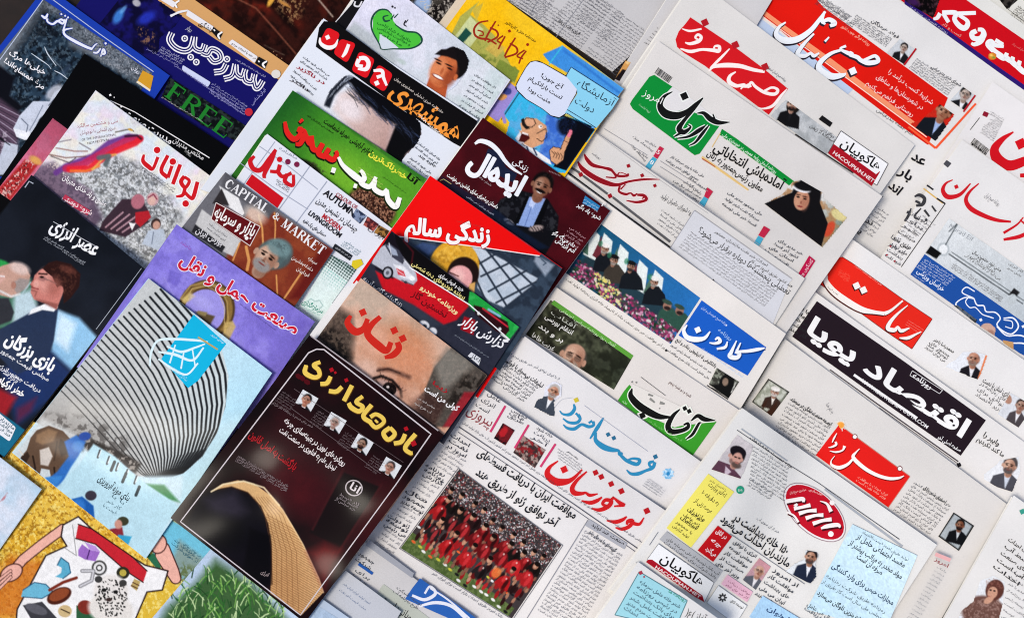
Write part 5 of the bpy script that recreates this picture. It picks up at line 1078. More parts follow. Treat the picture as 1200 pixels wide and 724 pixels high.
# ---- black magazine
item('magazine', 'black magazine with a pink panel and a white rule, under the white red-lettered one', 'magazine', (99, 63), (284, 184), (190, 330), (-40, 270), t=3.2, col='070708', side='0A0A0A', group=MAG)
crop(0, 100, 5.171)
g = Pic('cover_photo', [(320, 200), (800, 560), (500, 1000), (-20, 640)], '9A4A62')
g.g((350, 210), (180, 470), 'D87A98', .9); g.mott(40, 'B8506A', .5, 4, .6, 2); g.p([(150, 450), (240, 470), (60, 700), (-20, 640)], 'B02A2C', 12); g.mott(10, 'E8D8D0', .6, 8, .8, 4, mask=g.pm([(160, 450), (220, 470), (40, 700), (-10, 650)], 10)); g.e(215, 455, 40, 22, 30, 'D8A058', .6); g.mott(8, '3A0E12', .6, 8, .8, 5, mask=g.pm([(160, 460), (200, 500), (40, 690), (-10, 650)], 10)); g.l([(330, 210), (400, 230)], 8, '6A2A38', .7, 6); g.done()
crop(100, 130, 5.171)
stk('white_rule', [[(150, -62, 5), (300, 8, 5), (450, 100, 5), (752, 285, 6)]], 'F0F0F0', curve=False)
txt('masthead', 'مدیریت صنعت', (232, 25), (515, 205), 60, 'F4F4F4', .02); txt('subtitle', 'مختص مدیران', (528, 185), (712, 300), 44, 'D8D8D8', .01); txt('small_print', 'شماره ۵۹', (600, 245), (635, 280), 20, 'C0C0C0')
crop(0, 100, 5.171); stk('dot', [[(668, 60, 12)], [(692, 74, 6)], [(735, 130, 10)]], 'F4F4F4')

# ---- javanan
item('magazine', 'white magazine with thick red lettering, a red and purple swoosh and two children', 'magazine', (112, 106), (254, 212), (120, 420), (-40, 320), t=3.2, col='DCE0E8', side='A8AAB4', fan=(1, .5), group=MAG)
crop(0, 100, 5.171)
g = Pic('cover_photo', [(582, 36), (1312, 578), (800, 1260), (60, 740)], 'DDE0EA', step=.92)
g.mott(110, 'E8D4E4', .5, 4, .7, 2); g.mott(90, 'D4E4EC', .5, 4, .7, 6); g.mott(70, 'ECE8D0', .55, 4, .6, 9)
g.p([(170, 560), (330, 480), (560, 520), (700, 420), (900, 500), (1000, 700), (1150, 820), (900, 1200), (60, 800)], 'D0D4D6', 60, .9)
M1 = g.pm([(350, 520), (560, 520), (700, 430), (900, 500), (1050, 700), (1100, 800), (900, 1100), (560, 1000), (440, 700)], 50)
g.mott(40, '6A7076', .5, 4, .75, 4, mask=M1); g.mott(18, '4A4A4C', .54, 6, .6, 5, mask=M1); g.mott(12, 'E4E8EC', .54, 7, .75, 12, mask=M1); g.mott(9, '6A6A66', .6, 8, .5, 14, mask=M1)
g.p([(150, 500), (330, 470), (420, 560), (560, 650), (620, 800), (560, 900), (0, 700)], '5A4A5E', 40, .95); g.mott(18, '8A7488', .5, 6, .6, 15, mask=g.pm([(150, 500), (330, 470), (560, 650), (560, 900), (0, 700)], 30)); g.mott(8, 'E0D0C8', .62, 9, .8, 16, mask=g.pm([(300, 400), (460, 480), (380, 560), (260, 470)], 30))
for pts, w_, c in (([(340, 530), (400, 490), (560, 430), (660, 350), (780, 310), (850, 320)], 34, '6A3A8A'), ([(400, 505), (500, 480), (640, 400), (760, 340), (845, 325)], 44, 'B82A5A'), ([(420, 510), (540, 505), (600, 460), (700, 400), (820, 350), (850, 325)], 38, 'E02430'), ([(430, 518), (520, 520), (600, 490)], 14, 'F07A30'), ([(560, 510), (640, 430), (700, 420)], 10, 'E8C860'), ([(600, 440), (660, 430), (640, 480)], 30, '5A6468'), ([(760, 310), (830, 305), (855, 325)], 12, '2A1020')): g.l(pts, w_, c, .95, 12)
for pts, c in (([(300, 420), (400, 440), (520, 430)], '6A4038'), ([(340, 380), (450, 400), (530, 400)], '8A5048'), ([(310, 430), (420, 470), (460, 440)], '4A4044'), ([(480, 350), (550, 390)], '6A6068'), ([(700, 285), (790, 265), (810, 280)], '3A3420'), ([(350, 345), (430, 330)], '7A7080')): g.l(pts, 7, c, .8, 5)
g.e(790, 270, 16, 7, 20, 'D0A040'); 
for x, y in ((790, 210), (825, 235), (800, 235)): g.p([(x, y), (x+26, y-16), (x+40, y), (x+14, y+18)], 'D8D8DC'); g.l([(x, y), (x+26, y-16), (x+40, y)], 2, 'B0B0B8')
# the two children
crop_save = None
g.p([(650, 790), (740, 690), (860, 690), (900, 760), (900, 830), (760, 920), (600, 880), (620, 830)], '3A2A34', 8)
for i in range(4): g.l([(640+i*34, 860+i*10), (745+i*40, 770+i*12)], 10, 'B8909C', .9, 5)
g.e(835, 705, 40, 46, 20, 'B06A78', .2); g.e(925, 690, 36, 40, 10, 'C8A0A4', .2); g.e(920, 700, 22, 26, 10, 'D8B0A4', .3); g.l([(900, 680), (930, 660), (950, 690)], 8, '8A3A4A'); g.p([(820, 770), (900, 760), (915, 800), (850, 860), (820, 830)], 'B0222C', 6); g.p([(780, 830), (820, 840), (800, 880)], 'F0F0F0', 5)
g.e(945, 840, 30, 34, 15, '3A2A28', .2); g.e(948, 848, 22, 26, 15, 'C89A88', .3); g.p([(900, 880), (990, 870), (1010, 940), (960, 1000), (860, 960)], 'B8C4D4', 8); g.l([(930, 890), (920, 960)], 5, '6A7488'); g.e(1040, 960, 40, 30, 30, '8A6470', .6, .6)
g.done()
for i, (s, a, b, cc) in enumerate((('سی و هشتمین سالگرد', (465, 258), (715, 225), 'A03048'), ('سری آشنایی با نوجوانان', (485, 300), (700, 268), '7A3040'), ('OF THE INTERNATIONAL', (495, 338), (705, 305), '4A3A40'), ('FILM FESTIVAL', (530, 360), (665, 335), '4A3A40'))): txt('headline', s, a, b, 30 if i < 2 else 20, cc, .0)
crop(100, 130, 5.171)
jv = [[(355, 265, 14), (350, 305, 24), (385, 340, 28), (410, 350, 20), (440, 280, 20)], [(500, 270, 22), (460, 360, 24), (500, 405, 26)], [(530, 320, 20), (500, 405, 22)], [(575, 325, 24), (530, 445, 24)],
 [(600, 395, 22), (580, 430, 26), (605, 465, 22), (630, 425, 20), (600, 400, 18)], [(605, 465, 22), (590, 510, 22), (550, 520, 14)], [(680, 430, 24), (655, 520, 26), (635, 525, 22), (600, 490, 20)]]
stk('letter_outline', jv, 'F4F0F2', 15); stk('masthead', jv, 'CC1A22')
ds = [(435, 238), (530, 308), (608, 562)]
for x, y in ds: ell('dot_outline', x, y, 26, 26, 0, 'F4F0F2'); ell('masthead_dot', x, y, 20, 20, 0, 'CC1A22')
lines('small_print', (350, 345), (540, 480), (345, 360), 2, 14, '50505A'); 
crop(0, 200, 3.017)
txt('headline', 'عشق و یاد خدای مهربان', (220, 28), (372, 128), 26, 'F0ECEE', .02); stk('letter_outline', [[(225, 92, 20), (265, 120, 22), (315, 150, 20)]], 'B83A54', curve=False); txt('headline', 'شروع دوستی', (218, 100), (322, 158), 26, 'F4E0E4', .02)
# ================================================================ magazines
# ---- khat khati cartoon magazine
item('magazine', 'yellow and blue cartoon magazine with a speech bubble and a man raising a finger', 'magazine', (563, -22), (731, 104), (640, 240), (470, 105), t=3.2, col='F2BE12', fan=(-5, -2), page_col='D8C8B0', group=MAG)
crop(520, 0, 5.171)
g = Pic('cover_drawing', [(222, -110), (1092, 538), (720, 1035), (-130, 400)], 'F4BC10', step=1.0)
g.mott(160, 'F8CC30', .5, 3, .6, 2)
g.p([(215, 10), (160, 90), (240, 150), (330, 240), (440, 470), (430, 510), (300, 420), (30, 240), (100, 100)], 'A8A850'); g.p([(160, 100), (60, 230), (150, 300), (240, 180)], 'C8D098'); g.p([(135, 170), (170, 205), (110, 270), (78, 240)], '1C4A40'); g.p([(170, 60), (240, 20), (200, 130)], 'C8B040')
g.mott(26, '6A7A30', .58, 6, .8, 6, mask=g.pm([(200, 240), (440, 400), (440, 510), (160, 300)], 16)); g.p([(340, 360), (460, 430), (430, 500), (310, 420)], '7A8A38'); g.p([(300, 250), (380, 290), (320, 350), (250, 300)], 'D8B050', 8, .7)
g.p([(720, 278), (1092, 538), (1040, 610), (640, 380), (600, 330)], '3A8AD8'); g.g((720, 280), (1080, 560), '58A8E8', .5); g.l([(730, 310), (1060, 560)], 14, '2A6AC0', .7, 12); g.l([(720, 280), (640, 390)], 8, '3AB8D8')
g.p([(440, 520), (350, 680), (600, 1000), (900, 1000), (1000, 760), (700, 700)], '38B4E4')
g.p([(400, 500), (456, 545), (330, 740), (230, 724), (300, 640)], '9A8AD0'); g.l([(460, 560), (350, 724)], 6, '202028')
g.l([(330, 620), (360, 700), (370, 740)], 22, '9A8AD0'); g.e(355, 590, 30, 18, -20, 'D89A5A'); g.e(385, 555, 26, 22, 0, '3A4488')
g.p([(700, 690), (930, 775), (900, 860), (760, 1060), (500, 1000)], '0A0C14'); g.p([(1092, 530), (1130, 560), (950, 800), (890, 775), (1060, 590)], '58A8E8')
g.done()
crop(600, 60, 5.171)
g = Pic('cartoon_figure', [(60, 300), (520, 480), (330, 760), (-120, 600)], '38B4E4', clip=[(125, 330), (240, 395), (390, 370), (508, 468), (320, 740), (200, 724), (-60, 600), (20, 300)])
g.p([(210, 380), (400, 470), (300, 700), (150, 660), (190, 520)], '3A6AC8'); g.mott(40, '7AA8E0', .55, 4, .5, 4); g.p([(390, 390), (508, 468), (330, 724), (250, 700), (340, 560), (370, 470)], '0A0C14'); g.e(330, 450, 55, 60, 20, '101830', .5); g.mott(8, '0A0C14', .5, 10, .9, 7, mask=g.pm([(270, 380), (400, 400), (380, 520), (300, 500)], 20))
SK = 'D8A078'
g.p([(60, 470), (110, 500), (150, 540), (100, 600), (40, 560), (20, 530)], 'E4E4EC'); g.p([(40, 480), (140, 500), (210, 455), (205, 500), (190, 560), (120, 590), (70, 560), (90, 540)], SK); g.e(120, 500, 90, 60, 30, SK, .1, .0)
g.p([(50, 440), (85, 400), (150, 410), (205, 450), (215, 490), (150, 500), (110, 520), (60, 490)], SK); g.e(105, 435, 34, 26, 15, 'E0A884'); g.l([(72, 420), (90, 405), (130, 410), (145, 440), (120, 462), (85, 455), (72, 420)], 4, '241814'); g.p([(62, 450), (55, 415), (72, 405), (78, 440), (110, 470), (85, 475)], '1C1614')
g.p([(62, 490), (100, 505), (108, 530), (75, 555), (40, 545)], '4A1210'); g.p([(60, 488), (100, 502), (98, 512), (62, 500)], 'F4F0F0'); g.e(172, 458, 12, 11, 0, 'F4F0EC'); g.e(176, 458, 4, 4, 0, '141414')
g.l([(150, 500), (205, 470), (212, 520), (180, 550), (150, 530)], 4, '241814'); g.l([(60, 560), (110, 600), (150, 590)], 4, '241814')
g.p([(40, 570), (130, 590), (230, 660), (240, 690), (150, 650), (60, 610)], 'EEF0F4'); g.l([(90, 580), (100, 610)], 9, '2A3858'); g.l([(130, 590), (150, 630)], 9, '2A3858')
g.p([(228, 600), (250, 580), (300, 590), (318, 610), (310, 660), (270, 690), (235, 665)], SK)
g.p([(290, 600), (318, 530), (350, 480), (368, 490), (340, 560), (318, 612)], SK); g.e(350, 500, 15, 24, 25, 'E87A90'); g.l([(292, 598), (320, 528), (345, 485)], 3.5, '241814'); g.l([(368, 490), (342, 560), (318, 615)], 3.5, '241814'); g.l([(318, 545), (342, 555)], 3, '6A4030')
for i in range(4): g.l([(240+i*18, 605+i*5), (258+i*16, 625+i*5), (250+i*16, 645+i*4)], 3.5, '3A2418')
g.l([(228, 600), (250, 580), (300, 590)], 3.5, '241814'); g.l([(310, 660), (270, 690), (235, 665), (226, 605)], 3.5, '241814'); g.done()
crop(520, 0, 5.171)
kk = [[(270, 128, 7), (215, 140, 9), (185, 175, 11), (190, 215, 11), (225, 235, 11), (270, 240, 10), (320, 270, 8)], [(205, 185, 7), (235, 195, 7), (238, 215, 6), (215, 218, 6)], [(315, 130, 8), (270, 205, 10), (250, 250, 9)], [(280, 170, 8), (320, 190, 10), (325, 225, 10), (265, 258, 9)], [(360, 218, 8), (325, 245, 8), (345, 262, 8)], [(372, 222, 8), (345, 270, 9), (330, 300, 8)],
 [(435, 230, 8), (390, 300, 10), (368, 345, 9)], [(400, 265, 8), (440, 290, 10), (440, 325, 10), (370, 350, 9)], [(490, 305, 8), (445, 340, 8), (480, 358, 8)], [(500, 310, 8), (470, 350, 9), (455, 388, 7)]]
stk('masthead', kk, '9A2A18', 2); stk('masthead_dot', [[(398, 190, 16)], [(508, 272, 16)], [(330, 155, 8)]], '9A2A18')
txt('small_print', 'هفته‌نامه طنز و کاریکاتور', (372, 140), (555, 262), 26, '3A2A10', .015)
bub = [(555, 372), (600, 385), (800, 500), (812, 525), (800, 570), (770, 620), (735, 690), (700, 712), (650, 700), (600, 660), (500, 600), (445, 545), (440, 520), (465, 470), (500, 410), (525, 380)]
stk('bubble_outline', [[(x, y, 8) for x, y in bub+bub[:1]]], '1A1A24'); pan('speech_bubble', bub, 'D4DCF0')
for s, a, b, h in (('آخ جون!', (585, 462), (715, 540), 34), ('تست بارانکی‌ام', (512, 480), (712, 605), 36), ('مثبت بود!', (505, 545), (642, 632), 34)): txt('speech_text', s, a, b, h, '14141C', .02)
crop(600, 60, 5.171)
pan('sky_panel', [(355, 98), (650, 285), (608, 350), (510, 468), (320, 375), (395, 260), (395, 235), (330, 155)], '8AD0EC')
stk('panel_outline', [[(325, 155, 5), (358, 98, 5), (650, 285, 5)], [(335, 355, 5), (425, 410, 4), (508, 465, 5)], [(330, 375, 4), (400, 420, 4), (500, 482, 4)]], '1A2A4A', curve=False)
txt('headline', 'آزمایشگاه', (388, 205), (608, 335), 62, '182030', .0); txt('headline', 'دولت', (375, 310), (490, 378), 60, '182030', .0)

# ---- shadkami, pale magazine
item('magazine', 'pale lavender magazine with a green heart shape and a smiling dark-haired man', 'magazine', (438, -32), (598, 94), (510, 225), (352, 95), t=3.4, col='D6D8E8', side='C2CAD2', fan=(-2, -1), group=MAG)
crop(370, 0, 5.171)
g = Pic('cover_photo', [(360, -160), (1170, 480), (725, 1160), (-90, 500)], 'D8D8EA', step=1.0)
g.g((400, 100), (900, 700), 'C4D4D4', .9); g.mott(90, 'E6E4F0', .5, 4, .5, 3); g.p([(185, 185), (235, 135), (440, 270), (500, 330), (470, 440), (300, 330)], 'AEB8BC', 30, .8); g.e(520, 375, 30, 14, 30, 'B0C0BC', .8, .8)
g.done()
crop(370, 0, 5.171)
pan('black_corner', [(120, 130), (215, 30), (250, -50), (330, -50), (180, 185), (140, 160)], '151316'); stk('white_edge', [[(118, 138, 5), (215, 28, 5), (262, -50, 5)]], 'D8D8DC', curve=False); stk('corner_letters', [[(240, 10, 9), (235, 35, 10), (262, 40, 10), (280, 10, 8)]], 'E0E0E4')
heart = [(385, 270), (345, 180), (348, 110), (380, 65), (430, 60), (462, 85), (470, 130), (500, 165), (560, 190), (620, 205), (640, 240), (620, 280), (560, 298), (470, 298)]
pan('heart_emblem', heart, '4ABE3C'); pan('heart_gap', [(388, 205), (420, 225), (500, 290), (500, 305), (410, 305), (385, 270)], 'CCD6E0')
stk('heart_outline', [[(x, y, w_) for (x, y), w_ in zip([(460, 90), (430, 62), (380, 65), (342, 110), (340, 180), (385, 268), (400, 300), (470, 298), (570, 296), (630, 270), (642, 235), (610, 200), (540, 190), (480, 150)], [4, 9, 11, 12, 10, 8, 6, 8, 9, 11, 12, 10, 11, 6])]], '1E4A3C')
stk('leaf_curl', [[(440, 95, 6), (410, 105, 10), (420, 130, 12), (450, 125, 8)], [(475, 90, 5), (455, 120, 9)], [(500, 85, 5), (475, 110, 8)]], '1E4A3C'); stk('masthead_dot', [[(465, 42, 12)], [(480, 50, 9)], [(545, 125, 8), (535, 150, 8), (550, 162, 6)], [(560, 120, 5), (545, 140, 5)]], '1A1A22')
for i, (a, b, s) in enumerate((((372, 140), (575, 262), 'خانواده شادکامی'), ((372, 172), (570, 280), 'و موفقیت شادکامی'), ((378, 205), (520, 285), 'ماهنامه'))): txt('emblem_text', s, a, b, 26, '186A28', .01)
g = Pic('portrait_photo', [(640, 270), (940, 270), (940, 640), (640, 560)], 'D2D8E8', clip=[(660, 540), (672, 470), (690, 380), (720, 330), (770, 290), (830, 280), (900, 310), (930, 370), (915, 430), (880, 480), (850, 520), (800, 560), (790, 610), (735, 590)])
g.e(835, 385, 92, 104, 25, '120F10', .06); g.p([(665, 530), (690, 470), (800, 520), (785, 600), (730, 590)], 'B4542E'); g.e(775, 430, 74, 108, 28, 'C4683C', .1); g.e(740, 420, 44, 74, 28, 'DE8A5C', .7, .9); g.e(815, 470, 34, 66, 30, '8A3A20', .7, .7); g.p([(720, 330), (760, 300), (840, 300), (860, 370), (800, 345), (745, 335)], '161112', 8)
for x, y in ((745, 385), (812, 418)): g.e(x, y, 17, 6, 28, '2A1410', .4); g.e(x-4, y-20, 24, 5, 26, '2A1612', .4)
g.e(765, 432, 9, 22, 25, 'A8502C', .6, .7); g.e(740, 468, 40, 13, 28, '8A3020', .3); g.e(741, 467, 33, 8, 28, 'F4F0EA', .25); g.e(848, 470, 12, 20, 20, 'C8683C'); g.p([(735, 590), (780, 590), (790, 612), (760, 612)], '6A9AC8'); g.done()
crop(520, 0, 5.171)
for i in range(8): lines('headline_block', (185-i*16, 455+i*31), (312-i*16, 540+i*31), (185-i*16, 455+i*31), 1, 19, '3A424A', .01)
# pale pages of the same pile, right of the column of type

# ---- hamshahri javan
item('magazine', 'white magazine with red letter squares on a black band above a man\'s dark hair', 'magazine', (379, 22), (560, 140), (465, 300), (235, 222), t=3.2, col='DCE2EC', side='C8CED6', fan=(-1, .5), group=MAG)
crop(370, 0, 5.171)
pan('banner', [(120, 135), (190, 190), (500, 420), (980, 735), (905, 905), (830, 865), (480, 635), (0, 285), (20, 170), (50, 130)], '0F0D0E')
for q in ([(70, 165), (150, 205), (100, 315), (15, 270)], [(150, 235), (245, 265), (190, 385), (105, 325)], [(265, 310), (360, 360), (310, 480), (215, 430)], [(380, 390), (470, 450), (415, 560), (320, 500)]): rpan('letter_square', q, 26, 'D81820')
stk('masthead', [[(25, 230, 8), (30, 265, 20), (70, 290, 26), (115, 280, 20), (135, 240, 6)], [(72, 228, 24)], [(200, 270, 20), (180, 320, 22), (160, 348, 12)], [(262, 355, 24), (300, 355, 26), (320, 385, 26), (305, 420, 26), (255, 420, 10)], [(262, 360, 26), (250, 395, 22), (285, 405, 22)], [(350, 430, 16), (400, 430, 22), (410, 470, 20), (430, 520, 14)], [(415, 455, 16), (370, 470, 22)], [(370, 505, 26)]], 'F2F0F0')
crop(340, 60, 5.171)
ham = 'همشهری'
txt('masthead', ham, (596, 262), (1005, 556), 165, 'F0963A', .03, sh=None); txt('small_print', 'هفته‌نامه خبری تحلیلی همشهری جوان', (630, 170), (925, 380), 24, 'C8C0B8', .01); txt('small_print', 'سه‌شنبه ۳۷۸', (770, 395), (925, 520), 24, 'E8E0D8', .02)
g = Pic('hair_photo', [(380, 120), (640, 290), (890, 480), (640, 760)], 'DCE2EC') if False else Pic('hair_photo', [(300, 100), (860, 470), (640, 760), (140, 330)], 'DCE2EC', clip=[(290, 185), (340, 145), (400, 150), (530, 240), (640, 330), (760, 405), (790, 440), (795, 500), (770, 560), (730, 600), (690, 640), (640, 740), (200, 400), (205, 310), (240, 240)])
g.p([(260, 350), (300, 260), (400, 220), (620, 420), (580, 600), (400, 500)], 'D8C4C0', 40); g.g((300, 300), (620, 560), 'A87E74', .7); g.e(360, 350, 90, 60, 35, 'E8E0E4', .8, .8)
g.p([(205, 330), (240, 240), (330, 150), (400, 160), (330, 210), (270, 270), (240, 345)], '1A1E28', 14); g.p([(330, 170), (420, 150), (800, 420), (790, 560), (660, 650), (600, 600), (650, 450), (560, 400), (430, 290), (370, 200)], '0A0A0E', 16)
g.p([(580, 600), (640, 450), (700, 430), (780, 500), (700, 620), (650, 760)], '0A0A0C', 12)
rr = np.random.default_rng(5)
for k in range(120):
    x, y = rr.uniform(330, 760), 0; y = 175+(x-330)*.72+rr.uniform(-10, 70); g.l([(x, y), (x+rr.uniform(20, 40), y+rr.uniform(20, 34)), (x+rr.uniform(50, 70), y+rr.uniform(50, 80))], rr.uniform(1.5, 5), rr.choice(['10141C', '2A3450', '0A0A0E', '3A4868']), .55, 4)
for k in range(30):
    x = rr.uniform(225, 330); g.l([(x, 300-(x-225)*1.2), (x+30, 250-(x-225)), (x+90, 200-(x-225)*.6)], rr.uniform(1.5, 4), rr.choice(['10141C', '5A6478', 'A8B0BC']), .6, 3)
g.done()
for a, b, c, n, cc in (((75, 40), (235, 155), (60, 62), 2, '2A3038'), ((18, 120), (155, 240), (0, 150), 2, '2A3038')): lines('headline_block', a, b, c, n, 19, cc, .015)
txt('headline', 'در ناگزیر', (40, 98), (205, 205), 30, '9A2030', .02); txt('headline', 'داکتر', (0, 175), (110, 250), 28, '2A2028', .02)
lines('headline_block', (770, 560), (905, 665), (752, 582), 2, 19, '2A3038', .015); txt('headline', 'جایزه چند', (775, 635), (880, 705), 26, '22262E', .02); lines('headline_block', (725, 650), (850, 745), (690, 690), 3, 19, '2A3038', .015)

# ---- idea-al, maroon
item('magazine', 'dark maroon magazine with a moustached man in a black jacket, arms folded', 'magazine', (566, 138), (715, 247), (590, 420), (440, 310), t=3.2, col='3A0A10', side='2A080C', fan=(-1, .5), group=MAG)
crop(520, 130, 4.525)
g = Pic('cover_photo', [(208, 36), (882, 530), (560, 960), (-110, 480)], '380A10', step=.92)
g.mott(160, '4E0E16', .5, 3, .8, 2); g.g((700, 500), (900, 600), '4A0C14', .6)
g.p([(240, 560), (300, 470), (400, 420), (480, 440), (560, 480), (610, 560), (600, 660), (540, 760), (420, 760), (300, 660)], '0E0E12', 8); g.mott(26, '34363E', .58, 6, .6, 4, mask=g.pm([(250, 560), (300, 470), (400, 420), (460, 440), (400, 600), (300, 620)], 14)); g.mott(22, '3A3C42', .58, 6, .6, 6, mask=g.pm([(540, 480), (610, 560), (600, 640), (520, 620), (500, 560)], 14))
g.p([(450, 455), (540, 465), (470, 620), (385, 605)], '86A0D4', 5); g.p([(468, 455), (500, 470), (470, 520), (452, 500)], 'B8C8EC', 4); g.l([(465, 510), (430, 610)], 3, '4A62A0'); g.p([(440, 450), (455, 455), (395, 600), (375, 590)], '08080A', 4); g.p([(545, 460), (560, 480), (500, 640), (470, 620)], '08080A', 4)
face(g, 520, 398, 56, 22, skin='865A46', hair='0E0A0A', smile=True); g.e(512, 424, 30, 9, 25, '120A08', .3); g.mott(10, '2A2220', .58, 6, .5, 4, mask=g.pm([(490, 330), (540, 312), (590, 350), (590, 390), (550, 350)], 10))
g.e(345, 588, 30, 12, 30, 'D8D4D8', .4); g.l([(320, 590), (345, 580), (370, 600)], 6, '18181C'); g.e(490, 622, 38, 16, -10, '9A8A86', .4)
for i in range(4): g.l([(460+i*18, 612+i*3), (478+i*16, 636+i*2)], 4, '2A2224')
g.l([(560, 320), (620, 345)], 4, 'D8D8D8', .5, 3)
g.p([(-20, 340), (80, 400), (290, 530), (420, 640), (560, 724), (400, 760), (60, 560)], '101C34', 14, .75); g.done()
pan('navy_panel', [(235, 200), (290, 215), (330, 300), (390, 335), (370, 380), (200, 300)], '1A2038')
stk('masthead', [[(165, 175, 12), (195, 160, 22), (245, 175, 26), (290, 215, 24), (325, 265, 20), (365, 305, 16), (415, 338, 8)]], 'E8ECF2'); txt('masthead', 'ایده‌ال', (122, 292), (398, 452), 150, 'E8ECF2', .05, res=5)
txt('subtitle', 'زندگی', (362, 275), (440, 325), 46, 'F0F0F4', .01); txt('small_print', 'شماره ۱۴۵', (185, 355), (250, 400), 16, 'B0A0A4')
txt('headline', 'داستان پرماجرای سارق جانشین می‌خواست', (15, 345), (282, 520), 30, 'F0F0F0', .02); stk('corner_mark', [[(-20, 370, 3), (0, 362, 3), (40, 388, 3)]], 'C8B878', curve=False); lines('small_print', (120, 455), (262, 555), (120, 455), 1, 15, 'A8B0C8')
pan('blue_box', [(750, 450), (830, 505), (815, 530), (735, 490)], '2A7AB0'); lines('small_print', (745, 470), (820, 520), (740, 485), 2, 13, 'C8E0F0'); txt('headline', '۲', (832, 500), (848, 512), 30, 'F4F4F4', .02); txt('headline', 'شروع یاد بگیر', (705, 505), (828, 580), 30, 'F0F0F0', .02)
lines('small_print', (665, 620), (750, 680), (625, 670), 4, 18, 'C09098'); txt('headline', 'دلم می‌گه بگو', (575, 650), (690, 724), 30, 'F0F0F0', .02); txt('headline', 'آدم بزرگش', (590, 690), (690, 755), 32, 'F0F0F0', .02)

# ---- sib-e sabz
item('magazine', 'green magazine with red and white lettering and a curly brown head of hair', 'magazine', (343, 106), (500, 210), (385, 370), (225, 270), t=3.2, col='2F6E22', side='1E4A18', group=MAG)
crop(270, 110, 5.171)
g = Pic('cover_photo', [(380, -18), (1190, 520), (900, 950), (90, 380)], '2E7A22', step=1.0)
g.g((300, 0), (900, 500), '5A9E28', .9); g.e(700, 480, 200, 120, 35, '7AB82E', .9, .7); g.g((380, 300), (250, 150), '1E5A20', .9)
g.p([(450, -10), (1190, 500), (1170, 540), (440, 20)], '2A6A24', 14, .8); g.p([(650, 110), (760, 150), (930, 320), (900, 340)], '7A8A50', 20, .6); g.l([(660, 115), (930, 315)], 6, '5A4A3A', .7, 5)
g.e(860, 680, 150, 110, 35, '4A2A1E', .25); g.e(480, 450, 80, 34, 35, '1E2412', .4)
M1 = g.pm([(720, 610), (800, 570), (920, 610), (1010, 700), (960, 800), (740, 780)], 20); g.mott(9, 'A87A60', .5, 9, .9, 4, mask=M1); g.mott(8, '1E100C', .55, 9, .9, 6, mask=M1); g.mott(8, '3A3A28', .5, 8, .9, 9, mask=g.pm([(420, 430), (500, 410), (580, 480), (500, 500)], 14)); g.done()
sb = [[(330, 170, 18), (345, 235, 30), (385, 275, 32), (420, 250, 26), (425, 200, 22)], [(405, 215, 26), (450, 235, 30), (425, 300, 28), (395, 305, 20)], [(440, 155, 18), (418, 175, 14)], [(450, 235, 26), (480, 300, 30), (500, 290, 26)], [(490, 255, 28), (500, 330, 32), (530, 345, 28)], [(560, 300, 28), (535, 360, 32), (580, 385, 30)], [(600, 330, 26), (580, 370, 30), (620, 400, 32), (645, 370, 26), (640, 345, 18)]]
stk('letter_shadow', sb, '1A1A10', 8, off=(-4, 8)); stk('masthead', sb, 'DE2420', 2)
sw = [[(650, 385, 22), (680, 440, 26), (740, 505, 36), (800, 550, 34), (840, 555, 28), (800, 500, 26), (795, 470, 24)], [(760, 560, 34), (740, 552, 26)], [(850, 480, 24), (880, 530, 32), (860, 560, 30), (900, 590, 32), (940, 540, 24)], [(925, 565, 30), (945, 610, 32), (1000, 640, 34), (1010, 580, 26)], [(1000, 600, 30), (1010, 650, 34), (1060, 680, 34), (1080, 640, 28)]]
crop(340, 130, 5.171)
sw = [[(293, 280, 18), (320, 330, 26), (380, 385, 38), (430, 420, 34), (452, 410, 26), (440, 375, 24), (425, 360, 22)], [(452, 400, 26), (430, 435, 30), (475, 460, 30), (500, 440, 26), (520, 400, 22)], [(515, 420, 24), (510, 470, 30), (560, 500, 32), (590, 475, 24)], [(585, 480, 26), (595, 540, 32), (640, 580, 34), (665, 525, 26)], [(385, 452, 26), (405, 458, 26)], [(250, 356, 32), (275, 364, 32)]]
stk('letter_shadow', sw, '16240E', 9, off=(-3, 8)); stk('masthead', sw, 'F4F4F0')
txt('headline', 'لوازم آرایشی همراه شماست', (200, 70), (485, 268), 44, '141A10', .03); txt('headline', 'خطرناک‌ترین', (475, 262), (698, 415), 48, 'EEE84A', .03); txt('headline', 'آنا', (700, 400), (758, 450), 52, '12180E', .03)
lines('small_print', (410, 340), (560, 450), (400, 355), 2, 12, 'C8E070'); lines('small_print', (100, 30), (260, 140), (100, 30), 1, 18, '142A10', .02); lines('small_print', (560, 400), (700, 500), (560, 400), 1, 13, '2A5A1A')

# ---- manzel
item('magazine', 'white tiled-pattern magazine with red lettering, a solid red block and English words', 'magazine', (313, 157), (461, 269), (348, 430), (205, 320), t=3.2, col='DEE2EC', side='C8CCD4', fan=(-1, .6), group=MAG)
crop(270, 110, 5.171)
stk('tile_joint', [[(270, 290, 5), (190, 400, 5), (100, 520, 5), (20, 640, 5)], [(480, 440, 6), (360, 610, 6), (280, 720, 6)], [(585, 530, 6), (430, 740, 6), (330, 880, 6)], [(175, 318, 5), (340, 430, 5), (530, 580, 5)], [(60, 420, 5), (250, 560, 5), (470, 700, 5)]], 'A0A8BA', curve=False)
mz = [[(145, 380, 22), (120, 420, 26), (150, 465, 28), (190, 455, 26), (230, 400, 22), (275, 340, 16)], [(270, 340, 14), (210, 460, 22), (200, 500, 22)], [(300, 430, 22), (240, 470, 20), (215, 510, 16)], [(300, 400, 20), (320, 440, 22), (350, 470, 22), (380, 480, 18), (350, 500, 20), (375, 540, 20), (320, 540, 22), (290, 470, 20)]]
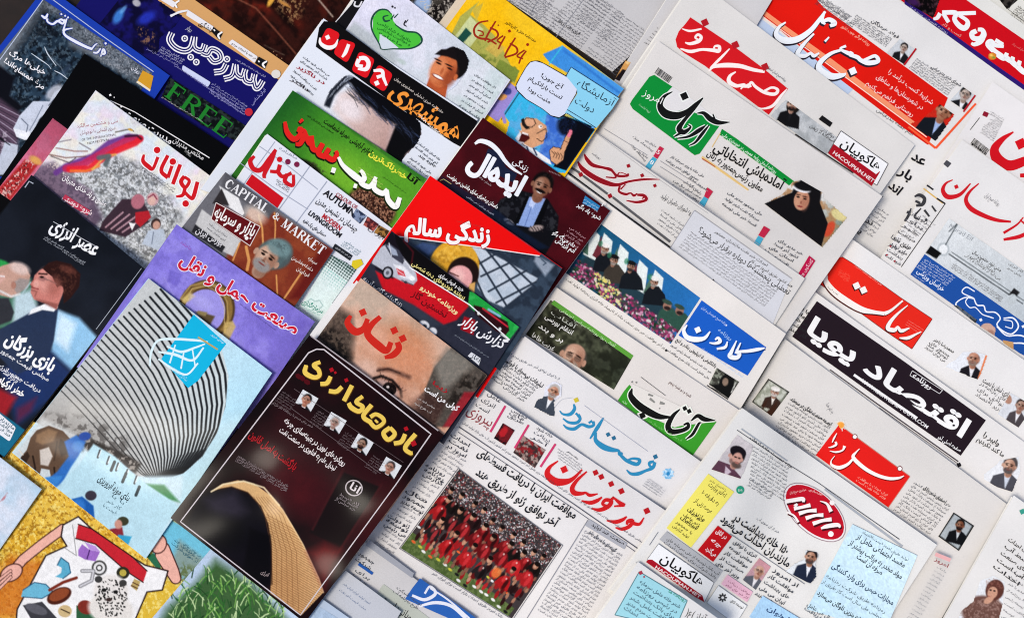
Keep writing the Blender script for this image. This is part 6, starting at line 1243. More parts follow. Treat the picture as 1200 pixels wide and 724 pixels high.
mz = [[(145, 378, 16), (120, 410, 26), (140, 455, 28), (185, 460, 28), (235, 395, 24), (275, 338, 18)], [(270, 345, 20), (250, 400, 24), (208, 480, 24), (205, 512, 18)], [(240, 470, 18), (285, 470, 22), (300, 430, 24)], [(285, 470, 24), (310, 500, 22), (340, 495, 20), (370, 480, 20)], [(345, 485, 22), (330, 530, 24), (378, 555, 20), (382, 490, 16)]]
stk('masthead', mz, 'C81A24', 2)
for x, y in ((298, 398), (348, 412), (402, 428)): ell('berry', x, y, 17, 17, 0, '7A2044' if x != 298 else 'C81A24', 14)
pan('red_block', [(130, 488), (322, 632), (285, 692), (92, 545)], 'C81420'); lines('small_print', (280, 520), (355, 575), (275, 545), 3, 17, '50505A'); txt('subtitle', 'ماهنامه', (290, 335), (400, 400), 30, '9AA0AE')
crop(340, 130, 5.171)
txt('headline', 'COLOUR OF', (272, 512), (398, 598), 34, 'A02A34', .02); txt('headline', 'AUTUMN', (198, 505), (380, 642), 56, '1A1A20', .03); txt('headline', 'چیدمان در نشیمن مدرن', (155, 550), (398, 735), 54, '2A2A30', .01)
txt('headline', 'MODERN', (188, 645), (300, 728), 44, 'B02A34', .03); txt('headline', 'LIVINGROOM', (105, 625), (300, 770), 42, '1E1E24', .03); txt('small_print', 'صندلی‌های یک نفره', (75, 670), (210, 765), 32, '26262C', .02)
crop(250, 200, 3.017)
lines('small_print', (462, 250), (520, 290), (450, 262), 3, 12, '8AA0A8'); lines('small_print', (545, 205), (600, 245), (545, 205), 1, 22, '505058')
for i, q in enumerate(([(505, 133), (542, 160), (518, 188), (490, 165)], [(545, 162), (585, 190), (565, 215), (530, 192)], [(585, 192), (625, 215), (605, 240), (568, 218)])):
    g = Pic('small_photo', q, ('26304A', '4A2026', '3A2A1A')[i]); g.mott(9, ('8A9AB8', 'B85A50', 'B08040')[i], .55, 8, .9, i); g.done()
pan('black_tab', [(430, 258), (492, 300), (482, 318), (420, 275)], '26282E'); lines('small_print', (432, 272), (484, 308), (432, 272), 1, 9, 'C8CCD4'); pan('yellow_tab', [(492, 318), (522, 312), (530, 330), (502, 350), (488, 335)], 'D8C428')
g = Pic('dotted_panel', [(400, 290), (520, 350), (380, 540), (290, 470)], 'DCEAEA', clip=[(420, 290), (505, 350), (370, 540), (310, 480)]); g.g((420, 300), (370, 520), 'D4EEE8', .5)
for i in range(12):
    for j in range(12):
        x = 418+i*9.5*.82-j*9.5*.58; y = 288+i*9.5*.58+j*9.5*.82; s_ = max(0, 4.6-j*.36)
        if s_ > .6: g.e(x, y, s_, s_, 0, '1A3A34' if j < 6 else '5AA89A', .3)
g.l([(325, 468), (345, 452), (360, 462), (375, 458), (388, 478), (372, 490)], 2.5, '8AB0AC'); g.done()
txt('logo', 'سرمایه‌گذاری', (312, 468), (385, 505), 24, '0E8A74', .02); lines('small_print', (322, 485), (375, 512), (322, 485), 1, 8, '3A9A88')

# ---- capital & market
item('magazine', 'brown and grey magazine with English serif title and a grey-haired man\'s face', 'magazine', (264, 202), (391, 293), (290, 440), (160, 350), t=3.2, col='56565C', side='2A0C0C', fan=(-1, .6), group=MAG)
crop(220, 190, 4.525)
g = Pic('cover_photo', [(200, 53), (774, 466), (470, 900), (-120, 460)], '6A6A70', step=.92)
g.p([(330, 250), (420, 240), (774, 470), (620, 724), (400, 900), (150, 600), (240, 450)], '7A3020', 18); g.mott(70, '8E4428', .5, 4, .7, 4, mask=g.pm([(330, 250), (774, 470), (560, 760), (150, 600)], 18)); g.p([(720, 440), (774, 468), (600, 724), (540, 724)], '5A1414', 30, .8); g.p([(200, 55), (470, 240), (430, 300), (180, 130)], '54545A', 14)
g.p([(75, 250), (180, 330), (290, 400), (240, 500), (180, 470), (40, 330)], 'C4C4C4', 6); g.p([(165, 125), (270, 190), (300, 270), (290, 285), (220, 240)], 'E4E4E4', 5); g.p([(180, 140), (220, 230), (130, 220)], '2E2A2C', 5); g.p([(40, 330), (60, 345), (200, 450), (180, 480), (20, 370)], '26262A', 4)
for pts, w_ in (([(375, 280), (395, 350), (400, 440)], 10), ([(460, 270), (465, 340), (462, 410)], 8), ([(310, 450), (325, 520), (315, 570)], 16), ([(275, 430), (240, 520)], 8), ([(470, 600), (475, 700)], 8), ([(600, 590), (510, 724)], 10)): g.l(pts, w_, 'D89A58', .95, 4)
g.e(360, 280, 60, 40, 30, 'E8D8C8', .8, .8)
g.e(478, 488, 76, 84, 40, '4A5658', .2); g.e(490, 462, 60, 50, 30, '6A8688', .5, .9)
face(g, 428, 508, 74, 36, skin='B8927C', hair='4E6264', beard='8E8A88', turn=-.12); g.e(480, 455, 62, 40, 30, '6E8A8C', .4, .9); g.mott(9, '3A4446', .5, 7, .5, 9, mask=g.pm([(430, 415), (520, 430), (545, 520), (500, 470)], 20)); g.done()
rpan('title_plate', [(150, 210), (388, 340), (330, 448), (120, 305)], 30, '5E1216'); frame('plate_frame', [(150, 215), (384, 342), (330, 444), (124, 303)], 4, 'E0D4D0')
txt('masthead', 'بازار و سرمایه', (135, 285), (345, 395), 88, 'F0ECE8', .03); ell('masthead_dot', 312, 403, 10, 10, 0, 'F0ECE8', 12)
serif('english_title', 'CAPITAL', (192, 128), (412, 272), 48, 'E8E8EA', 1.0); serif('english_title', '&', (445, 292), (482, 316), 36, 'E8E8EA', 1.0); serif('english_title', 'MARKET', (492, 338), (712, 497), 50, 'E8E8EA', 1.0)
lines('small_print', (110, 330), (205, 400), (100, 350), 2, 14, '505056'); txt('headline', 'بورس ایران', (40, 370), (180, 445), 44, 'D8D8DC', .02)
for s, a, b in (('سرمایه', (635, 515), (682, 545)), ('دغدغه‌بخشیدن', (550, 510), (660, 580)), ('فرداییان', (575, 570), (640, 610))): txt('headline', s, a, b, 28, 'E8D8D0', .01)

# ---- cartoon shirt magazine
item('magazine', 'yellow magazine at the lower left with a drawn white T-shirt covered in small objects', 'magazine', (64, 540), (322, 700), (190, 900), (-130, 770), t=3.2, col='C8A838', group=MAG) if False else item('magazine', 'yellow magazine at the lower left with a drawn white T-shirt covered in small objects', 'magazine', (40, 500), (262, 662), (130, 850), (-100, 700), t=3, col='C8A838', group=MAG)
crop(0, 400, 2.2346)
g = Pic('cover_photo', [(60, 190), (610, 570), (420, 950), (-200, 730)], 'D8A830', step=.9)
g.mott(40, 'E4C050', .5, 5, .8, 3); g.mott(6, 'F0DC80', .58, 9, .8, 5); g.mott(6, '9A6A18', .6, 9, .8, 7); g.p([(30, 560), (150, 580), (60, 724), (-20, 724), (-20, 620)], 'C8641E', 30, .7)
g.p([(400, 440), (620, 560), (560, 640), (470, 620), (400, 560)], '6ABCD8', 6); g.g((420, 480), (560, 600), '8ACCE0', .3); g.p([(470, 520), (560, 590), (545, 650), (440, 600)], '8A8A78', 16, .7); g.mott(8, '5A6A3A', .55, 8, .8, 9, mask=g.pm([(480, 580), (560, 610), (530, 680), (440, 640)], 14)); g.p([(380, 600), (480, 640), (500, 724), (300, 760)], 'D8B43A', 10)
g.mott(6, 'F0DC80', .58, 9, .8, 5, mask=g.pm([(380, 600), (480, 640), (500, 724), (300, 760)], 10))
# arms
SK = 'E8B0A0'
def arm(pts, w_): g.l(pts, w_+6, '3A1A18'); g.l(pts, w_, SK)
arm([(165, 490), (110, 530), (60, 570), (35, 600)], 22); arm([(420, 560), (460, 620), (455, 600), (430, 540)], 24)
g.e(30, 605, 32, 22, -30, '3A1A18'); g.e(30, 605, 29, 19, -30, SK); 
for i in range(3): g.l([(28, 600+i*8), (-5, 625+i*12)], 9, '3A1A18'); g.l([(28, 600+i*8), (-4, 624+i*12)], 6, SK)
g.e(415, 530, 22, 26, 20, '3A1A18'); g.e(415, 530, 19, 23, 20, SK); g.l([(410, 515), (402, 492)], 11, '3A1A18'); g.l([(410, 515), (402, 493)], 7, SK); g.l([(385, 555), (415, 590), (400, 560)], 12, '2A6A4A')
shirt = [(165, 480), (205, 458), (240, 490), (340, 560), (380, 585), (440, 600), (425, 650), (385, 655), (340, 760), (40, 760), (45, 700), (120, 560), (175, 535), (160, 510)]
g.p(shirt, 'ECECEC'); g.l(shirt+shirt[:1], 4, '2A1A1A'); g.p([(205, 478), (240, 490), (340, 560), (385, 600), (375, 630), (330, 600), (250, 530), (198, 515)], 'C42430'); g.l([(205, 478), (240, 490), (345, 562), (385, 600)], 3, '2A1010'); g.l([(198, 515), (250, 530), (330, 600), (375, 630)], 3, '2A1010'); g.l([(170, 540), (200, 560), (190, 480)], 2, '8A8A8A')
g.p([(205, 545), (215, 530), (235, 545), (262, 550), (250, 575), (222, 570), (205, 560)], '9A6AC0'); g.l([(235, 545), (228, 568)], 3, '3A1A5A'); g.p([(222, 525), (250, 535), (262, 550), (235, 545)], 'B890D8')
for x, y in ((260, 592),): g.e(x, y, 20, 20, 0, '4A4A4A'); g.e(x, y, 15, 15, 0, 'E0E0E0'); g.e(x, y, 9, 9, 0, '4A4A4A'); g.e(x, y, 5, 5, 0, 'E8E8E8')
g.e(322, 605, 17, 16, 0, '2A2A1E'); g.e(322, 605, 9, 9, 0, 'B8A848')
g.p([(150, 585), (160, 565), (180, 580), (185, 605), (165, 620), (145, 615), (160, 605), (162, 592)], '5AAAC8'); g.l([(150, 585), (160, 565), (180, 580), (185, 605), (165, 620)], 2.5, '1A4A6A'); g.p([(60, 650), (90, 630), (120, 635), (140, 655), (110, 672), (80, 668), (55, 668)], '6AB4D0'); g.l([(60, 650), (90, 630), (120, 635), (140, 655), (110, 672), (60, 668)], 2.5, '1A4A6A')
g.l([(130, 650), (165, 630), (200, 618)], 8, '7A2A1A'); g.l([(215, 600), (245, 600), (240, 625), (210, 640)], 10, '8A8A8E'); g.l([(215, 600), (245, 600), (240, 625), (210, 640)], 4, 'D0D0D4'); g.e(155, 665, 34, 20, -25, '4A1E12'); g.e(155, 662, 28, 14, -25, '8A4426')
g.p([(352, 620), (368, 628), (358, 652), (342, 640)], 'B8A060'); g.l([(348, 630), (364, 638)], 2.5, '4A2A1A'); g.l([(344, 638), (360, 646)], 2.5, '4A2A1A')
g.p([(60, 690), (110, 680), (150, 724), (90, 740)], '3A3A40'); g.e(95, 700, 30, 12, 20, '5A5A62'); g.p([(200, 690), (250, 700), (270, 724), (200, 740)], '2A5A3A'); g.e(170, 705, 18, 16, 0, 'C8B080'); g.l([(160, 700), (182, 710)], 3, '3A2A1A'); g.e(225, 695, 22, 18, 20, '7A2A20')
# the leopard
g.e(290, 655, 46, 46, 10, 'E4E0DC', .2); g.e(290, 700, 60, 40, 10, 'E0DCD6', .2)
rr = np.random.default_rng(3)
for k in range(130):
    a_ = rr.uniform(0, 6.28); q_ = rr.random()**.5; x, y = 291+42*q_*math.cos(a_), 672+50*q_*math.sin(a_); g.e(x, y, rr.uniform(1.5, 3.4), rr.uniform(1.2, 2.6), rr.uniform(0, 90), '141414', .4)
g.e(272, 650, 6, 5, 0, '141414'); g.e(303, 655, 6, 5, 0, '141414'); g.e(285, 675, 8, 5, 0, '3A2A28'); g.e(258, 622, 10, 9, 0, '3A3A3A'); g.e(322, 632, 10, 9, 0, '3A3A3A'); g.done()
lines('small_print', (455, 520), (505, 560), (448, 528), 2, 12, '2A5A6A', .01); lines('small_print', (480, 530), (525, 565), (470, 545), 3, 9, '2A5A6A')

item('magazine', 'magazine showing a tuft of green grass beside the dark energy magazine', 'magazine', (262, 620), (410, 724), (330, 850), (180, 742), t=2.5, col='B4C4D8', group=MAG)
crop(200, 380, 2.1047)
g = Pic('cover_photo', [(110, 540), (440, 740), (300, 900), (-60, 740)], 'B4C8E0', step=.9)
g.mott(40, '9AB0C8', .5, 4, .6, 4); g.p([(-10, 700), (60, 640), (110, 580), (200, 640), (260, 700), (320, 760), (-60, 800)], '3A5C34', 26)
rr = np.random.default_rng(6)
for k in range(260):
    x, y = rr.uniform(0, 280), rr.uniform(620, 760); 
    if y < 560+abs(x-110)*.45: continue
    a_ = rr.uniform(-2.6, -.6); L_ = rr.uniform(14, 50); g.l([(x, y), (x+L_*math.cos(a_)*.5, y+L_*math.sin(a_)*.6), (x+L_*math.cos(a_), y+L_*math.sin(a_)*.9)], rr.uniform(1.5, 3.5), rr.choice(['2E6A2A', '4A8434', '7AAE54', 'C8E0A8', '16381A', '1E4A22', 'A8CC88', '245A26']), .9, 1.6)
g.done()

# ---- asr-e enerzhi
item('magazine', 'black magazine with two men in profile and white script over a dark blue foot', 'magazine', (37, 205), (173, 318), (5, 536), (-140, 420), t=3.4, col='101318', side='0A0B0E', group=MAG)
crop(0, 200, 3.017)
g = Pic('cover_photo', [(110, 16), (520, 354), (14, 1012), (-400, 680)], '12151C', step=.95)
g.mott(160, '1C212B', .5, 3, .7, 2)
g.p([(-40, 300), (20, 320), (60, 350), (0, 380), (-60, 380)], '2A9A4A', 8); g.p([(0, 360), (110, 380), (130, 470), (40, 560), (-40, 560)], '5A9A78', 14, .7)
g.p([(50, 440), (110, 420), (140, 500), (60, 560), (40, 600)], 'C8DCE8', 20, .9)
g.p([(200, 490), (280, 520), (345, 590), (265, 720), (180, 640)], '8ABCE0', 14); g.p([(210, 500), (270, 540), (240, 640), (190, 600)], 'D8ECF8', 24, .8); g.p([(180, 640), (265, 720), (200, 800), (60, 900), (0, 700)], '1E3468', 30, .9)
g.p([(0, 560), (110, 500), (165, 480), (205, 490), (190, 600), (160, 680), (60, 720), (-40, 620)], '24324E', 6); g.p([(112, 490), (160, 470), (205, 482), (190, 498), (150, 492), (100, 510)], 'F0F2F4', 4); g.p([(-40, 450), (30, 450), (50, 500), (40, 530), (-40, 560)], '2E3036', 6)
g.p([(165, 470), (120, 455), (108, 430), (112, 410), (106, 400), (118, 385), (122, 370), (140, 352), (170, 338), (220, 380), (220, 440), (200, 490)], 'C47A70', 4); g.e(160, 390, 26, 40, 0, 'DA9C90', .8, .8)
g.p([(172, 325), (200, 318), (250, 330), (285, 365), (280, 410), (250, 450), (225, 470), (222, 430), (200, 410), (185, 375), (165, 360), (150, 345)], '2A1412', 3); g.mott(7, '5A3428', .56, 7, .5, 21, mask=g.pm([(172, 330), (250, 335), (280, 370), (250, 440), (225, 440), (200, 400)], 8)); g.e(212, 425, 12, 18, 10, 'C47A70', .3); g.l([(140, 375), (175, 388), (200, 400)], 3, '6A5A58'); g.e(150, 382, 14, 9, 10, '8A5A58', .6, .6); g.l([(112, 412), (135, 418)], 4, '7A2A2A'); g.l([(138, 364), (166, 366)], 6, '2A1412', .9, 3); g.e(148, 376, 7, 4, 0, '1A1010', .4); g.p([(126, 452), (165, 462), (205, 470), (200, 492), (170, 478)], '7A443E', 8, .7); g.e(190, 410, 26, 34, 10, '9A5A50', .9, .6); g.e(128, 400, 10, 14, 0, 'E8B0A4', .8, .7); g.l([(119, 385), (107, 401), (115, 408)], 3, '8A4A44', .7, 2); g.l([(112, 422), (130, 428), (124, 444)], 5, '6A3A34', .5, 5); g.e(240, 350, 30, 12, 20, '6A3A30', .6, .6)
g.p([(-40, 360), (10, 335), (50, 325), (90, 340), (108, 370), (100, 400), (70, 430), (40, 450), (0, 440), (-40, 440)], 'C09888', 5); g.e(70, 345, 36, 20, 20, 'DCC4BC', .6, .9); g.p([(70, 380), (105, 385), (98, 415), (60, 435), (40, 400)], '9A8E8A', 8); g.e(48, 405, 9, 13, 0, 'A87868', .4); g.p([(-40, 370), (12, 365), (20, 380), (0, 400), (-40, 400)], 'D0A498', 6); g.l([(0, 425), (40, 445), (70, 436)], 8, 'D8D8D8', .8); g.l([(-20, 370), (15, 374)], 5, 'E8E8E8', .8)
g.l([(108, 395), (60, 460)], 5, 'B8D0D8', .7, 5)
g.p([(-20, 760), (60, 800), (0, 900), (-60, 860)], 'A82028', 20, .9); g.p([(60, 840), (130, 800), (110, 850), (60, 890)], '8A1A2A', 20, .5)
g.l([(-400, 700), (40, 985)], 60, '12607A', 1, 4) if False else g.p([(-400, 600), (-20, 838), (100, 925), (14, 1012), (-400, 740)], '1A6A8A', 4)
g.done()
stk('corner_mark', [[(88, 60, 4), (103, 38, 4), (118, 46, 4)], [(500, 345, 2), (340, 560, 2)]], 'A8B0BC', curve=False)
txt('masthead', 'عصر انرژی', (175, 205), (335, 302), 74, 'ECEEF2', .03); stk('rule', [[(188, 180, 2), (290, 240, 2), (340, 268, 2)]], 'C8CCD4', curve=False); lines('small_print', (158, 235), (225, 275), (152, 242), 2, 9, 'A8AEB8'); lines('small_print', (225, 280), (300, 328), (220, 286), 2, 10, 'A8AEB8')
txt('headline', 'بازی بزرگان', (15, 605), (182, 712), 66, 'F0F2F6', .04); lines('headline_text', (0, 640), (170, 745), (-30, 680), 2, 22, 'E0E4EC', .02); txt('headline', 'برگزار شد', (10, 715), (60, 750), 24, 'E0E4EC', .02); txt('headline', 'خطر ارکیاد', (-10, 745), (80, 800), 34, 'F4F4F4', .04)
crop(0, 400, 2.2346)
rpan('white_sign', [(-10, 180), (42, 225), (25, 262), (-40, 215)], 6, 'E4E8EE'); lines('small_print', (-5, 200), (36, 232), (-15, 220), 3, 12, '3A5A6A', .02)

# ---- pale cover at the left edge
item('magazine', 'pale blue and white magazine cover at the left edge with faint red marks', 'magazine', (-20, 520), (49, 573), (-12, 660), (-90, 610), t=2.6, col='C4D2E2', group=MAG)
crop(0, 400, 2.2346)
g = Pic('cover_photo', [(-40, 272), (108, 388), (-30, 580), (-190, 460)], 'C8D4E4'); g.mott(60, 'B0CCE0', .5, 3, .7, 2); g.mott(40, 'DCE0EC', .5, 3, .7, 5); g.g((0, 300), (40, 280), '8ABCD8', .4); g.e(10, 410, 8, 3, -50, 'B86A70', .6, .7); g.l([(0, 420), (20, 395)], 2, 'A86A70', .6); g.done()

# ---- hamlo naghl, purple
item('magazine', 'purple magazine with red white-outlined lettering above a golden car wheel ring', 'magazine', (207, 263), (369, 377), (250, 540), (90, 430), t=3.2, col='7F74CE', side='5A50A0', group=MAG)
crop(190, 250, 4.525)
g = Pic('cover_photo', [(77, 58), (810, 574), (420, 1150), (-300, 640)], '8478D8', step=.9)
g.g((80, 60), (400, 500), '8E82DC', .7); g.g((400, 500), (750, 600), '6A5CB8', .8); g.mott(90, '9A90E4', .5, 4, .6, 3); g.mott(30, '7468C4', .55, 5, .5, 6); g.p([(40, 300), (110, 320), (80, 390), (30, 360)], '6A5EC0', 10, .6); g.l([(0, 400), (60, 430), (10, 340)], 4, 'A8A0E8', .6, 4); g.p([(460, 500), (600, 560), (580, 640), (430, 560)], '7466C2', 40, .5)
g.e(235, 510, 150, 160, 20, '4E3A22', .05); g.e(235, 512, 138, 148, 20, '8A6C38', .06); g.e(232, 516, 120, 128, 20, '5A4426', .08); g.e(225, 520, 108, 118, 20, '9C94E0', .05)
g.mott(40, 'BFA05A', .5, 5, .5, 8, mask=np.clip(g.pm([(80, 360), (400, 360), (400, 680), (300, 680), (80, 440)], 10), 0, 1)*0+0) if False else None
g.l([(100, 450), (150, 385), (230, 362), (310, 400), (345, 470), (350, 560), (330, 640)], 9, 'B89A58', .8, 6); g.l([(110, 470), (160, 400), (235, 385), (300, 420), (330, 500), (330, 580)], 4, 'D8C080', .7, 4)
g.p([(100, 455), (150, 420), (175, 440), (120, 480)], 'D8C078', 14, .9); g.p([(330, 580), (375, 570), (390, 600), (350, 680), (320, 650)], 'C8AC68', 10, .9); g.p([(175, 520), (230, 530), (280, 545), (255, 590), (215, 570)], '5A4A30', 10); g.p([(190, 515), (240, 525), (230, 545), (180, 535)], '8A7A50', 8); g.e(210, 470, 60, 30, 30, 'B0AAEA', .8, .6); g.done()
txt('masthead', 'صنعت حمل و نقل', (88, 262), (702, 648), 100, 'C81E34', .03, res=5, out='E8E4F4', outw=.045)
txt('subtitle', 'ماهنامه', (95, 160), (150, 195), 26, '9A60C0', .02); lines('small_print', (410, 480), (600, 620), (410, 480), 1, 11, '3A3070')

# ---- iran, striped building
item('magazine', 'pale blue magazine with a curved striped building, a cyan emblem and cattle at its foot', 'magazine', (174, 326), (319, 437), (171, 654), (14, 530), t=3.6, col='B8DCEC', side='A0C8DC', group=MAG)
crop(0, 200, 3.017)
Q = [(526, 382), (962, 715), (514, 1370), (44, 994)]
g = Pic('cover_photo', Q, 'BEE0EE', step=.76)
crop(0, 400, 2.2346)
g.X = (g.px-KO[0])*KO[2]; g.Y = (g.py-KO[1])*KO[2]
g.g((500, 50), (600, 200), 'A8D8EC', .6); g.p([(0, 200), (700, 200), (500, 600), (0, 500)], 'C2DFE8', 40, .6)
body = [(395, -170), (470, -110), (540, -40), (580, 20), (598, 90), (590, 170), (568, 240), (530, 300), (480, 345), (420, 362), (340, 350), (240, 300), (60, 190), (140, 60)]
m = g.pm(body, 3); g.mix(m, 'C2C6C6'); g.mix(m*np.clip((g.Y-60)/220, 0, 1)*np.clip((420-g.X)/260, 0, 1), '8C8680', .95); g.mix(m*np.clip((g.X-380)/220, 0, 1), 'CCDADC', .9)
for i in range(25):
    t = i/24
    top = (395+165*t**.8-(1-t)*0, -160+150*t); start = (130+430*t, 60-70*t) if False else None
    x0 = 130+430*t; y0 = 75-140*t*(1-t)*0-75*t
    p = [(110+200*t, 95-265*t) if t < .0 else (140+300*t, 55-225*t if t < .85 else -136+(t-.85)*500)]
    a0 = np.array([118+330*t, 88-245*t]); a1 = np.array([250+415*t, 210-150*t]); a2 = np.array([330+290*t, 330-40*t]); a3 = np.array([395+60*t, 362-6*t])
    pts = []
    for s_ in np.linspace(0, 1, 9): pts.append(tuple((1-s_)**3*a0+3*(1-s_)**2*s_*a1+3*(1-s_)*s_*s_*a2+s_**3*a3))
    g.mix(np.clip(((1.3+1.9*t)-g.sdf(pts, False))/2.0+.5, 0, 1)*m, '14181C', .95)
g.mott(14, '3A3634', .55, 7, .6, 4, mask=g.pm([(120, 190), (250, 200), (330, 250), (350, 350), (240, 300), (150, 250)], 20))
g.p([(195, 240), (250, 260), (340, 300), (370, 320), (355, 345), (300, 330), (220, 290)], '2A2624', 8, .9); g.mott(9, 'B0A8A0', .6, 8, .8, 6, mask=g.pm([(195, 240), (250, 260), (370, 320), (340, 345), (220, 290)], 8))
# sea, hill
g.p([(340, 355), (480, 350), (470, 440), (370, 570), (200, 540), (170, 400), (220, 280)], 'C8E0EA', 10); g.p([(375, 372), (430, 375), (470, 420), (420, 410)], '4A8A5A', 8); g.l([(360, 390), (440, 440)], 3, 'E8F0F4', .7, 3)
# cow and man in blue at the left
g.p([(30, 300), (110, 200), (200, 240), (190, 300), (120, 392), (40, 330)], 'C8CCCC', 12, .8)
g.p([(80, 252), (96, 232), (128, 220), (165, 234), (192, 264), (188, 300), (168, 328), (158, 338), (152, 366), (140, 384), (134, 360), (130, 336), (108, 332), (102, 356), (90, 368), (86, 342), (76, 322), (62, 332), (46, 322), (56, 300), (70, 284)], '5C4636', 2.5)
g.p([(96, 244), (128, 228), (150, 236), (140, 262), (112, 270), (94, 262)], '8A6C50', 6, .9); g.p([(104, 284), (128, 276), (138, 300), (126, 326), (106, 322)], 'CFC8C0', 4, .95); g.p([(158, 254), (180, 270), (176, 296), (160, 300), (152, 276)], '3A2A20', 5, .9); g.p([(56, 302), (72, 288), (78, 300), (64, 326), (50, 320)], '2E2018', 3, .9); g.l([(86, 300), (92, 330), (90, 360)], 5, '2A1E16'); g.l([(142, 330), (144, 356), (140, 378)], 5, '2A1E16'); g.l([(60, 296), (50, 284)], 3, 'D8D0C4'); g.l([(150, 262), (142, 310)], 4, '2E2018', .6, 4)

g.p([(168, 262), (200, 245), (225, 262), (205, 300), (185, 330), (160, 375), (130, 392), (110, 372), (150, 340), (180, 300)], '2E6AB8', 5); g.e(222, 248, 16, 11, -10, '24489A', .3); g.p([(120, 355), (165, 350), (140, 392), (112, 378)], '3A80C8', 5); g.e(205, 275, 16, 14, 0, '5A90D0', .5, .8)
# pale notebook sheet with children
g.p([(245, 268), (300, 300), (350, 345), (372, 365), (470, 430), (370, 575), (215, 500), (130, 400), (200, 330)], 'B8DCE8', 5)
for i in range(5): x, y = 262+i*24, 285+i*17; g.l([(x, y), (x-6, y+18)], 6, '4A5054'); g.l([(x+3, y), (x-3, y+16)], 2.5, 'E8F4F8')
for x, y in ((300, 315), (330, 345), (365, 380)): g.l([(x, y), (x-9, y+22)], 8, '3A4448')
g.e(238, 403, 15, 13, 0, '3A3440', .2); g.p([(188, 412), (215, 405), (245, 430), (248, 465), (215, 470), (190, 440)], '1E5AA8', 4); g.e(205, 432, 18, 20, 10, '3A80D0', .5, .8); g.l([(195, 440), (210, 470), (235, 478)], 6, '2A4A8A')
g.e(322, 470, 15, 12, 0, '3A3A28', .2); g.p([(290, 490), (320, 485), (325, 515), (290, 520), (275, 500)], '8A2A34', 4); g.l([(285, 495), (310, 515)], 4, 'E0D0D0'); g.p([(310, 505), (345, 510), (330, 545), (295, 530)], '38A0C8', 4); g.e(310, 478, 10, 12, 0, 'C89080', .4)
g.l([(150, 430), (180, 445)], 3, '8AB0C0', .7, 3)
g.done()
txt('headline', 'بنای موزه آبروریزی', (255, 362), (335, 418), 26, '26343C', .02); lines('small_print', (290, 405), (325, 428), (268, 430), 3, 12, '4A6A78')
pan('cyan_emblem', [(478, 12), (590, -8), (600, -8), (492, 125), (412, 62)], '1FB4DC') if False else None
crop(0, 200, 3.017)
pan('cyan_emblem', [(685, 508), (800, 612), (700, 742), (665, 768), (570, 665)], '14B2DC')
stk('emblem_script', [[(530, 690, 5), (535, 640, 8), (560, 600, 8), (620, 595, 9), (700, 600, 8), (735, 605, 5)], [(560, 640, 6), (620, 650, 10), (680, 670, 8), (720, 625, 6)], [(590, 620, 6), (640, 640, 9), (690, 625, 7), (725, 612, 5)], [(560, 665, 6), (610, 700, 9), (660, 720, 7), (700, 680, 6)], [(620, 615, 5), (600, 680, 6)], [(650, 640, 5), (640, 700, 6)], [(680, 630, 5), (690, 690, 5)]], 'D8EEF4'); stk('gold_rule', [[(700, 588, 6), (770, 632, 6)]], 'B8A060'); lines('small_print', (745, 580), (790, 612), (745, 580), 1, 9, 'D8F0F8')
lines('small_print', (600, 690), (660, 735), (600, 700), 2, 9, 'A8E0F0')

# ---- zendegi-e salem, red
item('magazine', 'bright red magazine with white lettering above a woman in a mustard yellow headscarf', 'magazine', (504, 206), (659, 314), (560, 466), (400, 350), t=3.4, col='DA0E10', side='8A5A40', fan=(-.8, .6), group=MAG)
crop(440, 200, 4.525)
g = Pic('cover_photo', [(292, 28), (990, 518), (660, 1060), (-60, 560)], '26303E', step=.92)
g.mott(50, '3A4A5C', .5, 5, .8, 3); g.p([(480, 400), (560, 410), (860, 570), (840, 600), (680, 724), (600, 690), (540, 620), (545, 480)], 'C4CEDA', 8); g.mott(60, 'A8B8C8', .5, 4, .6, 4, mask=g.pm([(480, 400), (860, 570), (680, 724), (545, 600)], 8))
for a_, b_ in (((520, 430), (700, 724)), ((590, 420), (780, 660)), ((660, 440), (850, 620)), ((730, 480), (560, 560)), ((800, 530), (600, 640)), ((850, 590), (640, 700)), ((640, 440), (540, 500)), ((500, 500), (600, 724))): g.l([a_, b_], 11, '26303E', .95, 5)
g.e(420, 500, 130, 130, 20, 'D8A02E', .06); g.mott(40, 'F0C458', .5, 5, .6, 8, mask=g.pm([(290, 460), (380, 400), (480, 400), (540, 480), (500, 480), (400, 470), (340, 510)], 10)); g.mott(22, 'A8761E', .58, 6, .6, 9, mask=g.pm([(290, 460), (430, 380), (550, 480), (540, 600), (500, 480), (380, 500)], 10)); g.e(465, 545, 84, 88, 20, '1E1210', .1); g.e(448, 570, 66, 68, 20, 'E4A4A4', .1); g.e(430, 560, 40, 40, 20, 'F4C4C0', .7, .8); g.l([(395, 540), (440, 560)], 6, '5A2A28'); g.p([(500, 600), (530, 590), (520, 680), (490, 640)], 'D8A860', 6)
g.p([(250, 380), (330, 400), (280, 450), (210, 400)], '3A5080', 12, .8); g.p([(850, 450), (950, 500), (900, 560), (840, 480)], 'A8B4C4', 14, .8); g.l([(880, 470), (905, 490), (890, 500)], 6, '3A4A5C'); g.done()
pan('red_panel', [(292, 28), (590, 240), (880, 444), (860, 450), (500, 395), (100, 345), (85, 310), (180, 180)], 'EA0F0E')
stk('white_rule', [[(100, 346, 5), (300, 372, 5), (600, 412, 5), (870, 452, 5)]], 'F4E8E8', curve=False)
txt('masthead', 'زندگی سالم', (158, 330), (608, 384), 118, 'F6F0F0', .045, res=5, out='B00A0A', outw=.035)
txt('small_print', 'هفته‌نامه خانواده و سلامت', (430, 270), (560, 300), 14, 'B03A38')

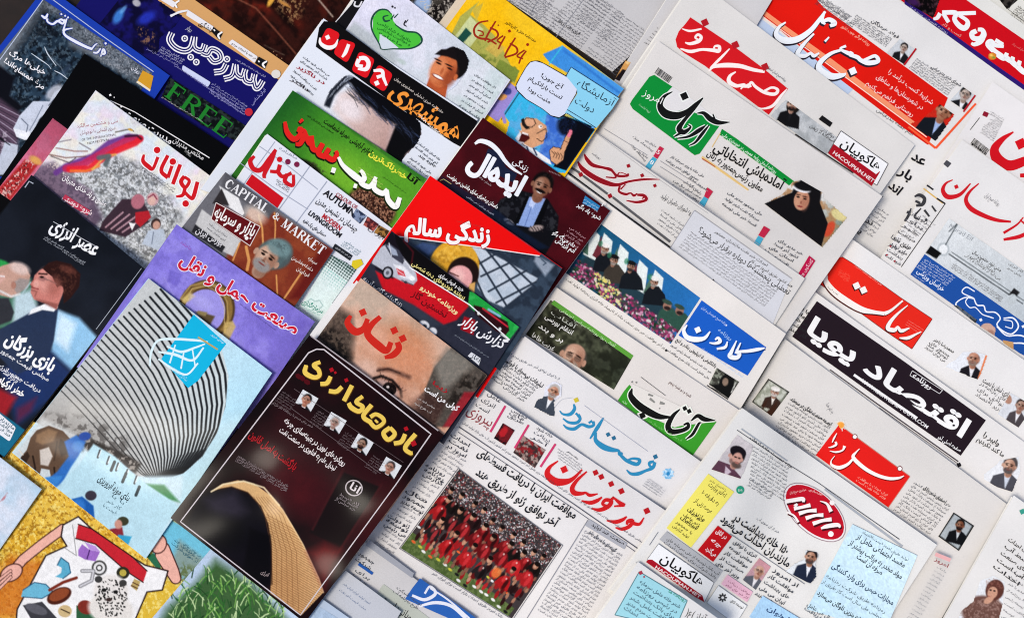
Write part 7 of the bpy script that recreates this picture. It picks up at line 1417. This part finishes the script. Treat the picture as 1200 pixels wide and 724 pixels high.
# ---- gozaresh-e bazar
item('magazine', 'magazine with a white car on a red wedge and black strip, grey blue below', 'magazine', (459, 271), (609, 384), (520, 520), (370, 405), t=3.2, col='2A3240', side='7A4A2A', fan=(-.6, .6), group=MAG)
crop(440, 260, 4.525)
g = Pic('cover_photo', [(86, 48), (765, 560), (360, 1180), (-310, 660)], '2C3442', step=.92)
g.mott(60, '3A4252', .5, 4, .7, 3); g.g((0, 50), (60, 150), '1A1420', .4); g.p([(0, 260), (60, 290), (180, 240), (500, 440), (430, 520), (360, 545), (200, 440), (40, 360)], 'C01420', 10); g.p([(0, 100), (90, 50), (190, 230), (190, 260), (90, 300), (0, 250)], '141018', 14); g.p([(100, 60), (510, 370), (500, 430), (180, 240), (110, 110)], '0C0A0C', 5); g.l([(150, 100), (200, 160), (190, 230)], 9, '4A1018', .8, 6)
g.p([(500, 370), (560, 380), (770, 545), (710, 625), (520, 470), (490, 440)], '1E9A3E', 5); g.mott(20, '3AB85A', .55, 5, .6, 5, mask=g.pm([(500, 370), (770, 545), (710, 625), (490, 440)], 8)); g.l([(520, 350), (600, 405)], 12, 'E8ECE8', .8, 6)
# red car on the green
g.p([(520, 440), (560, 450), (700, 530), (710, 575), (690, 600), (640, 580), (530, 490)], '2A0E14', 5); g.l([(570, 460), (700, 555)], 9, 'C02838'); g.l([(600, 465), (660, 500)], 12, '8AB0D8', .9, 4); g.e(547, 485, 13, 14, 0, '181818'); g.e(547, 485, 8, 9, 0, 'E4E4E4'); g.e(660, 568, 13, 14, 0, '181818'); g.e(660, 568, 8, 9, 0, 'E4E4E4'); g.l([(665, 595), (700, 620)], 6, 'E8F0E8')
# white car
g.p([(0, 150), (55, 120), (80, 130), (150, 190), (215, 270), (222, 310), (200, 335), (150, 320), (90, 290), (30, 250), (-20, 220)], 'B4B8C4', 5); g.p([(50, 125), (72, 112), (125, 150), (155, 200), (145, 225), (85, 185)], '3A3C4A', 4); g.p([(62, 128), (75, 122), (110, 150), (120, 180), (90, 175)], '9AA4B8', 4); g.l([(72, 112), (85, 180)], 4, 'D8DCE4'); g.p([(95, 225), (150, 235), (200, 290), (190, 310), (130, 290)], 'E4E6EC', 8, .9); g.p([(110, 245), (150, 262), (160, 290), (120, 280)], 'C83A44', 5); g.l([(115, 255), (150, 280)], 3, 'F4F4F4')
g.e(65, 270, 30, 34, 10, '141418', .1); g.e(64, 270, 20, 24, 10, 'A8ACB8', .2); g.e(64, 270, 9, 11, 10, '5A5E6A', .3); g.e(195, 300, 16, 12, 20, 'F0F2F4', .3); g.e(160, 320, 10, 7, 20, '2A2A34', .4); g.l([(140, 310), (200, 335)], 5, '3A3C46'); g.l([(150, 200), (200, 260)], 2.5, 'F0F2F4')
g.p([(0, 340), (200, 440), (360, 545), (300, 560), (100, 460)], '333B4A', 20, .7); g.e(260, 545, 28, 20, 30, 'D8DCE4', .3); g.e(305, 580, 22, 20, 30, 'D8DCE4', .3); g.e(262, 552, 12, 10, 30, '3A424E', .4)
g.p([(470, 500), (530, 520), (520, 600), (450, 570)], '9A1420', 6)
g.done()
stk('white_rule', [[(180, 240, 6), (500, 440, 6), (712, 625, 6)]], 'E8E8EC', curve=False)
txt('headline', 'پرونده خودروهای دهه شصتی', (190, 225), (470, 412), 34, 'E8DC8A', .02); txt('headline', 'خرید و فروش سراری', (335, 285), (462, 370), 28, 'F0F0F0', .02); txt('headline', 'ویژه‌نامه خودرو', (235, 352), (432, 490), 36, 'F0E4A8', .02); txt('headline', 'نخستین گاز', (190, 390), (370, 510), 48, '5A0E14', .02)
txt('masthead', 'گزارش بازار', (448, 535), (668, 672), 76, 'ECEEF2', .02, skew=.2); lines('small_print', (420, 600), (600, 720), (420, 600), 1, 10, '9AA2B0'); pan('white_tab', [(508, 690), (560, 724), (548, 760), (490, 710)], 'D8DCE2'); txt('tab_text', 'آغاز', (505, 715), (550, 745), 30, '2A3240', .02)
crop(370, 320, 4.023)
txt('headline', 'زندگینامه گلاب آدینه', (222, 30), (402, 160), 26, 'E8E8EC', .01)

# ---- zanan
item('magazine', 'magazine with a close-up of a woman\'s forehead and eye under red lettering', 'magazine', (423, 326), (571, 440), (428, 628), (330, 455), t=3.4, col='8A6A5C', side='A01C24', fan=(-5, 2.5), sheets=5, page_col='DCDCDC', group=MAG)
crop(370, 320, 4.023)
g = Pic('cover_photo', [(213, 24), (808, 480), (310, 1170), (-180, 560)], 'C49A84', step=.92)
g.g((210, 60), (420, 350), 'B07858', .7); g.p([(210, 20), (420, 160), (560, 300), (620, 350), (560, 420), (420, 330), (200, 170), (110, 160)], 'B8A898', 40, .8); g.mott(60, 'D8B09A', .5, 4, .7, 3); g.e(420, 330, 130, 90, 30, 'C4784E', .9, .7); g.e(430, 420, 120, 100, 30, 'D4906E', .9, .6); g.e(290, 330, 80, 80, 30, 'DCA890', .9, .6); g.e(230, 470, 80, 60, 30, 'D8B4A4', .9, .8)
g.p([(-20, 300), (60, 220), (110, 160), (170, 200), (180, 300), (170, 420), (100, 400)], '3E342E', 40, .95); g.p([(0, 300), (70, 250), (120, 290), (170, 400), (120, 420)], '181412', 30, .9); g.mott(14, '6A5A4E', .55, 7, .6, 6, mask=g.pm([(20, 280), (110, 160), (180, 300), (150, 410)], 24))
g.p([(560, 440), (640, 350), (720, 400), (808, 480), (700, 724), (420, 724), (430, 640), (510, 560)], '4A443E', 10); g.g((600, 420), (500, 620), '5A3A34', .0); g.p([(620, 350), (720, 400), (740, 440), (600, 560), (560, 440)], '7A766E', 34, .9); g.mott(24, '16120F', .5, 6, .8, 4, mask=g.pm([(700, 480), (808, 480), (700, 700), (620, 600)], 30)); g.p([(440, 600), (520, 560), (620, 600), (560, 724), (420, 700)], '3A2420', 26, .8)
# brow and eye
g.l([(300, 455), (350, 455), (400, 475), (440, 490)], 20, '5A3A30', .85, 16); g.l([(290, 460), (340, 450), (395, 470)], 8, '2A1814', .8, 8); g.e(345, 540, 84, 46, 30, '9A6A5C', .9, .6); g.l([(275, 495), (310, 485), (360, 505), (400, 550), (405, 585)], 13, '100808', .95, 8); g.e(340, 545, 58, 30, 38, 'BCA09A', .3, .8); g.e(348, 545, 34, 30, 35, '0E0707', .15); g.e(340, 536, 7, 6, 0, 'D8D0D0', .5); g.l([(285, 505), (320, 560), (365, 590), (400, 590)], 7, '3A201A', .7, 6); g.e(330, 600, 50, 14, 35, 'A87A6A', .9, .7)
for k in range(9): g.l([(300+k*12, 490+k*9), (306+k*15, 470+k*10)], 3, '100808', .7, 2)
g.e(440, 590, 50, 60, 30, 'C89880', .9, .6); g.e(395, 660, 30, 50, 30, 'B88470', .9, .6)
g.mott(10, 'E8C8B4', .6, 4, .12, 8); g.p([(700, 560), (760, 560), (640, 724), (600, 724)], 'A01C28', 12, .8); g.done()
zn = [[(160, 205, 10), (145, 235, 20), (165, 272, 28), (210, 275, 26), (240, 225, 20)], [(195, 190, 14), (180, 205, 14)], [(300, 215, 22), (270, 240, 14), (245, 290, 26), (290, 335, 32), (340, 365, 24)], [(340, 330, 8), (350, 350, 16)], [(375, 335, 18), (390, 350, 24), (370, 390, 24), (330, 395, 12)]]
zn = [[(165, 200, 10), (150, 235, 24), (185, 275, 30), (225, 262, 24), (245, 215, 16)], [(305, 205, 16), (262, 245, 22), (245, 290, 28), (300, 345, 32), (335, 365, 24), (355, 325, 18)], [(385, 325, 20), (392, 355, 24), (365, 385, 24), (325, 398, 10)]]
stk('masthead', zn, 'C4281E', 6); stk('title_dot', [[(222, 185, 24)], [(370, 270, 24)], [(410, 308, 24)]], 'C4281E', 4)
txt('headline', 'کولی من است', (510, 550), (665, 650), 36, 'ECECEC', .03); txt('headline', 'زیبا', (545, 520), (620, 565), 26, 'A01C24', .02); lines('small_print', (480, 590), (560, 640), (462, 612), 2, 15, 'C8C0BC')

# ---- tazeha-ye enerzhi
item('magazine', 'near black magazine with gold lettering, four portraits and a curved wooden bridge', 'magazine', (363, 393), (520, 510), (357, 729), (200, 606), t=4.0, col='150A0B', side='0A0606', group=MAG)
crop(200, 380, 2.1047)
g = Pic('cover_photo', [(343, 26), (674, 272), (331, 735), (0, 477)], '170A0C', step=.76)
g.mott(120, '0A0406', .5, 3, .8, 3); g.p([(270, 190), (360, 250), (560, 380), (500, 470), (420, 560), (250, 420), (200, 300)], '2E0C12', 60, .8); g.e(300, 400, 90, 60, 30, '4A1016', .9, .7); g.e(520, 480, 60, 90, 30, '4A0E12', .9, .6); g.mott(70, '2A0A10', .5, 4, .4, 8)
g.p([(70, 420), (150, 400), (230, 440), (250, 560), (250, 640), (230, 640), (30, 500)], '0C0C14', 20, .9); g.p([(85, 430), (160, 410), (190, 460), (120, 500)], '2E2A38', 30, .8)
g.e(130, 510, 60, 40, 20, '08080C', .7, .9)
# bridge
outer = [(100, 412), (125, 394), (165, 384), (205, 392), (245, 420), (275, 455), (300, 495), (325, 540), (348, 590), (365, 625), (376, 660), (322, 716), (246, 662), (250, 600), (248, 540), (240, 492), (222, 448), (190, 414), (150, 400), (120, 405)]
mk = g.pm(outer, 2); g.mix(mk, 'D0A874'); g.mix(mk*np.clip((g.Y-470)/160, 0, 1), 'C09060', .8); g.mix(mk*np.clip((g.X-300)/70, 0, 1), 'DCB482', .7)
for k in range(46):
    y = 470+k*6; g.mix(mk*np.clip((1.1-np.abs((g.Y-y)+(g.X-240)*(-.55)))/1.2+.5, 0, 1)*(g.X > 236), '7A4E28', .6)
for k in range(6): g.l([(246+k*14, 660+k*9), (250+k*12, 560), (232+k*9, 470), (205+k*6, 425)], 1.6, '7A5030', .6, 1.6)
g.l([(100, 412), (130, 394), (180, 386), (230, 402), (268, 446)], 4, 'E8D8B0', .9, 2.5); g.l([(124, 405), (150, 400), (190, 414), (222, 448), (240, 492), (248, 540), (250, 640)], 2.5, '3A2010', .9, 3); g.l([(246, 421), (276, 456), (326, 541), (366, 626), (377, 660)], 3, 'ECD0A0', .8, 2.5)
g.p([(195, 500), (245, 520), (246, 640), (215, 650), (180, 600)], '07060A', 10, .9)
# dark sign at the right
g.p([(428, 365), (515, 400), (418, 550), (342, 512)], '12090B', 5); g.l([(425, 358), (350, 505)], 5, '3A1216', .9, 5); g.l([(520, 395), (405, 575)], 5, '3A1216', .9, 5); g.p([(380, 540), (420, 555), (380, 650), (340, 560)], '6A1216', 26, .8); g.done()
stk('white_frame', [[(340, 70, 3.2), (360, 61, 3), (378, 62, 3), (642, 270, 3.2), (555, 395, 2.6), (320, 716, 2.6), (24, 486, 2.6), (340, 70, 3)]], 'CFC8CC', curve=False); stk('white_rule', [[(345, 28, 3), (500, 140, 3), (660, 262, 3)]], 'A8A0A4', curve=False)
crop(340, 400, 4.525)
W_ = 22
te = [[(160, 108, 18), (125, 125, 20), (150, 150, 22), (155, 180, 20), (125, 190, 22), (80, 165, 24), (85, 125, 18)], [(215, 185, 20), (195, 220, 22), (160, 225, 20)], [(275, 240, 20), (245, 265, 22), (205, 262, 20)], [(328, 232, 22), (285, 315, 22)], [(385, 290, 18), (350, 320, 20), (385, 345, 20), (365, 370, 22), (325, 350, 24), (310, 325, 20)], [(432, 335, 22), (388, 395, 22), (430, 430, 22)], [(425, 400, 20), (455, 385, 18), (490, 405, 20), (495, 430, 18), (455, 455, 20), (425, 430, 20)], [(450, 415, 10), (465, 430, 10)], [(530, 455, 20), (495, 485, 22), (520, 520, 22), (555, 490, 20), (530, 455, 18)], [(610, 490, 20), (590, 530, 22), (550, 540, 20)], [(665, 490, 22), (610, 560, 22), (635, 590, 20), (650, 590, 16)]]
stk('letter_outline', te, '5A3A10', 5, off=(2, 4)); stk('masthead', te, 'E4C458', 2)
ro = [[(220, 150, 20)], [(240, 165, 12)], [(298, 205, 18)], [(615, 462, 20)], [(655, 540, 26)]]; stk('title_dot', ro, 'A81420')
for x, y in ((64, 195), (90, 215), (45, 185)): ell('red_square', x, y, 20, 14, 35, '4A0A12', 6)
for i, (x, y, hr, bd) in enumerate(((88, 312, '141010', None), (238, 430, 'A8A8A8', None), (382, 545, '141010', '141010'), (530, 668, '3A3030', None))):
    q = [(x-20, y-58), (x+62, y-10), (x+20, y+62), (x-60, y+12)]
    g = Pic('portrait_photo', q, 'D4D8DC'); g.X = (g.px-KO[0])*KO[2]; g.Y = (g.py-KO[1])*KO[2]
    face(g, x, y-2, 25, 26, skin=('B8806A', 'A89088', '9A7A68', 'B08474')[i], hair=hr, beard=bd, suit='101014', glass=(i in (1, 3)), turn=-.1); g.done()
    lines('small_print', (x-130, y-45), (x-50, y+8), (x-175, y+10), 6, 12, '7A6A6E') if i == 0 else lines('small_print', (x-92, y-62), (x-30, y-20), (x-135, y-8), 6, 12, '7A6A6E')
stk('thin_rule', [[(20, 250, 2), (300, 440, 2), (600, 640, 2)], [(0, 350, 2.5), (250, 530, 2.5), (480, 700, 2.5)]], '6A5A5E', curve=False)
txt('headline', 'رویکردهای نوین در بهینه‌سازی چرخه', (-35, 425), (285, 660), 44, 'E4DCDC', .02); txt('headline', 'تبدیل علم به فناوری در صنعت نفت', (-60, 475), (235, 685), 42, 'E4DCDC', .02)
crop(200, 380, 2.1047)
txt('headline', 'بازگشت به اصل قانون', (192, 275), (305, 360), 26, '9A1620', .03); lines('small_print', (165, 325), (290, 402), (160, 335), 3, 9, '8A7A7E'); lines('small_print', (250, 195), (350, 255), (248, 200), 1, 8, '8A7A7E')
ell('emblem_ring', 452, 403, 22, 20, 20, 'B8B0B2'); ell('emblem_inside', 452, 403, 19, 17, 20, '12090B'); txt('emblem_mark', 'انا', (438, 402), (462, 418), 26, 'D8D0D2', .02); lines('small_print', (415, 420), (465, 448), (405, 432), 3, 10, '8A8084'); txt('small_print', 'انرژی', (222, 612), (240, 622), 14, 'B0A0A0')
bpy.data.objects.remove(_ob)
